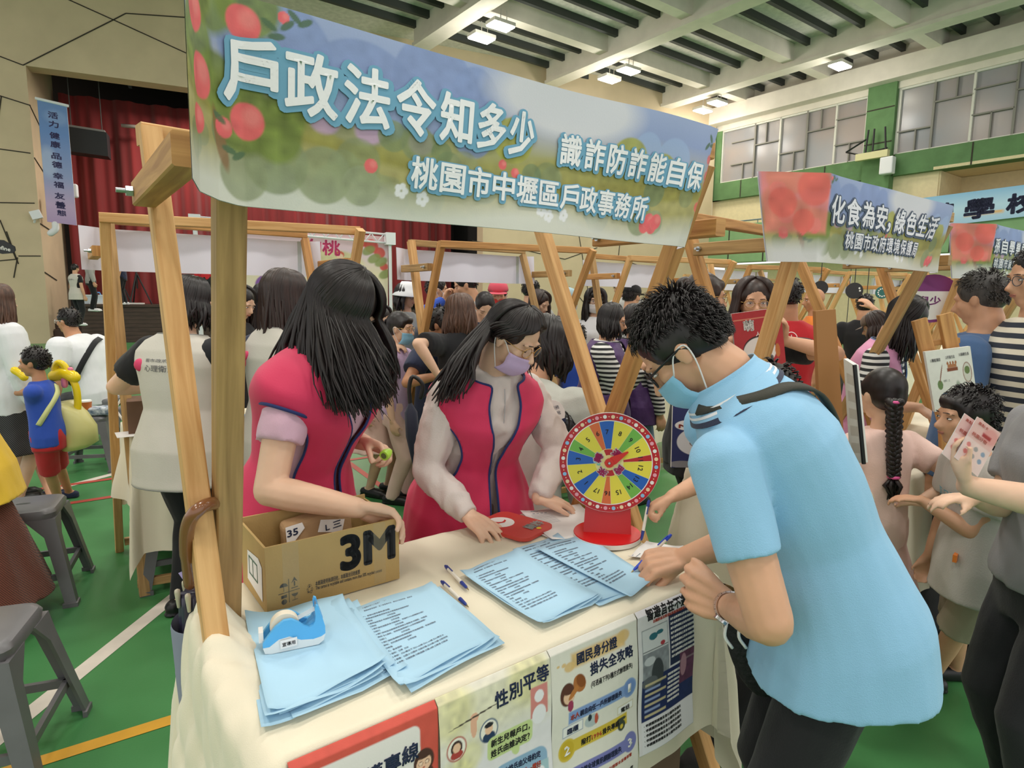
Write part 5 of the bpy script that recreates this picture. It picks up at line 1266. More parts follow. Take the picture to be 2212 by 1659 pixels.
def vest(r, m_, label=None, grow=.02, hem=-.10, top=.325, opening=.16, neckv=.3, flare=.02, hole=.062, trim=NAVYTRIM, t=None, nu=120, nv=84, fold=.004, name='vest', droop=.25, rt=.004, belly=0, openlow=None, cap=.02, ho=.02):
    """open-fronted sleeveless vest cut out of the torso surface, with piping along every edge"""
    rings = torso_rings(r, grow, hem, top, nv, flare, nseg=nu, belly=belly, cap=cap)
    bm = bmesh.new(); V = []
    for j, ring in enumerate(rings):
        row = []
        for i, p in enumerate(ring):
            row.append(bm.verts.new(p))
        V.append(row)
    bm.verts.ensure_lookup_table()
    holes = [(a[0], (a[1] - a[0]).normalized(), sd) for a, sd in zip(r.arms, (1, -1))]
    def gone(p, th, s):
        o = opening if openlow is None else openlow + (opening - openlow) * s
        if s > .62: o = o + neckv * (s - .62) / .38
        if abs(th) < o: return True
        for a, d, sd in holes:
            q = p - a; lat = r.spine(.27)[2] * sd; ax = (d * .75 - Z * .25).normalized(); al = q.dot(ax)
            if ho * r.H < al < .175 * r.H and (q - ax * al).length < hole * r.H * min(1, .35 + 6 * (al / r.H - ho)) and q.dot(lat) > -.035 * r.H: return True
        return False
    for j in range(nv):
        for i in range(nu):
            i2 = (i + 1) % nu; c = (V[j][i].co + V[j + 1][i2].co) / 2
            th = (2 * math.pi * (i + .5) / nu); th = th - 2 * math.pi if th > math.pi else th
            if not gone(c, th, (j + .5) / nv): bm.faces.new((V[j][i], V[j][i2], V[j + 1][i2], V[j + 1][i]))
    bmesh.ops.delete(bm, geom=[v for v in bm.verts if not v.link_faces], context='VERTS')
    for _ in range(14):
        mv = {}
        for v in bm.verts:
            be = [e for e in v.link_edges if e.is_boundary]
            if len(be) == 2: a, b = be[0].other_vert(v).co, be[1].other_vert(v).co; mv[v] = v.co * .5 + (a + b) * .25
        for v, c in mv.items(): v.co = c
    bm.normal_update()
    for v in bm.verts:
        p = v.co; q = Vector((p.x, p.y, p.z * .35)); h = noise.noise(q * 13) + .6 * noise.noise(q * 27 + Vector((3, 1, 7)))
        k = max(.15, min(1, (r.hip.z + .30 * r.H - p.z) / (.3 * r.H))); v.co = p + v.normal * fold * h * k
    loops = []; seen = set()
    for e in bm.edges:
        if e.is_boundary and e not in seen:
            lp = [e.verts[0], e.verts[1]]; seen.add(e)
            while True:
                nx = [q for q in lp[-1].link_edges if q.is_boundary and q not in seen]
                if not nx: break
                seen.add(nx[0]); lp.append(nx[0].other_vert(lp[-1]))
            loops.append([v.co.copy() for v in lp])
    me = bpy.data.meshes.new(name); bm.to_mesh(me); bm.free(); me.materials.append(m_)
    me.polygons.foreach_set('use_smooth', [True] * len(me.polygons))
    o = link(name, me, t or r.t); md = o.modifiers.new('thickness', 'SOLIDIFY'); md.thickness = .004; md.offset = 0
    if trim:
        m = MB()
        for lp in loops:
            if len(lp) > 12: m.tube(lp[::2] + [lp[-1]], rt, 6)
        m.build('piping', trim, o, True)
    return o
def skin_point(r, t, side, front, grow=.0):
    p, d, lat, fr = r.spine(t); T = [q[0] for q in r.B['ring']]
    a = np.interp(t, T, [q[1] for q in r.B['ring']]) * r.wide + grow / r.H; b = np.interp(t, T, [q[2] for q in r.B['ring']]) + grow / r.H
    n = math.hypot(side, front) or 1
    return r.hip + (p + lat * (side / n * a) + fr * (front / n * b)) * r.H
def strap(r, pts, wd, m_, t, name='strap', grow=.016, thick=.003):
    """a webbing strap lying on the body: pts = [(height, sideways, forwards)]"""
    P = catmull([skin_point(r, *q, grow) if not isinstance(q, Vector) else q for q in pts], 6)
    m = MB(); c = r.hip + r.spine(.2)[0] * r.H; rings = []
    for i, p in enumerate(P):
        d = (P[min(i + 1, len(P) - 1)] - P[max(0, i - 1)]).normalized(); o = (p - c); o = (o - d * o.dot(d)).normalized(); s = d.cross(o)
        rings.append([p + s * wd / 2 - o * thick, p + s * wd / 2 + o * thick, p - s * wd / 2 + o * thick, p - s * wd / 2 - o * thick])
    m.loft(rings); return m.build(name, m_, t, True)
PINK = fab('vest_pink', '#D6305C', .7, bump=.06); LILAC = fab('knit_lilac', '#DDB4C8', .9, bscale=500, bump=.2); PGREY = fab('shirt_pearl', '#D8CBC4', .6); MASKL = fab('mask_lilac', '#CDB4DC', .8); MASKB = fab('mask_blue', '#8CC4E4', .8); MASKW = fab('mask_white', '#ECEAEC', .8)
BLKCL = fab('black', '#1A1A1E', .9); TAUPE = fab('taupe', '#A08C7C'); POLO = fab('polo_sky', '#92C4E6', .8, bscale=500, bump=.2); POLOD = fab('polo_navy', '#232B47'); POLOW = fab('polo_white', '#E8E8EC')
WEB = mat('strap_dark_olive', '#3C3B33', .8, bump=.2, bscale=400)
staff = 'people in pink vests'
# woman with long loose hair, hand on the cardboard box
A = person('person with long loose black hair in pink vest, hand on the cardboard box', at(745, 668, 1.70), -16, 'f', 0, HAIRB, vox=.0048, lean=21, pitch=38, look=-4, wide=1.0, neckf=-.035, fine=1.4, eyes='down', style='none', mask=MASKL,
    armR=(atn(775, 1098, 1.36), Vector((-.85, -.1, -.5)), dict(d=U * .82 - Z * .32 - N * .25, n=-Z * .8 - N * .6, fingers=[(18, 34, 25), (30, 40, 22), (36, 40, 20), (40, 42, 20)], thumb=(.9, .42, -.1, 5), spread=.14)),
    armL=(at(790, 957, 1.84), Vector((-.7, .6, -.5)), dict(d=Vector((.8, -.45, -.1)), n=Vector((-.3, -.5, -.8)), fingers=[(35, 55, 35), (50, 60, 35), (55, 60, 35), (58, 60, 35)], thumb=(.8, .35, .5, 35))),
    top=('short', LILAC, dict(sleeve=.56, srad=.92, ball=.033, hem=-.05, fold=(.004, 14, .6))), bottom=('trousers', fab('charcoal', '#33333A')), shoes=BLK)
vest(A, PINK, grow=.026, hem=-.10, flare=.036, hole=.066, opening=.05, neckv=.34, fold=.009, openlow=.015, cap=.040, ho=.046)
s_, e_ = A.arms[1][0], A.arms[1][1]; ax = (e_ - s_).normalized(); x, y = frame(ax); c = s_.lerp(e_, .26)
MB().tube([c + x * ((.064) * math.cos(q)) + y * (.062 * math.sin(q)) - ax * .012 * math.cos(q) for q in [i * .2618 for i in range(25)]], .0045, 8).build('armhole_piping', NAVYTRIM, A.t, True)
h = A.hh
W3 = lambda x, y, Y: at(x, y, Y + .2)
hair_cap(A, HAIRB, A.t, vox=.006, puff=1.03)
locks(A, HAIRB, A.t, [(-178, W3(585, 852, 1.58), 96), (-150, W3(612, 842, 1.46), 98), (-128, W3(700, 868, 1.37), 98), (-105, W3(735, 885, 1.34), 100), (-75, W3(790, 893, 1.35), 100), (-45, W3(835, 872, 1.40), 92), (-18, W3(848, 800, 1.46), 82)], 330, 5, .0088, jitter=.012, seg=6, puff=1.07)
locks(A, HAIRB, A.t, [(-178, W3(580, 838, 1.58), 90), (-140, W3(640, 850, 1.42), 94), (-100, W3(752, 888, 1.33), 98), (-60, W3(815, 885, 1.36), 95), (-24, W3(848, 835, 1.43), 84)], 130, 15, .005, jitter=.02, seg=5, puff=1.11, name='loose_strands')
locks(A, HAIRB, A.t, [(20, W3(850, 800, 1.52), 85), (70, W3(840, 868, 1.6), 98), (110, W3(770, 880, 1.66), 98), (175, W3(610, 850, 1.68), 96)], 150, 6, .0095, jitter=.012, seg=5, puff=1.06, name='far_side_strands')
t = thing('glue_tube', 'small lime green round container held in the long-haired woman\'s fingers', 'glue tube', at(829, 985, 1.66))
c = at(829, 985, 1.66); ax = Vector((-.35, -.85, -.2)).normalized(); m = MB(); m.lathe(c, [(0, 0), (.014, 0), (.015, .012), (.011, .026), (.006, .034), (0, .0345)], 18, -ax); m.build('tube_body', mat('lime_plastic', '#B4E04C', .4), t, 'auto')
m = MB(); m.lathe(c + ax * .0002, [(0, 0), (.0085, 0), (.0085, .0012), (0, .0013)], 16, ax); m.build('end_label', mat('label_olive', '#5f6a3c', .6), t)

# woman with glasses, both hands on the table
B = person('person with gold glasses, lilac mask and pink vest leaning over the table', at(1112, 728, 1.88), -58, 'f', 0, HAIRB, arml=.92, vox=.0052, lean=22, pitch=34, look=26, wide=1.0, fine=1.3, eyes='down', style='pony', hl=1.35, tailz=-.18, mask=MASKL, specs=True,
    armR=(atz(1014, 1114, .815), Vector((-.75, .3, -.3)), dict(d=-N * .95 + U * .12 - Z * .25, n=-Z, fingers=[(12, 22, 14), (14, 20, 14), (14, 20, 14), (16, 22, 14)], thumb=(.7, .65, .1, 10), spread=.5)),
    armL=(atz(1163, 1076, .82), Vector((.5, .4, -.2)), dict(d=U * .9 - N * .5 - Z * .2, n=-Z, fingers=[(18, 28, 16), (20, 28, 16), (20, 30, 16), (22, 30, 16)], thumb=(.75, .6, .1, 10), spread=.5)),
    top=('long', PGREY, dict(srad=1.0, cuff=.99, neck=.336, fold=(.006, 13, .55))), bottom=('trousers', TAUPE), shoes=BLK)
vest(B, PINK, grow=.026, hem=-.11, flare=.05, hole=.058, opening=.11, neckv=.20, fold=.009, openlow=.03, cap=.024, ho=.012)
m = MB(); m.tube(catmull([skin_point(B, t_, .02, 1, .016) for t_ in (.315, .28, .24, .2, .1)], 4), .0016, 6); m.build('zip', mat('zip_grey', '#B5B2B4', .4), B.t, True)
locks(B, HAIRB, B.t, [(-95, (-.30, -.42, -.12), 72), (-60, (-.375, -.10, -.06), 70), (-28, (-.375, .0, .0), 62), (-5, (-.35, .12, .06), 50)], 60, 3, .008, jitter=.004, name='swept_hair', puff=.985)
locks(B, HAIRB, B.t, [(10, (.30, .2, .1), 46), (40, (.375, .0, -.02), 60), (95, (.3, -.42, -.12), 72)], 50, 4, .008, jitter=.004, name='swept_hair', puff=.985)
locks(B, HAIRB, B.t, [(62, (.34, .16, -.45), 84), (100, (.36, .0, -.6), 92)], 16, 5, .006, jitter=.01, name='loose_side_lock', puff=1.0)
locks(B, HAIRB, B.t, [(-172, at(950, 850, 1.86), 96), (-140, at(960, 862, 1.80), 98), (-112, at(1000, 850, 1.76), 96)], 90, 8, .008, jitter=.02, name='loose_hair_on_shoulder', puff=1.0)

# man in light blue polo, bent over the form
pw = atz(1474, 1206, .82)
MN = person('person with short black hair in light blue polo shirt filling in a form', at(1470, 755, 1.26), 166, 'm', 1, HAIRB, vox=.005, lean=31, pitch=50, look=-6, wide=.93, neckf=.0, neckl=-.018, shf=.05, fine=7, eyes='open', style='short', hl=.15,
    mask=MASKB, armR=(pw, Vector((.9, -.4, -.5)), dict(d=(atz(1405, 1216, .815) - pw).normalized(), n=Vector((-.35, .25, -.9)), fingers=[(45, 55, 20), (55, 60, 30), (62, 65, 35), (66, 68, 35)], thumb=(.85, .35, .45, 20), spread=.1)),
    armL=(at(1574, 1310, 1.20), Vector((.1, -.9, -.3)), dict(d=Vector((-.62, .6, .05)), n=Vector((.55, .75, -.2)), fingers=[(30, 45, 30), (35, 45, 30), (40, 45, 30), (45, 45, 30)], thumb=(.85, .5, .1, 15), spread=.3)),
    top=('short', POLO, dict(grow=.022, hem=-.065, flare=.03, sleeve=.60, srad=.86, ball=.038, neck=.325, fold=(.005, 8.0, .3), vox=.006)), bottom=('trousers', BLKCL), legw=.88, shoes=BLK)
r = MN
tr = lambda x, y, z: r.head + (r.HL * x + r.HF * y + r.HU * z) * r.hh
glasses(r, r.t, BLK, 1.0, .0, .012)
# collar with stripes
p, d, lat, fr = r.spine(.318); c0 = r.hip + p * r.H
def ring_at(t, a, b, dz=0, n=40, o0=0):
    p, d, lat, fr = r.spine(t); return [r.hip + (p + lat * (math.sin(q) * a) + fr * (math.cos(q) * b)) * r.H + d * dz for q in [2 * math.pi * i / n for i in range(n)]]
def collar_ring(t, g):
    T = [q[0] for q in r.B['ring']]; a = np.interp(t, T, [q[1] for q in r.B['ring']]) * r.wide; b = np.interp(t, T, [q[2] for q in r.B['ring']]); return ring_at(t, a + g / r.H, b + g / r.H)
for nm, t0, t1, mm, g in (('collar', .308, .345, POLO, .025), ('collar_stripe', .309, .314, POLOD, .0272), ('collar_stripe', .317, .3195, POLOW, .0272), ('collar_stripe', .3225, .325, POLOW, .0272)):
    m = MB(); m.loft([collar_ring(t0 + (t1 - t0) * i / 16, g - .006 * max(0, (t0 + (t1 - t0) * i / 16 - .325) / .02)) for i in range(17)], caps=False)
    o = m.build(nm, mm, r.t, True); md = o.modifiers.new('thickness', 'SOLIDIFY'); md.thickness = .002
strap(r, [(.328, .5, .6), (.313, .66, -.2), (.298, .45, -.7), (.262, .1, -1), (.19, -.45, -.9), (.10, -.95, -.4), (.02, -1, .1)], .024, WEB, r.t, 'shoulder_strap', .029)
e, w_ = r.arms[0][1], r.arms[0][2]; ax = (w_ - e).normalized(); x, y = frame(ax); c = w_ - ax * .012
m = MB()
for i in range(22):
    a = 2 * math.pi * i / 22; q = c + x * (.032 * math.cos(a)) + y * (.030 * math.sin(a)); tg = (-x * math.sin(a) + y * math.cos(a)); ou = (q - c).normalized()
    m.box(q, tg * .0040, ou * .0016, ax * .0055)
t = thing('wrist_watch', 'silver link bracelet watch on the wrist of the man in light blue', 'watch', c); m.build('bracelet', mat('watch_steel', '#D5D5D8', .25, metal=1), t)
m = MB(); m.lathe(c - x * .033 * .6 + y * -.026 * .9, [(0, 0), (.014, 0), (.014, .006), (0, .0061)], 20, (-x * .6 - y * .8)); m.build('watch_case', MATS['watch_steel'], t, 'auto')
pen(atz(1362, 1238, TZ + .009), atz(1362, 1238, TZ + .009) + (at(1436, 1168, 1.50) - atz(1362, 1238, TZ + .009)).normalized() * .148, 'ballpoint pen held in the writing hand of the man in light blue', blue=mat('pen_royal', '#2747C0', .35))
# ================================================================== the people in the hall
GVEST = fab('vest_pale_grey', '#CFC9BE', .85); NAVYT = fab('navy', '#262E4A'); DENIM = fab('denim', '#56708F', .9, var=.2, vscale=5); JEAN = fab('jeans_blue', '#7A90AE', .9, var=.25, vscale=4); WHT = fab('white', '#E9E9EC'); GREYT = fab('grey', '#A9A8A4'); BLUET = fab('blue', '#2B4FB4'); REDT = fab('red', '#C4202A'); ORNG = fab('orange', '#E9812C')
PURP = fab('purple', '#4B2A63', .6, bump=.5, bscale=22); LILT = fab('lilac', '#C9AFD2'); STR1 = mat('cloth_stripe_black_white', '#E8E6E2', .85, wave=('#2a2a2e', 11, 'Z', .6)); STR2 = mat('cloth_stripe_navy_cream', '#2E3440', .85, wave=('#E4DCC8', 8, 'Z', .4)); DOT = mat('cloth_dotted_black', '#1d1d20', .9, wave=('#4a4a4a', 40, 'DIAGONAL')); RUST = fab('rust_weave', '#7E4634', .95, wave=('#4F2E28', 62, 'DIAGONAL', 1.5), bump=.4); YELT = fab('yellow', '#F0C83A'); PALEP = fab('pale_pink', '#F0CDC2'); KHAKI = fab('khaki', '#A79B86'); TULLE = fab('tulle_pink', '#E6BDB2', .9, alpha=.8); GRJ = fab('dark_grey', '#4b4c50'); TEAL = fab('mask_green', '#8FD0BE'); REDM = fab('mask_red', '#D23A34'); BLKD = fab('black_denim', '#26262A', .9, var=.3, vscale=6)
GREYS = fab('pale_grey_jacket', '#B9B9B0')
def P(label, x, y, Y, yaw, sex='f', skin=0, hair=HAIRB, **k):
    return person(label, at(x, y, Y), yaw, sex, skin, hair, **k)
def backtext(r, s, x0, x1, t, size, mi=NAVY, front=-1, gap=.03, name='back_print', off=.034):
    """lettering lying on the back (front = -1) or chest of a garment"""
    p, d, lat, fr = r.spine(t); v, f = glyphs(s, 0, 1)
    def pos(x, y, l=0):
        a = x / (.098 * r.H * r.wide); a = max(-.98, min(.98, a)); q = skin_point(r, t + y / r.H, -a * front * -1 if front > 0 else -a * -1 * -1, front * math.sqrt(1 - a * a), off); return q
    m = MB(); text(m, s, 0, pos, x0, 0, size, x1 - x0, .0, res=1); m.build(name, mi, r.t)
def grip(d, n, c=45): return dict(d=Vector(d), n=Vector(n), curl=(c, c, c * .6))
# staff of the stall behind
r = P('person seen from behind in pale vest with black sleeves at the left back stall', 414, 655, 2.75, 74, 'f', 0, HAIRB, lean=6, pitch=16, look=-22, wide=1.12, style='bob', hl=.52, fine=1.0, face=False, top=('short', BLKCL, dict(sleeve=.62, srad=1.12)), bottom=('trousers', BLKCL), shoes=BLK,
      armL=(at(345, 835, 3.0), None), armR=(at(500, 820, 3.05), None))
vest(r, GVEST, hole=.06, opening=.05, hem=-.10, flare=.02, cap=.02, trim=fab('grey_piping', '#8f8d88'), name='vest')
backtext(r, '社區心理衛生中心', -.13, .15, .22, .030, mat('ink_dark_grey', '#55555c')); backtext(r, '桃園市政府衛生局', -.09, .13, .245, .016, MATS['ink_dark_grey'])
m = MB(); m.ball(skin_point(r, .235, .55, -.85, .034), (.026, .016, .028), None, 14, 8); m.build('heart_emblem', mat('ink_heart_pink', '#E0406E', .6), r.t, True)
r = P('person with very long straight hair in pale vest with a pink heart on the back', 617, 640, 2.85, 52, 'f', 0, HAIRD, lean=3, pitch=14, look=10, style='long', hl=1.75, fine=1.6, face=False, top=('short', NAVYT, dict(sleeve=.6)), bottom=('trousers', BLKCL), shoes=BLK, armL=(at(562, 775, 3.0), None))
vest(r, GVEST, hole=.06, opening=.05, hem=-.10, flare=.02, cap=.015, trim=MATS['cloth_grey_piping'], name='vest')
m = MB()
for sx in (-1, 1): m.ball(skin_point(r, .243, .40 + .10 * sx, -.85, .027), (.022, .014, .02), None, 14, 8)
m.ball(skin_point(r, .228, .40, -.85, .027), (.02, .014, .026), None, 14, 8); m.build('heart_emblem', MATS['ink_heart_pink'], r.t, True)
P('person in profile with long wavy dark hair and black top beside the wooden post', 524, 655, 4.1, -18, 'f', 0, HAIRB, pitch=24, style='long', hl=1.2, top=('short', BLKCL), bottom=('jeans', JEAN), shoes=BLK, armR=(at(540, 735, 3.95), None, grip((.8, -.2, .2), (0, 0, 1))))
P('person with pale green mask looking past the long-haired vest wearer', 578, 648, 4.5, -58, 'f', 0, HAIRB, pitch=16, style='bob', mask=TEAL, top=('long', DENIM), bottom=('jeans', JEAN), shoes=BLK)
P('person with white mask, only half the face showing between two hair curtains', 672, 655, 5.0, -95, 'f', 1, HAIRD, style='bob', bangs=True, mask=MASKW, top=('short', GREYT), bottom=('trousers', GRJ), shoes=BLK)
P('girl in lilac top with pale blue mask, hand on her shoulder', 866, 708, 4.3, -14, 'c', 0, HAIRB, pitch=8, style='pony', bangs=True, mask=MASKB, specs=True, top=('short', LILT, dict(srad=1.15)), bottom=('trousers', PALEP), shoes=BLK)
P('person in lilac with pale arm warmers, arm round the girl in lilac', 822, 690, 4.45, -25, 'f', 0, HAIRB, pitch=20, style='long', hl=.9, mask=MASKW, top=('long', LILT), bottom=('skirt', PALEP), armL=(at(845, 742, 4.25), None, grip((.9, 0, -.2), (.2, .2, -1), 25)), shoes=BLK)
r = P('person in white bucket hat with dark glasses in front of the red curtain', 880, 640, 5.8, -30, 'f', 1, HAIRB, style='bob', specs=BLK, top=('long', GREYT), bottom=('trousers', GRJ), shoes=BLK)
m = MB(); m.lathe(r.head + r.HU * .02, [(.0, .118), (.06, .114), (.088, .07), (.098, .03), (.14, -.012), (.138, -.018), (.096, .02)], 24, r.HU); m.build('bucket_hat', WHT, r.t, True)
P('person with printed white mask and black backpack over blue jacket', 946, 625, 5.6, 12, 'm', 1, HAIRB, mask=MASKW, top=('long', BLUET), bottom=('trousers', GRJ), shoes=BLK, armR=(at(958, 648, 5.3), None, grip((.3, .1, .8), (.8, 0, .2), 50)))
P('tall person with dark cropped hair in grey shirt leaning over the boy', 1003, 615, 5.3, 190, 'm', 1, HAIRB, lean=16, pitch=22, top=('short', GREYT), bottom=('trousers', GRJ), shoes=BLK, armL=(at(932, 715, 4.6), None, grip((-.2, 0, 1), (.6, -.4, 0), 55)))
r = P('person with long brown hair in black T-shirt seen from behind', 992, 672, 4.05, 118, 'f', 0, HAIRN, pitch=10, style='long', hl=.95, fine=1.0, face=False, top=('short', BLKCL, dict(sleeve=.75, srad=1.25, grow=.02)), bottom=('trousers', BLKD), shoes=BLK, armL=(at(945, 808, 3.75), None))
m = MB(); q = skin_point(r, .245, -.5, -.8, .034); c_ = [q + (r.L * -.0 + r.L * a + Z * b) for a, b in ((-.03, .04), (.0, .055), (.02, .03), (-.005, .0), (-.02, -.03), (.0, -.05), (.015, -.03))]; m.tube(c_, .004, 6); m.ball(c_[1], .014); m.build('back_print', PALE, r.t)
r = P('boy in navy T-shirt with boxed white letters, eyes cast down', 956, 702, 4.2, -32, 'c', 2, HAIRB, pitch=22, look=12, wide=1.25, eyes='down', top=('short', NAVYT, dict(srad=1.25, grow=.016)), bottom=('shorts', BLKCL), shoes=BLK, armR=(at(945, 812, 3.9), None))
backtext(r, 'FILA', -.06, .07, .20, .05, PALE, front=1, name='chest_print', off=.026)
P('person bending forward, parted dark hair and forehead showing behind the vest wearer', 1047, 662, 4.7, -75, 'f', 0, HAIRB, pitch=42, lean=12, style='pony', eyes='down', top=('short', NAVYT), bottom=('jeans', JEAN), shoes=BLK)
r = P('person in pink-red cap and red mask in the crowd', 1076, 637, 5.3, -88, 'm', 1, HAIRB, pitch=8, mask=REDM, eyes='down', top=('short', GRJ), bottom=('trousers', GRJ), shoes=BLK)
def cap(r, m_, brim=True):
    m = MB(); h = r.hh; fr = (r.HL, r.HF, r.HU); c = r.head + r.HU * .16 * h - r.HF * .07 * h
    rings = [[c + r.HL * (math.sin(a) * w_ * h * .42) + r.HF * (math.cos(a) * w_ * h * .48) + r.HU * (z * h) for a in [2 * math.pi * i / 24 for i in range(24)]][::-1] for w_, z in ((1, 0), (.99, .12), (.88, .26), (.6, .36), (.2, .41))]
    m.loft(rings)
    if brim:
        m.add([c + r.HL * (math.sin(a) * .36 * h) + r.HF * ((.43 + k_ * .30 * math.cos(a)) * h) + r.HU * ((-.0 - .05 * k_) * h) for k_ in (0, 1) for a in [R(-80 + 160 * i / 10) for i in range(11)]], [(i, i + 1, i + 12, i + 11) for i in range(10)])
    return m.build('cap', m_, r.t, True)
cap(r, fab('cap_coral', '#E0566A'))
P('person with black hair turned away beyond the wooden legs, rightmost of that pair', 1148, 628, 6.2, 60, 'm', 1, HAIRB, face=False, top=('short', GREYT), bottom=('trousers', GRJ), shoes=BLK)
P('person with long dark hair and white bag strap looking down beside the slanted post', 1168, 655, 5.7, -40, 'f', 0, HAIRD, pitch=26, style='long', hl=.9, eyes='down', top=('short', WHT), bottom=('trousers', GRJ), shoes=BLK)
r = P('person in pale cap lifting a hand to the white mask', 1226, 648, 5.6, -20, 'm', 1, HAIRB, mask=MASKW, top=('short', GRJ), bottom=('trousers', GRJ), shoes=BLK, armR=(at(1238, 690, 5.35), None, grip((.1, .1, 1), (-.7, .4, 0), 50))); cap(r, fab('cap_pale_blue', '#B9D3DE'), False)
P('person with long dark hair, round glasses and white mask facing the camera', 1287, 650, 5.6, -92, 'f', 0, HAIRB, style='long', hl=1.1, bangs=True, mask=MASKW, specs=GRJ, top=('short', WHT), bottom=('trousers', GRJ), shoes=BLK)
P('boy with cropped black hair in blue shirt seen from behind between the posts', 1243, 728, 4.9, 96, 'c', 1, HAIRB, face=False, top=('short', BLUET), bottom=('shorts', GRJ), shoes=BLK)
P('person bowing between the white banner and the purple vests', 1342, 618, 6.6, 120, 'm', 1, HAIRG, lean=25, pitch=30, face=False, top=('short', GREYT), bottom=('trousers', GRJ), shoes=BLK)
r = P('person in white patterned shirt and black cap behind the purple vests', 1366, 640, 6.0, 40, 'm', 1, HAIRB, face=False, top=('short', mat('cloth_white_print', '#ECECEE', .85, wave=('#9aa0a8', 26, 'DIAGONAL', 6))), bottom=('trousers', GRJ), shoes=BLK); cap(r, BLKCL)
r = P('person with bobbed hair and glasses in purple vest over striped shirt', 1326, 692, 3.95, -16, 'f', 1, HAIRB, lean=4, pitch=14, wide=1.32, style='bob', hl=.62, fine=1.0, specs=BLK, top=('long', STR1, dict(srad=1.25, cuff=.9, grow=.02)), bottom=('trousers', BLKCL), shoes=BLK, armR=(at(1392, 790, 3.75), Vector((-.5, .2, -.7)), grip((.9, -.1, .1), (0, .2, -1), 25)))
vest(r, PURP, grow=.036, hole=.06, opening=.10, hem=-.10, flare=.02, cap=.02, trim=None, fold=.012, belly=.02, name='padded_vest')
r = P('person in purple vest with white back lettering half hidden by the post', 1376, 690, 4.35, 35, 'f', 1, HAIRB, wide=1.2, style='bob', hl=.55, face=False, top=('long', STR1), bottom=('jeans', JEAN), shoes=BLK); vest(r, PURP, grow=.032, hole=.06, opening=.10, hem=-.09, cap=.02, trim=None, fold=.010, name='padded_vest')
backtext(r, '關懷服務', -.12, .1, .22, .035, PALE, off=.04)
P('person with tied-back hair and gold glasses in profile above the bent man', 1524, 642, 2.75, 4, 'f', 1, HAIRD, pitch=4, style='bun', bangs=True, fine=1.0, specs=True, top=('short', BLKCL), bottom=('trousers', BLKCL), shoes=BLK)
r = P('person with long brown hair and glasses holding a red sign board', 1628, 652, 3.0, -100, 'f', 1, HAIRD, pitch=6, style='long', hl=1.3, fine=1.0, specs=True, top=('short', BLKCL), bottom=('trousers', BLKCL), shoes=BLK, armR=(at(1588, 735, 2.85), None, grip((0, -.2, 1), (1, 0, 0), 40)), armL=(at(1690, 735, 2.85), None, grip((0, -.2, 1), (-1, 0, 0), 40)))
r = P('person in red polo shirt with white emblem seen from behind', 1700, 640, 3.8, 78, 'm', 2, HAIRB, face=False, wide=1.08, top=('short', REDT), bottom=('trousers', BLKCL), shoes=BLK)
backtext(r, '桃園市農會', -.13, .13, .215, .035, PALE); backtext(r, '⊕', -.02, .03, .255, .05, PALE)
P('bald older person in orange T-shirt facing left', 1757, 648, 5.6, 172, 'm', 2, HAIRG, style='none', top=('short', ORNG), bottom=('trousers', GRJ), shoes=BLK)
r = P('person in brown flat cap looking down in front of the round fans', 1888, 705, 4.5, 150, 'f', 1, HAIRD, pitch=24, style='bob', top=('short', WHT), bottom=('trousers', GRJ), shoes=BLK); cap(r, fab('cap_brown', '#6E5A4C'))
P('person photographing beyond the round black fans, both arms raised', 1868, 660, 6.0, 60, 'm', 1, HAIRB, face=False, top=('short', BLKCL), bottom=('trousers', GRJ), shoes=BLK, armR=(at(1885, 665, 5.7), None))
r = P('person with long dark hair in lettered pink sash over striped shirt', 1962, 690, 3.1, -40, 'f', 1, HAIRB, pitch=36, lean=14, style='long', hl=1.05, fine=1.1, eyes='down', top=('short', STR1, dict(sleeve=.8)), bottom=('trousers', BLKCL), shoes=BLK, armR=(at(1985, 880, 2.9), None, grip((.5, -.3, -.4), (0, .3, -1), 20)))
vest(r, fab('sash_pink', '#E29ABF', .7), hole=.055, opening=.22, openlow=.12, hem=-.10, cap=.01, trim=fab('sash_blue_edge', '#5877A8'), name='lettered_sash')
for i, ch in enumerate('區公所務社會'): backtext(r, ch, -.075 if i < 3 else .035, -.035 if i < 3 else .075, .26 - .06 * (i % 3), .045, NAVY, front=1, name='sash_lettering', off=.04)
P('person in denim shirt with greying cropped hair seen from behind', 2112, 645, 2.6, 128, 'm', 1, HAIRG, pitch=14, wide=1.12, style='short', fine=2.2, face=False, top=('long', fab('denim_shirt', '#4E6C98', .9, var=.12, vscale=6), dict(srad=1.25, grow=.02)), bottom=('trousers', GRJ), shoes=BLK)
SM = P('bespectacled person in striped shirt cut by the right edge of the view', 2238, 600, 2.35, 172, 'm', 1, HAIRB, pitch=8, style='short', fine=2.0, specs=GRJ, top=('long', STR2, dict(srad=1.2, grow=.02)), bottom=('trousers', BLKCL), shoes=BLK)
strap(SM, [(.29, .5, .5), (.305, .55, -.4), (.24, .2, -1), (.15, -.5, -.85), (.05, -1, -.1)], .035, BLKCL, SM.t, 'bag_strap', .034)
P('person hunched in pale grey jacket between the vest wearer and the slanted post', 1172, 752, 2.75, 62, 'f', 1, HAIRB, hipz=.52, lean=24, pitch=22, style='bob', hl=.5, face=False, wide=1.2, top=('long', GREYS, dict(srad=1.3, grow=.025)), bottom=('trousers', GRJ), shoes=BLK)
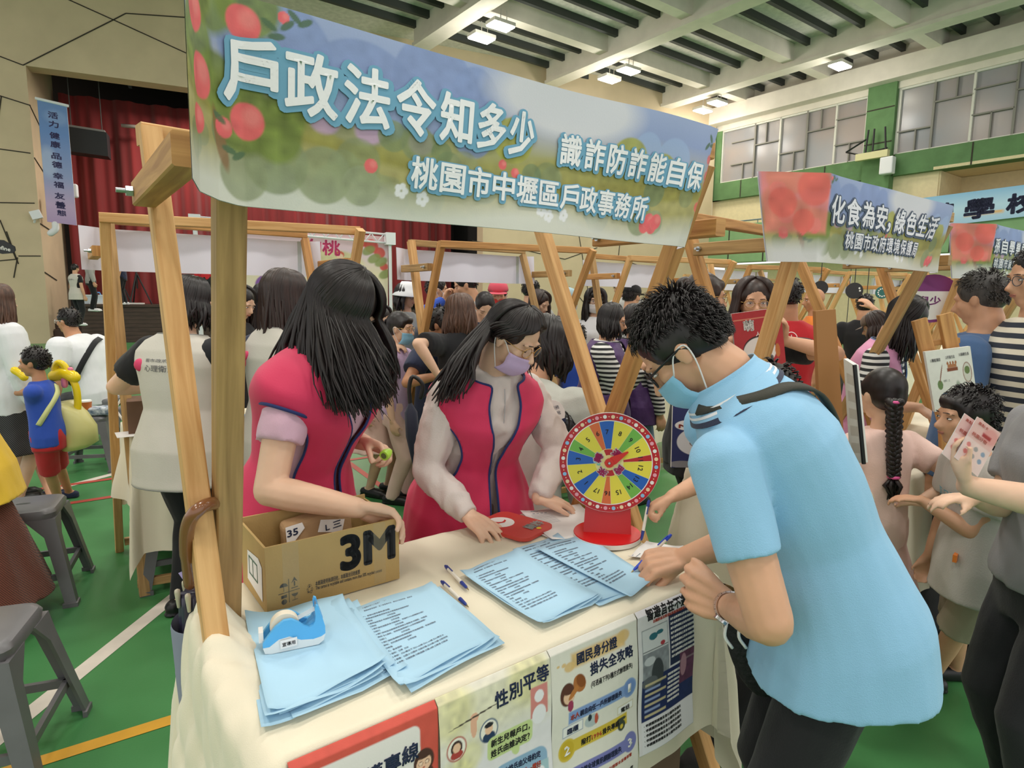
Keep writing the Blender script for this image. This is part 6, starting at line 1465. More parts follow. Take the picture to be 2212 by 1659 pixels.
# children at the stall on the right
GB = P('girl with a long braid and pink hair ties seen from behind', 1903, 852, 2.28, 100, 'c', 0, HAIRB, pitch=6, fine=1.2, style='braid', face=False, top=('short', PALEP, dict(srad=1.1)), bottom=('skirt', TULLE), skirt=.22, shoes=BLK, armR=(at(1985, 1085, 2.12), None, grip((-.1, .9, -.2), (0, 0, -1), 25)))
h = GB.hh; b0_ = GB.head - GB.HF * .46 * h - Z * .05 * h; m = MB()
b0_ = at(1932, 868, 2.14); b1_ = at(1930, 1030, 2.16)
for s_ in range(3):
    m.tube([b0_.lerp(b1_, i / 44) + Vector((.016 * math.sin(i * .75 + s_ * 2.094), .010 * math.sin(i * 1.5 + s_ * 4.19), 0)) for i in range(45)], [.0155 - .006 * i / 44 for i in range(45)], 7, rounded=True)
m.build('braid', HAIRB, GB.t, True)
m = MB(); tl = b1_
for i in range(14): m.tube([tl + Vector((rnd.gauss(0, .004), rnd.gauss(0, .004), 0)), tl + Vector((rnd.gauss(0, .012), rnd.gauss(0, .01), -.03)), tl + Vector((rnd.gauss(0, .010), rnd.gauss(0, .008), -.085))], [.007, .008, .002], 5)
m.build('braid_tail', HAIRB, GB.t, True)
for p_ in (b0_, b1_): m = MB(); m.lathe(p_ - Z * .006, [(.018, 0), (.022, .005), (.018, .011)], 14); m.build('hair_tie', mat('hair_tie_pink', '#E85FA0', .5), GB.t, True)
BY = P('boy with bowl-cut hair in grey T-shirt and khaki shorts peering at the stall', 2082, 900, 1.98, 176, 'c', 1, HAIRB, pitch=4, neckf=.03, lean=8, fine=2.4, style='short', hl=.12, bangs=True, top=('short', fab('grey_tee', '#C3BDB6'), dict(srad=1.3, grow=.018, hem=-.10, flare=.03)), bottom=('shorts', KHAKI), legw=1.1,
       feet=[atz(2005, 1492, 0), atz(2062, 1466, 0)], shoes=BLK, armL=(at(1990, 1080, 2.02), None, grip((-.8, .4, 0), (0, 0, -1), 30)))
backtext(BY, '夏日冒險', -.05, .07, .2, .04, mat('ink_teal', '#4C9AB0'), front=1, name='chest_print', off=.03)
m = MB(); m.box(skin_point(BY, .04, .35, .93, .03), Vector((.004, -.004, 0)), Vector((.02, .02, .0)), Z * .012); m.build('orange_tag', ORNG, BY.t)
# woman holding leaflets at the right edge
LW = P('person at the right edge in two-tone grey top holding leaflets', 2335, 770, 1.55, 176, 'f', 0, HAIRB, wide=1.18, pitch=10, style='bob', H=None, top=('short', fab('grey_melange', '#8F8E90'), dict(sleeve=.7, grow=.02, hem=-.02)), bottom=('jeans', BLKD, ), legw=1.12, shoes=BLK,
       armL=(at(2090, 1050, 1.36), Vector((.6, -.4, -.6)), dict(d=Vector((-.35, .2, .8)), n=Vector((.7, -.5, .2)), fingers=[(20, 35, 25), (30, 35, 25), (35, 35, 25), (40, 35, 25)], thumb=(.9, .3, .4, 15), spread=.2)), armR=(at(2110, 1075, 1.55), None, grip((-.9, 0, 0), (0, -.2, -1), 20)))
m = MB(); m.tube([LW.arms[0][2] + x * .03 for x in [Vector((math.cos(a), math.sin(a) * .5, math.sin(a) * .6)) for a in [i * .5236 for i in range(13)]]], .004, 6)
# half hidden youngster beyond the man in blue
KD = P('half-hidden youngster in black trousers writing at the right end of the table', 1655, 868, 1.78, 196, 'c', 1, HAIRB, lean=14, pitch=30, fine=1.0, style='short', top=('short', fab('slate', '#6a6e78'), dict(srad=1.2, grow=.02)), bottom=('trousers', BLKCL), legw=1.15, feet=[atz(1556, 1640, 0), atz(1640, 1600, 0)], shoes=fab('shoe_dark', '#2a2624'),
       armR=(at(1452, 1072, 1.68), Vector((.2, .7, -.6)), dict(d=Vector((-.85, -.15, -.35)), n=Vector((.1, -.25, -.95)), fingers=[(40, 50, 20), (50, 55, 30), (55, 60, 35), (60, 60, 35)], thumb=(.85, .35, .4, 20), spread=.1)), armL=(at(1700, 1150, 1.6), None))
pen(atz(1384, 1174, TZ + .008), at(1402, 1080, 1.66), 'ballpoint pen held upright by the youngster behind the wheel')
# left side of the hall
SIT = person('person seated on a stool in white T-shirt with a black cross-body bag', at(146, 693, 6.0), 176, 'm', 2, HAIRB, hipz=.50, lean=22, pitch=2, wide=1.2, specs=mat('white_plastic', '#ECECEC', .4), top=('short', WHT, dict(srad=1.3, grow=.02)), bottom=('trousers', GRJ), shoes=BLK,
       feet=[at(146, 693, 6.0) + Vector((-.45, -.12, 0)) - Z * at(146, 693, 6.0).z, at(146, 693, 6.0) + Vector((-.42, .15, 0)) - Z * at(146, 693, 6.0).z])
strap(SIT, [(.285, -.4, -.6), (.25, .1, -1), (.17, .75, -.7), (.1, 1, -.1), (.08, .8, .6)], .05, BLKCL, SIT.t, 'bag_strap', .052)
P('person in loose white jacket and dotted black skirt, wavy brown hair, left edge', 2, 650, 4.2, 66, 'f', 0, HAIRN, style='long', hl=1.15, fine=1.2, face=False, top=('long', WHT, dict(srad=1.4, grow=.03, hem=-.09)), bottom=('skirt', DOT), shoes=BLK)
KB = P('small child in blue T-shirt and red shorts walking with balloons', 72, 783, 3.85, 196, 'c', 2, HAIRB, style='short', fine=1.0, lean=4, feet=[atz(130, 1098, 0), atz(150, 1075, 0)], top=('short', BLUET, dict(srad=1.15)), bottom=('shorts', REDT), shoes=NAVYT, armL=(at(100, 945, 4.05), None), armR=(at(30, 850, 4.1), None))
strap(KB, [(.29, -.35, -.6), (.24, .2, -1), (.15, .85, -.5), (.08, 1, 0)], .03, fab('strap_pale_yellow', '#D9DC9A'), KB.t, 'bag_strap', .02)
P('second small child in pale blue shorts half hidden behind the child in blue', 40, 800, 4.5, 200, 'c', 1, HAIRB, style='short', lean=2, feet=[atz(128, 1068, 0), atz(110, 1085, 0)], top=('short', WHT), bottom=('shorts', fab('pale_blue', '#8FC1DA')), shoes=NAVYT)
SW = P('person in rust woven long skirt and yellow top cut by the left edge', -112, 700, 2.5, 20, 'f', 0, HAIRB, H=None, style='bob', face=False, top=('short', YELT, dict(grow=.04, hem=-.10, flare=.045, sleeve=.7)), bottom=('skirt', RUST), skirt=.40, flarew=.14, shoes=BLK)
# on the stage steps and stage
for lab, x, y, Y, yaw, g_, kk in [('person in pale lettered vest climbing the stage steps', 163, 578, 17.0, 70, .62, dict(top=('short', BLKCL))), ('person in pale shirt with bag strap on the stage edge', 197, 592, 17.6, 40, 1.0, dict(top=('long', GREYT))), ('person in dark shirt on the stage beside the tripods', 262, 600, 19.2, 200, 1.17, dict(top=('short', NAVYT))), ('person on the stage wearing a bright red jacket below the white banner back', 440, 578, 18.6, -60, 1.17, dict(top=('long', REDT)))]:
    hd = at(x, y, Y); hz = g_ + .52 * 1.66
    r = person(lab, (hd.x, hd.y, g_ + 1.66 * .93), yaw, 'm' if 'dark' in lab else 'f', 1, HAIRB, hipz=hz, ground=g_, vox=.012, face=False, style='short' if 'dark' in lab or 'vest' in lab else 'bob', fine=.4, bottom=('trousers', BLKCL), shoes=WHT, **kk)
    if 'vest' in lab: vest(r, GVEST, hole=.06, opening=.05, trim=None, name='vest'); backtext(r, '衛生中心', -.13, .13, .22, .05, MATS['ink_dark_grey'])
# ================================================================== stools, umbrellas, bags and things about the hall
SGREY = mat('stool_plastic_grey', '#6E6D70', .38, var=.08, vscale=10)
def stool(label, c, yaw=0, s=1.0, h=.46):
    c = Vector((c.x, c.y, 0)); X = Vector((math.cos(R(yaw)), math.sin(R(yaw)), 0)); Y = Z.cross(X)
    t = thing('plastic_stool', label, 'stool', c, 'grey plastic stools')
    a, b = .135 * s, .195 * s
    q = lambda w_, z, r=.05: [c + X * x + Y * y + Z * z for x, y in rrect(2 * w_, 2 * w_, r, 4)]
    m = MB(); m.loft([q(a + .012, h - .05), q(a + .016, h - .02), q(a + .008, h - .006), q(a - .01, h)], True); m.add([c + X * (x * .03) + Y * (y * .012) + Z * (h + .0006) for x, y in [(math.cos(k * .5), math.sin(k * .5)) for k in range(13)]], [tuple(range(13))], 1)
    m.build('seat', [SGREY, STEEL], t, 'auto')
    for sx in (-1, 1):
        for sy in (-1, 1):
            top = c + X * sx * (a - .012) + Y * sy * (a - .012) + Z * (h - .045); bot = c + X * sx * b + Y * sy * b; d = (top - bot)
            ring = lambda p, w_, k: [p + X * sx * x * w_ + Y * sy * y * w_ for x, y in ((1, 1), (-k, 1), (-k, .55), (.55, .55), (.55, -k), (1, -k))]
            m = MB(); m.loft([ring(bot + Z * 0, .030, 1.0), ring(bot + Z * .02, .03, 1.0), ring(bot + Z * .022, .024, .9), ring(bot.lerp(top, .8), .026, 1.2), ring(top, .028, 3.2)]); m.build('leg', SGREY, t, 'auto')
    m = MB(); k = .30; w_ = b + (a - b) * k - .004
    for d1, d2 in ((X, Y), (Y, X)):
        for s_ in (-1, 1): m.box(c + d1 * s_ * w_ + Z * h * k, d1 * .008, d2 * w_, Z * .014)
    m.build('stretcher', SGREY, t)
    return t
def fl(x, y): return atz(x, y, 0)
stool('grey plastic stool in the lower left corner, nearest of all', Vector((-1.62, 1.72, 0)), 20, 1.05)
stool('grey plastic stool behind the hooked umbrella at the left stall post', atz(398, 1052, .46), 30)
stool('grey plastic stool under the rust skirt at the left', fl(70, 1285), 25)
stool('grey plastic stool holding an orange cup by the seated man', at(190, 812, 5.1) , 15)
stool('grey plastic stool the man in the white T-shirt sits on', Vector((SIT.hip.x + .05, SIT.hip.y, 0)), 10)
stool('grey plastic stool behind the person holding the lime green tube', at(838, 1000, 2.35), 25)
stool('grey plastic stool right behind the spinning wheel', at(1190, 1040, 2.25), 40)
stool('grey plastic stool farther left behind the pale vest', at(295, 790, 5.6), 10)
# hooked umbrella with its grey sleeve, hung over the crossed posts
pts = catmull([at(410, 1262, 1.12), at(403, 1180, 1.08), at(408, 1130, 1.06), at(430, 1100, 1.06), at(460, 1088, 1.11), at(492, 1098, 1.25), at(507, 1128, 1.27), at(500, 1152, 1.27)], 8)
t = thing('hooked_umbrella', 'closed umbrella with brown cane handle hung over the nearest crossed posts', 'umbrella', pts[0])
MB().tube(pts, [.011] * 6 + [.0125] * (len(pts) - 8) + [.011, .009], 14, rounded=True).build('handle', mat('cane_brown', '#84512F', .25, coat=.5), t, True)
u0_, u1_ = at(410, 1262, 1.12), at(438, 1560, 1.20)
ud = (u1_ - u0_).normalized(); ux, uy = frame(ud)
m = MB(); rings = []
for i in range(12):
    s = i / 11; p = u0_ + ud * (.02 + .30 * s)
    rings.append([p + ux * math.cos(a) * r_ + uy * math.sin(a) * r_ for a in [2 * math.pi * k / 40 for k in range(40)] for r_ in [(.018 + .016 * s) * (1 + .22 * math.sin(a * 6 + s))]])
m.loft(rings); m.build('folded_canopy', mat('umbrella_dark', '#3D3B4E', .3), t, True)
for k in range(5): m = MB(); q = u0_ + ud * .045 + ux * .022 * math.cos(k * 1.25) + uy * .022 * math.sin(k * 1.25); m.tube([q, q - ud * .035], [.0035, .006], 6, rounded=True); m.build('rib_tip', mat('clear_tip', '#C9BFA8', .2), t, True)
t = thing('umbrella_sleeve', 'grey-violet tube sleeve holding the closed umbrella beside the post', 'umbrella sleeve', u0_ + ud * .1)
m = MB(); m.lathe(u0_ + ud * .085, [(.038, 0), (.040, .01), (.040, .12), (.0405, .122), (.039, .23), (.0395, .232), (.038, .40), (.0, .41)], 28, ud, caps=False); m.build('tube', mat('sleeve_grey_violet', '#8F90A6', .5), t, 'auto')
m = MB(); m.add([at(385, 1238, 1.12), at(398, 1232, 1.12), at(412, 1255, 1.12), at(402, 1262, 1.12)], [(0, 1, 2, 3)]); tag(m.build('violet_tag', mat('tag_violet', '#B9A6DC', .7), None), 'small pale violet paper tag tucked in beside the umbrella handle', 'tag')
# dark folded umbrella on the back stall
a, b = at(884, 838, 3.2), at(896, 1010, 3.2); t = thing('folded_umbrella', 'black folded umbrella hung by its hook from the stall behind', 'umbrella', b)
MB().tube(catmull([a + Vector((.06, 0, -.05)), a + Vector((.07, 0, .02)), a + Vector((.02, 0, .06)), a, a.lerp(b, .25)], 4), .011, 8, rounded=True).build('handle', BLK, t, True)
MB().tube([a.lerp(b, .2), a.lerp(b, .3), a.lerp(b, .6), b], [.012, .034, .036, .008], 12, rounded=True).build('folded_canopy', fab('umbrella_navy', '#20243A', .6), t, True)
# cartons below the table
def carton(label, c, yaw, w, d, h, col='#8A6A4A', s=None, open_=False):
    c = Vector(c); X = Vector((math.cos(R(yaw)), math.sin(R(yaw)), 0)); Y = Z.cross(X); t = thing('carton', label, 'box', c)
    mm = mat('carton_' + col[1:], col, .85, var=.12, vscale=4); m = MB()
    m.box(c + Z * h / 2, X * w / 2, Y * d / 2, Z * h / 2)
    if s:
        f = flatpos(c - Y * (d / 2 + .0005) - X * w / 2, X, Z)
        for x, y, sz, ch in s: text(m, ch, 1, f, x * w, y * h, sz * h, None, .05, lift=.0004, res=2)
    m.build('carton_body', [mm, BLACK], t)
    if open_:
        for sg in (-1, 1): MB().box(c + Z * (h + .03) + X * sg * (w / 2 + .02), X * .03 + Z * .03 * sg * 0 + Z * -.02, Y * d / 2, Z * .002 + X * .001).build('flap', mm, t)
    return t
carton('brown carton with black logos under the right half of the table', P3(1.02, 1.05, 0), 36.8, .42, .30, .32, '#7C6350', [(.08, .55, .3, '3M'), (.6, .4, .3, '3M'), (.35, .1, .28, '3M')])
carton('brown carton peeping from under the cloth at the near left corner', P3(.27, .93, 0), 36.8, .16, .3, .47, '#8B6E3F')
# stall goods on the left back table
bc = at(325, 860, 3.05); t = carton('brown patterned carton on the left back table', (bc.x, bc.y, .775), 30, .2, .2, .17, '#6E5240')
m = MB(); q = at(318, 893, 2.95); m.lathe(Vector((q.x, q.y, .778)), [(0, 0), (.011, 0), (.011, .02), (.006, .024), (.007, .04), (0, .041)], 14); tag(m.build('stamp', mat('blue_plastic', '#2F6FC0', .4), None, 'auto'), 'small blue stamp standing on the left back table', 'stamp')
for i, (x, y, c1) in enumerate([(545, 858, PAPW), (590, 850, PAPW), (560, 868, mat('leaflet_blue', '#6C9CC9', .6)), (300, 900, PAPW)]):
    q = at(x, y, 3.45 if i < 3 else 2.95); c = Vector((q.x, q.y, .781 + .002 * i)); m = MB(); m.box(c, U * .1, N * .07, Z * .0008)
    tag(m.build('leaflet', c1), ['white leaflet on the back table behind the heart vest, left one', 'white leaflet on the back table behind the heart vest, right one', 'blue printed leaflet on the back table behind the heart vest', 'white sheet on the left back table under the blue stamp'][i], 'leaflet')
# white cord tied round the left back post
m = MB(); q = at(268, 832, 3.4); m.tube(catmull([q + Vector((math.cos(a) * .05, math.sin(a) * .05, .012 * math.sin(a * 2))) for a in [i * .7 for i in range(10)]] + [q + Vector((-.05, 0, -.12)), q + Vector((-.02, 0, -.2))], 3), .006, 6); tag(m.build('cord', PAPW, None, True), 'white cord knotted round the leg of the left back stall', 'cord')
# bag under the left back table
q = fl(345, 1180); m = MB(); m.loft([[Vector((q.x, q.y, z)) + U * math.cos(a) * r_ * 1.3 + N * math.sin(a) * r_ for a in [k * .5236 for k in range(12)]] for z, r_ in ((.01, .08), (.1, .10), (.22, .10), (.28, .085))]); t = thing('tote_bag', 'cream and navy tote bag on the floor under the left back stall', 'bag', Vector((q.x, q.y, 0))); m.build('bag_body', fab('canvas_cream', '#BDB19C'), t, True)
m = MB(); m.tube(catmull([Vector((q.x, q.y, .27)) + U * .09, Vector((q.x, q.y, .40)) + U * .05, Vector((q.x, q.y, .40)) - U * .05, Vector((q.x, q.y, .27)) - U * .09], 5), .012, 8, flat=.4); m.build('strap', NAVYT, t, True)
# balloon figure and yellow bag carried by the child
t = thing('balloon_toy', 'yellow and pink twisted balloon toy carried by the small child', 'balloon', at(150, 830, 4.0)); YB = mat('balloon_yellow', '#F2D21E', .2); PB = mat('balloon_pink', '#F08AA8', .2)
bl = lambda *p: catmull([at(x, y, 4.0) for x, y in p], 4)
for nm, mm, p, r_ in (('balloon_loop', YB, [(128, 815), (120, 795), (127, 784), (140, 792), (148, 812)], .022), ('balloon_body', YB, [(118, 812), (140, 806), (160, 815)], .038), ('balloon_tail', YB, [(155, 815), (165, 840), (168, 870), (167, 888)], .022), ('balloon_arm', PB, [(118, 815), (138, 812), (152, 798)], .017), ('balloon_arm', PB, [(138, 812), (140, 832)], .019), ('balloon_head', YB, [(32, 800), (45, 808), (52, 815)], .025)):
    MB().tube(bl(*p), r_, 10, rounded=True).build(nm, mm, t, True)
t = thing('plastic_bag', 'translucent pale yellow carrier bag hanging beside the small child', 'bag', at(160, 920, 4.0)); m = MB()
m.loft([[at(x + dx * 1.0, y, 4.0) + Vector((0, .10 * math.sin(a), 0)) for a, dx in [(k * .5236, w_ * math.cos(k * .5236)) for k in range(12)]] for x, y, w_ in ((138, 868, 12), (150, 890, 32), (163, 920, 42), (172, 955, 36), (165, 968, 20))]); m.build('bag_body', mat('bag_pale_yellow', '#DCD48C', .35, alpha=.85), t, True)
# orange paper cup and patterned pouch on the stool
q = at(178, 795, 5.0); t = thing('paper_cup', 'orange paper cup standing on the grey stool by the seated man', 'cup', Vector((q.x, q.y, .465)))
m = MB(); m.lathe((q.x, q.y, .463), [(0, 0), (.035, 0), (.045, .115), (.048, .12), (.04, .121)], 20); m.build('cup_body', mat('cup_orange', '#E07A3A', .5), t, 'auto'); m = MB(); m.lathe((q.x, q.y, .583), [(0, 0), (.047, 0), (.044, .012), (0, .013)], 20); m.build('cup_lid', PALE, t, 'auto')
q = at(205, 800, 5.05); m = MB(); m.box(Vector((q.x, q.y, .50)), Vector((.11, .03, 0)), Vector((-.02, .06, 0)), Z * .035); o = tag(m.build('pouch', mat('pouch_print', '#D8DCE2', .7, col2='#5f7288', vscale=30)), 'blue and white patterned pouch lying beside the orange cup', 'pouch'); bv = o.modifiers.new('b', 'BEVEL'); bv.width = .02; bv.segments = 3
# hand fan and black bag at the stool behind the wheel
t = thing('paper_fan', 'white printed paddle fan stuck in a black bag behind the vest wearer', 'fan', at(1195, 905, 2.3)); o_ = at(1195, 893, 2.28); m = MB(); fx_, fz_ = Vector((.95, .1, .3)).normalized(), Vector((-.3, 0, .95)).normalized()
m.prism([(.045 * math.cos(k * .35), .052 * math.sin(k * .35)) for k in range(18)], o_, fx_, fz_, Vector((0, .003, 0))); f = flatpos(o_ - Vector((0, .0006, 0)), fx_, fz_); 
for i, s in enumerate(['愛心服務', '關懷你我']): text(m, s, 1, f, -.032, .012 - .022 * i, .016, .06, .0, lift=.0006)
m.add([f(-.04, -.028, .0008), f(.04, -.03, .0008), f(.036, -.045, .0008), f(-.03, -.043, .0008)], [(0, 1, 2, 3)], 1); m.build('fan_blade', [PALE, NAVY], t)
m = MB(); m.tube([o_ - fz_ * .045, o_ - fz_ * .13], [.012, .009], 8, flat=.4); m.build('fan_handle', PALE, t, True)
t = thing('drawstring_bag', 'shiny black drawstring bag hanging behind the vest wearer', 'bag', at(1205, 935, 2.34)); m = MB(); m.ball(at(1208, 925, 2.36), (.07, .05, .06)); o = m.build('bag_body', mat('nylon_black', '#17171a', .25), t, True); md = o.modifiers.new('d', 'DISPLACE'); tx = bpy.data.textures.new('crumple', 'CLOUDS'); tx.noise_scale = .05; md.texture = tx; md.strength = .03
m = MB(); m.tube(catmull([at(1185, 905, 2.3), at(1222, 890, 2.3), at(1228, 925, 2.3), at(1200, 950, 2.3), at(1180, 940, 2.3)], 6), .004, 6); m.build('drawstring', BLK, t, True)
# red sign board held by the woman with glasses
def board(label, nm, cat, c4, paint, lines, inks, n=90, thick=.012, res=2):
    TL, TR, BR, BL = [Vector(q) for q in c4]; w_ = ((TR - TL).length + (BR - BL).length) / 2; h_ = ((TL - BL).length + (TR - BR).length) / 2; nn = (TR - TL).cross(TL - BL).normalized()
    pos = lambda x, y, l=0: (BL * (1 - x / w_) + BR * (x / w_)) * (1 - y / h_) + (TL * (1 - x / w_) + TR * (x / w_)) * (y / h_) + nn * l
    a = Art(w_, h_, n); paint(a, w_, h_); m = MB(); a.sheet(m, pos, 0)
    for (s, mi, x, y, sz, wd, bd) in lines: text(m, s, mi, pos, x * w_, y * h_, sz * h_, wd * w_, bd, lift=.002, res=res)
    k = [pos(x, y, -.001 - d) for d in (0, thick) for x, y in ((0, 0), (w_, 0), (w_, h_), (0, h_))]
    m.add(k, [(3, 2, 1, 0)[::-1], (7, 6, 5, 4), (0, 1, 5, 4), (1, 2, 6, 5), (2, 3, 7, 6), (3, 0, 4, 7)], 1)
    return tag(colfill(m).build(nm, [PRN, PALE, *inks]), label, cat)
def redb(a, w, h):
    a.fill('#B5353A', .05); a.rect(.02 * w, .98 * w, .86 * h, .88 * h, '#D98A70'); a.oval(.5 * w, .3 * h, .34 * w, .26 * h, '#2b1f22', 1, .04); a.oval(.5 * w, .28 * h, .33 * w, .25 * h, '#ECE4DE', 1, .04); a.oval(.42 * w, .1 * h, .3 * w, .1 * h, '#8E2329'); a.oval(.86 * w, .26 * h, .05 * w, .12 * h, '#C4743E'); a.oval(.76 * w, .44 * h, .07 * w, .055 * h, '#B5252C', 1, .06); a.oval(.76 * w, .44 * h, .055 * w, .04 * h, '#C93038')
board('red sign board with white characters held up beside the slanted post', 'sign_board', 'sign', [at(1580, 678, 2.72), at(1686, 664, 2.72), at(1698, 785, 2.72), at(1592, 800, 2.72)], redb, [('萌', 2, .22, .68, .2, .2, .05), ('紅', 2, .68, .68, .2, .2, .05), ('人工香腸', 2, .45, .56, .08, .36, .03), ('▶', 2, .72, .405, .07, .08, 0)], [PALE])
# navy roll-up panel behind the wheel
def navyb(a, w, h): a.fill('#2F3468'); a.oval(.62 * w, .93 * h, .13 * w, .02 * h, '#C0392F'); a.rect(.55 * w, 1.1 * w, .78 * h, .9 * h, '#ECEAF0'); a.oval(.5 * w, .62 * h, .42 * w, .075 * h, '#F0ECEC', 1, .04); a.oval(.75 * w, .38 * h, .6 * w, .2 * h, '#E4E2E6', 1, .04); a.oval(.82 * w, .36 * h, .28 * w, .06 * h, '#4a3038', 1, .04); a.oval(.82 * w, .36 * h, .25 * w, .053 * h, '#F0ECEC', 1, .04); a.oval(.3 * w, .05 * h, .4 * w, .05 * h, '#8d8a90')
board('navy display panel with speech bubbles MA and B behind the wheel', 'display_panel', 'panel', [at(1454, 862, 2.35), at(1522, 862, 2.35), at(1522, 1010, 2.35), at(1450, 1010, 2.35)], navyb, [('MA', 2, .2, .585, .07, .6, .06), ('B', 3, .74, .33, .07, .2, .06)], [RED_INK, mat('ink_plum', '#5A3440', .6)])
# framed board and easel with plant pictures
def eb(a, w, h):
    a.fill('#E9EAE0', .03); a.oval(.22 * w, .42 * h, .06 * w, .08 * h, '#6E8A56'); a.oval(.27 * w, .6 * h, .012 * w, .16 * h, '#8A5A48', 1, .3, -15); a.rect(.42 * w, .66 * w, .62 * h, .68 * h, '#8A4A2E'); a.rect(.44 * w, .64 * w, .68 * h, .74 * h, '#B57A52')
    for i in range(4): a.oval((.45 + .06 * i) * w, .76 * h, .02 * w, .03 * h, '#A96A40')
    a.oval(.86 * w, .56 * h, .1 * w, .18 * h, '#93604E'); a.oval(.86 * w, .56 * h, .085 * w, .165 * h, '#D9D9CC'); a.oval(.86 * w, .6 * h, .06 * w, .07 * h, '#6f8450'); a.oval(.62 * w, .34 * h, .05 * w, .1 * h, '#8fa08a', .8, .5); a.oval(.3 * w, .25 * h, .08 * w, .03 * h, '#5C83A8'); a.oval(.8 * w, .25 * h, .06 * w, .1 * h, '#A66E62'); a.oval(.8 * w, .25 * h, .048 * w, .088 * h, '#E4E2D8')
board('white poster of planting steps clipped to the wooden easel', 'instruction_poster', 'poster', [at(1998, 760, 2.25), at(2096, 748, 2.25), at(2112, 868, 2.25), at(2020, 890, 2.25)], eb, [('1.種植薄荷', 2, .08, .82, .06, .22, .01), ('2.扦插方法', 2, .42, .84, .06, .2, .01), ('3.插穗生長', 2, .72, .86, .06, .22, .01), ('材料：土', 2, .3, .46, .045, .14, 0), ('水', 2, .4, .24, .045, .06, 0)], [MATS['ink_dark_grey']])
t = thing('easel', 'wooden easel carrying the planting poster beside the pink sash', 'easel', fl(2050, 1500))
for a, b in (((1985, 690), (2040, 905)), ((2040, 678), (2085, 905))): MB().bar(at(*a, 2.30), at(*b, 2.28), .05, .02).build('easel_leg', WOODS[1], t)
MB().bar(at(2000, 742, 2.31), at(2070, 735, 2.31), .02, .02).build('easel_rail', WOODS[1], t); MB().bar(at(2040, 905, 2.28), at(2052, 1300, 2.3), .04, .02).build('easel_leg', WOODS[1], t); MB().bar(at(2085, 905, 2.28), at(2092, 1300, 2.3), .04, .02).build('easel_leg', WOODS[1], t)
t = thing('plywood_stand', 'upright brown plywood board behind the shoulder of the man in light blue', 'stand', at(1815, 1100, 1.9)); m = MB(); p = [at(1762, 672, 1.9), at(1805, 668, 1.9), at(1850, 1080, 1.85), at(1795, 1080, 1.85)]
m.prism([(0, 0)] * 0 or [((q - p[0]).dot(Vector((1, 0, 0))), (q - p[0]).z) for q in p[::-1]], p[0], (1, 0, 0), Z, Vector((0, .02, 0))); m.build('board', wood('stand_wood', '#B9824C', '#A06C3A'), t)
def fr_(a, w, h): a.fill('#E2DED2', .03); [a.rect(.2 * w, .8 * w, (.1 + .17 * i) * h, (.2 + .17 * i) * h, '#B9AE9C', .6) for i in range(5)]
board('narrow framed notice with black binding leaning on the plywood board', 'framed_notice', 'notice', [at(1822, 775, 1.85), at(1846, 790, 1.80), at(1866, 1000, 1.78), at(1836, 1000, 1.84)], fr_, [], [], 40)
MB().tube([at(1846, 788, 1.80), at(1866, 1002, 1.78)], .006, 8).build('notice_binding', BLK, bpy.data.objects['framed_notice'])
# round fans hanging from the far stalls
for x, y, rx, Y, c1, lab in [(1772, 622, 15, 6.2, '#2b2a2c', 'black round fan, leftmost of the hanging row'), (1845, 628, 17, 6.0, '#302e30', 'black round fan with two white marks, second of the hanging row'), (1905, 632, 13, 5.8, '#2F6B66', 'teal round fan with white flower pattern in the hanging row'), (1872, 645, 9, 6.2, '#3a3838', 'small black round fan under the row, half hidden by the post'), (1948, 640, 24, 9.2, '#2c2a2b', 'large black round fan, rightmost of the hanging row'), (1828, 708, 10, 7.1, '#6E6F4A', 'small olive round fan hanging lower beside the brown post')]:
    c = at(x, y, Y); r_ = rx / 1335 * Y; t = thing('round_fan', lab, 'fan', c, 'round fans hanging at the far stalls'); nrm = Vector((-.25, -.95, 0)).normalized()
    m = MB(); m.lathe(c, [(0, 0), (r_, 0), (r_, .012), (0, .0121)], 28, nrm); 
    fx2 = nrm.cross(Z).normalized() * -1
    if 'white' in lab or 'teal' in lab or 'olive' in lab:
        f = flatpos(c + nrm * .0125, fx2, Z)
        for k in range(12 if 'marks' not in lab else 2): a = k * .5236; m.add([f(r_ * .62 * math.cos(a) + r_ * .12 * math.cos(q), r_ * .62 * math.sin(a) + r_ * .12 * math.sin(q), .001) for q in [i * .785 for i in range(8)]], [tuple(range(8))], 1)
    m.build('fan_disc', [mat('fan_' + c1[1:], c1, .6), PALE], t, 'auto'); MB().tube([c + Z * r_, Vector((c.x, c.y, 1.86))], .004, 5).build('hanging_string', BLK, t)
c = at(2012, 645, 3.4); t = thing('round_sign', 'purple and white round sign beside the head with the pink sash', 'sign', c); m = MB(); nrm = Vector((-.4, -.9, 0)).normalized(); m.lathe(c, [(0, 0), (.13, 0), (.13, .01), (0, .0101)], 32, nrm, 0); f = flatpos(c + nrm * .0105, nrm.cross(Z) * -1, Z)
m.add([f(.115 * math.cos(a), .115 * math.sin(a), .001) for a in [R(20 - 220 * i / 14) for i in range(15)]], [tuple(range(15))[::-1]], 1); text(m, '兒少', 2, f, -.06, -.03, .05, .1, .03, lift=.002); m.build('sign_disc', [mat('sign_purple', '#8A3F84', .6), PALE, mat('ink_purple', '#8A3F84')], t, 'auto')
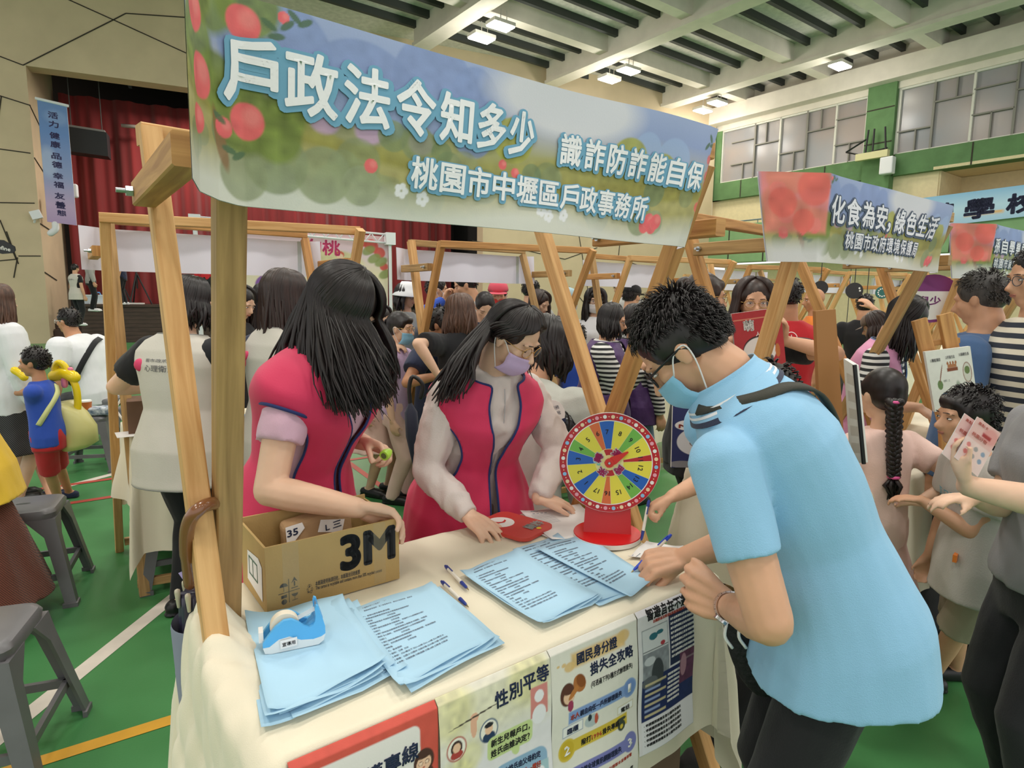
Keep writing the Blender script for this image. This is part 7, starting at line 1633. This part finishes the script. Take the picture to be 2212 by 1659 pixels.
# leaflets in the hand at the right edge
def lf(a, w, h): a.fill('#F0CFCB', .05); a.rect(0, w, .55 * h, h, '#E9B9B4'); a.oval(.75 * w, .8 * h, .3 * w, .16 * h, '#E2938F', .8, .4); [a.oval((.2 + .3 * (i % 3)) * w, (.42 - .16 * (i // 3)) * h, .08 * w, .05 * h, ['#D5605C', '#8d8f94', '#6a8fb0'][i % 3], .8, .2) for i in range(6)]; a.rect(.45 * w, .8 * w, .72 * h, .8 * h, '#B5444A')
for i, (o1, lab) in enumerate([(0, 'pink printed leaflet in front, held at the right edge'), (1, 'second pink leaflet fanned out behind the first, right edge')]):
    d = Vector((-.02, .012, .005)) * i
    board(lab, 'leaflet', 'leaflet', [at(2112, 900, 1.34) + d, at(2162, 936, 1.34) + d, at(2112, 1030, 1.34) + d, at(2062, 988, 1.34) + d], lf, [('桃園好物', 2, .1, .62, .09, .6, .01), ('集點卡', 2, .12, .88, .07, .4, .01), ('優惠活動', 2, .5, .735, .05, .26, 0)], [RED_INK], 40, .001)
# bag held at his side
t = thing('mesh_bag', 'crumpled black mesh bag hanging from the left hand of the man in light blue', 'bag', at(1600, 1380, 1.26)); m = MB()
m.loft([[at(x + w_ * math.cos(k * .393), y, 1.26) + Vector((0, (.03 + .012 * math.sin(k * 2.9 + y)) * math.sin(k * .393), 0)) for k in range(16)] for x, y, w_ in ((1580, 1305, 14), (1590, 1340, 30), (1612, 1400, 42), (1632, 1460, 40), (1648, 1500, 22))]); o = m.build('bag_body', mat('mesh_black', '#1d1d20', .7, bump=.6, bscale=90), t, True); sb = o.modifiers.new('s', 'SUBSURF'); sb.levels = sb.render_levels = 2
m = MB()
for x0 in (1570, 1600): m.tube(catmull([at(x0, 1345, 1.225), at(x0 - 4, 1375, 1.22), at(x0 + 12, 1400, 1.22)], 4), .0035, 6)
m.build('drawstring', PALE, t, True)
t = thing('waist_pack', 'slate grey zipped shoulder bag at the hip of the half-hidden youngster', 'bag', at(1545, 1385, 1.6)); m = MB(); m.box(at(1550, 1378, 1.56), Vector((.10, .0, -.035)), Vector((0, .035, 0)), Vector((.02, 0, .055))); o = m.build('bag_body', fab('bag_slate', '#5E6068', .6), t, True); bv = o.modifiers.new('b', 'BEVEL'); bv.width = .02; bv.segments = 3
MB().tube([at(1505, 1340, 1.515), at(1600, 1390, 1.515)], .003, 6).build('zip', mat('zip_silver', '#C5C5C8', .3, metal=1), t)
# ------------------------------------------------------------------ stage and walls
LED = mat('truss_white', '#E9E9EE', .4)
def tp(x, y, d): q = sight(x, y); p = q * ((S0 - Vector((0, 0, CAMZ))).dot(W_) + d) / q.dot(W_); p.z += CAMZ; return p
t = thing('lighting_truss', 'white metal truss above the printed backdrop on the stage', 'truss', tp(640, 500, -1.5))
a, b = tp(420, 468, -1.5), tp(842, 507, -1.5); dz = Z * .28
m = MB(); m.tube([a, b], .035, 8); m.tube([a - dz, b - dz], .035, 8)
for i in range(14):
    p, q = a.lerp(b, i / 14), a.lerp(b, (i + 1) / 14); m.tube([p - dz, p.lerp(q, .5)], .02, 6); m.tube([p.lerp(q, .5), q - dz], .02, 6)
m.build('truss_beam', LED, t, True)
for q in (a, b): MB().box(q - dz * .5, E_ * .16, W_ * .16, Z * .2).build('truss_corner', LED, t); MB().bar(q, Vector((q.x, q.y, 0)), .1, .1).build('truss_leg', LED, t)
def bd(a, w, h):
    a.grad([(0, '#F0ECE8'), (.22, '#EFE2CF'), (.5, '#E6D9B8'), (.75, '#E5CBD8'), (1, '#EFC9CF')]); a.oval(.3 * w, .55 * h, .2 * w, .14 * h, '#D5CB97', .9, .2, mott=.2); a.oval(.6 * w, .62 * h, .22 * w, .16 * h, '#D8CE9C', .9, .2, mott=.2); a.oval(.2 * w, .3 * h, .09 * w, .13 * h, '#8A5AA6', 1, .1); a.oval(.2 * w, .42 * h, .05 * w, .06 * h, '#F0D0B8'); a.oval(.34 * w, .36 * h, .04 * w, .06 * h, '#F2CDB4'); a.oval(.34 * w, .42 * h, .045 * w, .04 * h, '#4a3030'); a.oval(.34 * w, .24 * h, .035 * w, .07 * h, '#48608C')
    for x, y, r in [(.88, .86, .05), (.94, .78, .04), (.82, .9, .03), (.97, .6, .03)]: a.oval(x * w, y * h, r * w, r * w, '#D8564E', .95, .2)
    for x, y in [(.9, .7), (.95, .66), (.86, .8), (.98, .5)]: a.oval(x * w, y * h, .05 * w, .03 * w, '#8E9A5A', .9, .3, 30)
    a.oval(.66 * w, .72 * h, .03 * w, .045 * h, '#D0604A'); a.oval(.66 * w, .7 * h, .024 * w, .034 * h, '#F0CBB0')
board('large pale pink printed backdrop with cartoon figures below the truss', 'stage_backdrop', 'backdrop', [tp(512, 482, -1.3), tp(838, 512, -1.3), tp(838, 672, -1.3), tp(512, 668, -1.3)], bd, [('淘桃', 2, .42, .72, .2, .24, .03)], [mat('ink_rose', '#E0447C', .6)], 200, .03)
t = thing('loudspeaker', 'large black loudspeaker hung before the red curtain', 'loudspeaker', tp(190, 310, 1.2)); p = tp(190, 310, 1.2)
m = MB(); m.box(p, E_ * .55 - Z * .03, W_ * .3, Z * .36); m.build('cabinet', mat('speaker_black', '#15161a', .6), t); m = MB(); m.box(p + Z * .40 , E_ * .5 - Z * .03, W_ * .25, Z * .03); m.build('mounting_frame', mat('speaker_frame', '#7d7a76', .5), t)
for s in (-1, 1): MB().tube([p + E_ * .4 * s + Z * .42, p + E_ * .4 * s + Z * 1.9], .015, 6).build('suspension_cable', STEEL, t)
def vb(a, w, h): a.grad([(0, '#B79CC6'), (.15, '#C7ADD0'), (.4, '#9AA6D2'), (.75, '#6E90CC'), (1, '#6C8CC0')]); a.oval(.2 * w, .5 * h, .3 * w, .12 * h, '#B9C6E6', .7, .6); a.oval(.6 * w, .88 * h, .4 * w, .06 * h, '#8FA8D6', .6, .6)
board('tall blue-violet hanging banner with vertical lettering on the left pillar', 'hanging_banner', 'banner', [tp(80, 214, -.25), tp(144, 228, -.25), tp(166, 487, -.25), tp(102, 479, -.25)], vb, [(ch, 2, .33, .875 - .073 * i - .02 * (i // 2), .055, .33, .035) for i, ch in enumerate('活力健康品德幸福友善')] + [('生', 2, .36, .13, .05, .3, .03), ('態', 2, .36, .07, .05, .3, .03)], [mat('ink_indigo', '#3A3466', .6)], 60, .02)
MB().tube([tp(76, 212, -.25), tp(148, 229, -.25)], .04, 8).build('banner_rod', LED, bpy.data.objects['hanging_banner'])
p = tp(78, 464, -.2); t = thing('wall_floodlight', 'small white floodlight bracketed on the left pillar', 'lamp', p); m = MB(); m.box(p, E_ * .12 + Z * .04, W_ * .06, Z * .11 - E_ * .04); m.build('lamp_head', LED, t); MB().tube([p, p - Z * .2 + W_ * .2 - E_ * .1], .03, 6).build('bracket', LED, t)
p = tp(116, 495, -.2); t = thing('wall_pipe', 'white curved pipe end below the hanging banner', 'pipe', p); MB().tube(catmull([p + Z * .15 + E_ * .05, p + E_ * .04, p - Z * .12 - E_ * .08], 5), .09, 10, rounded=True).build('pipe', LED, t, True)
p = tp(155, 412, .3); t = thing('wall_box', 'rounded white box on the pillar behind the hanging banner', 'box', p); m = MB(); m.box(p, E_ * .16, W_ * .1, Z * .2); o = m.build('casing', LED, t); bv = o.modifiers.new('b', 'BEVEL'); bv.width = .05; bv.segments = 3
for x, lab in ((255, 'black camera tripod on the stage, left one'), (298, 'black camera tripod on the stage, right one')):
    f0 = tp(x, 640, .6); t = thing('tripod', lab, 'tripod', Vector((f0.x, f0.y, 1.17)), 'camera tripods on the stage'); b0 = Vector((f0.x, f0.y, 1.17))
    for k in range(3): a = k * 2.094 + .4; MB().tube([b0 + Vector((math.cos(a) * .38, math.sin(a) * .38, 0)), b0 + Z * 1.0], .025, 6).build('leg', BLK, t)
    MB().tube([b0 + Z * .5, b0 + Z * 1.45], .025, 8).build('column', BLK, t); MB().box(b0 + Z * 1.5, E_ * .12, W_ * .08, Z * .07).build('head', BLK, t)
p = tp(208, 645, .3); p.z = 1.17; t = thing('storage_box', 'clear storage box with blue handle on the stage edge', 'box', p); MB().box(p + Z * .13, E_ * .38, W_ * .2, Z * .12).build('box_body', mat('clear_plastic', '#CBD3DA', .3), t); MB().box(p + Z * .27, E_ * .40, W_ * .22, Z * .02).build('lid', mat('lid_white', '#E4EAF0', .4), t); MB().tube([p + Z * .28 - E_ * .12, p + Z * .36 - E_ * .1, p + Z * .36 + E_ * .1, p + Z * .28 + E_ * .12], .02, 6).build('handle', mat('handle_blue', '#5AA0DC', .4), t)
p = tp(255, 655, .2); m = MB(); m.box(Vector((p.x, p.y, 1.2)), E_ * .7, W_ * .25, Z * .02); tag(m.build('folding_board', PALE), 'flat white board lying on the stage edge', 'board')
m = MB(); m.tube([tp(262, 271, 2.0), tp(330, 277, 2.0)], .06, 8); tag(m.build('stage_rail', mat('rail_grey', '#9a8f88', .5), None, True), 'grey tube rail hung before the red curtain', 'rail')
# school banner, hoop bracket and loudspeaker on the right wall
def sb_(a, w, h): a.grad([(0, '#A9CCE8'), (.5, '#BFDDF2'), (1, '#8FC0E6')]); a.rect(.36 * w, .6 * w, .22 * h, .3 * h, '#F0B030', .9, .05 * h); a.oval(.95 * w, .5 * h, .05 * w, .4 * h, '#8FB070', .8, .4)
board('light blue school banner with heavy dark characters on the gallery wall', 'school_banner', 'banner', [atu(1975, 430, UW - .3), atu(2330, 384, UW - .3), atu(2322, 455, UW - .3), atu(1968, 496, UW - .3)], sb_, [('牌', 2, .14, .2, .62, .14, .05), ('學', 2, .36, .18, .66, .18, .05), ('校', 2, .62, .2, .64, .17, .05)], [mat('ink_deep_navy', '#20264A', .6)], 80, .03)
p = atu(1885, 325, UW - .45); t = thing('hoop_bracket', 'folded black steel basketball hoop bracket on the green pillar', 'bracket', p)
for d in (-.45, 0, .25): MB().tube([p + N * d - Z * .1, p + N * (d * .8) + Z * .75], .035, 6).build('bracket_bar', BLK, t)
MB().tube([p + N * .95 + Z * .1, p + N * .45 - Z * .08, p - N * .5 + Z * .0], .03, 6).build('bracket_arm', BLK, t); MB().tube([p + N * .95 + Z * .1, p + N * .2 + Z * .45], .03, 6).build('bracket_arm', BLK, t); MB().box(p - Z * .18, U * .1, N * .55, Z * .12).build('mounting_plate', mat('plate_cream', '#D6CFA0', .6), t)
p = atu(1917, 358, UW - .4); t = thing('wall_loudspeaker', 'small white loudspeaker under the long window', 'loudspeaker', p); o = MB().box(p, U * .15, N * .22, Z * .3).build('cabinet', LED, t); bv = o.modifiers.new('b', 'BEVEL'); bv.width = .04; bv.segments = 2; MB().tube([p, p + U * .4 + Z * .1], .03, 6).build('bracket', LED, t)
p = at(6, 535, 3.5); t = thing('black_paddle_fan', 'black hand fan with white lettering at the left edge', 'fan', p); m = MB(); f = flatpos(p, Vector((.97, .1, -.2)).normalized(), Vector((.2, 0, .97)).normalized()); m.add([f(x, y, l) for l in (0, -.004) for x, y in [(-.09, .03), (.0, .042), (.06, .02), (.066, 0), (.055, -.018), (0, -.035), (-.09, -.03)]], [tuple(range(6, -1, -1))[::-1], tuple(range(13, 6, -1))]); text(m, 'wefine', 1, f, -.05, -.012, .03, .09, .02, lift=.001); m.build('fan_blade', [BLK, PALE], t)
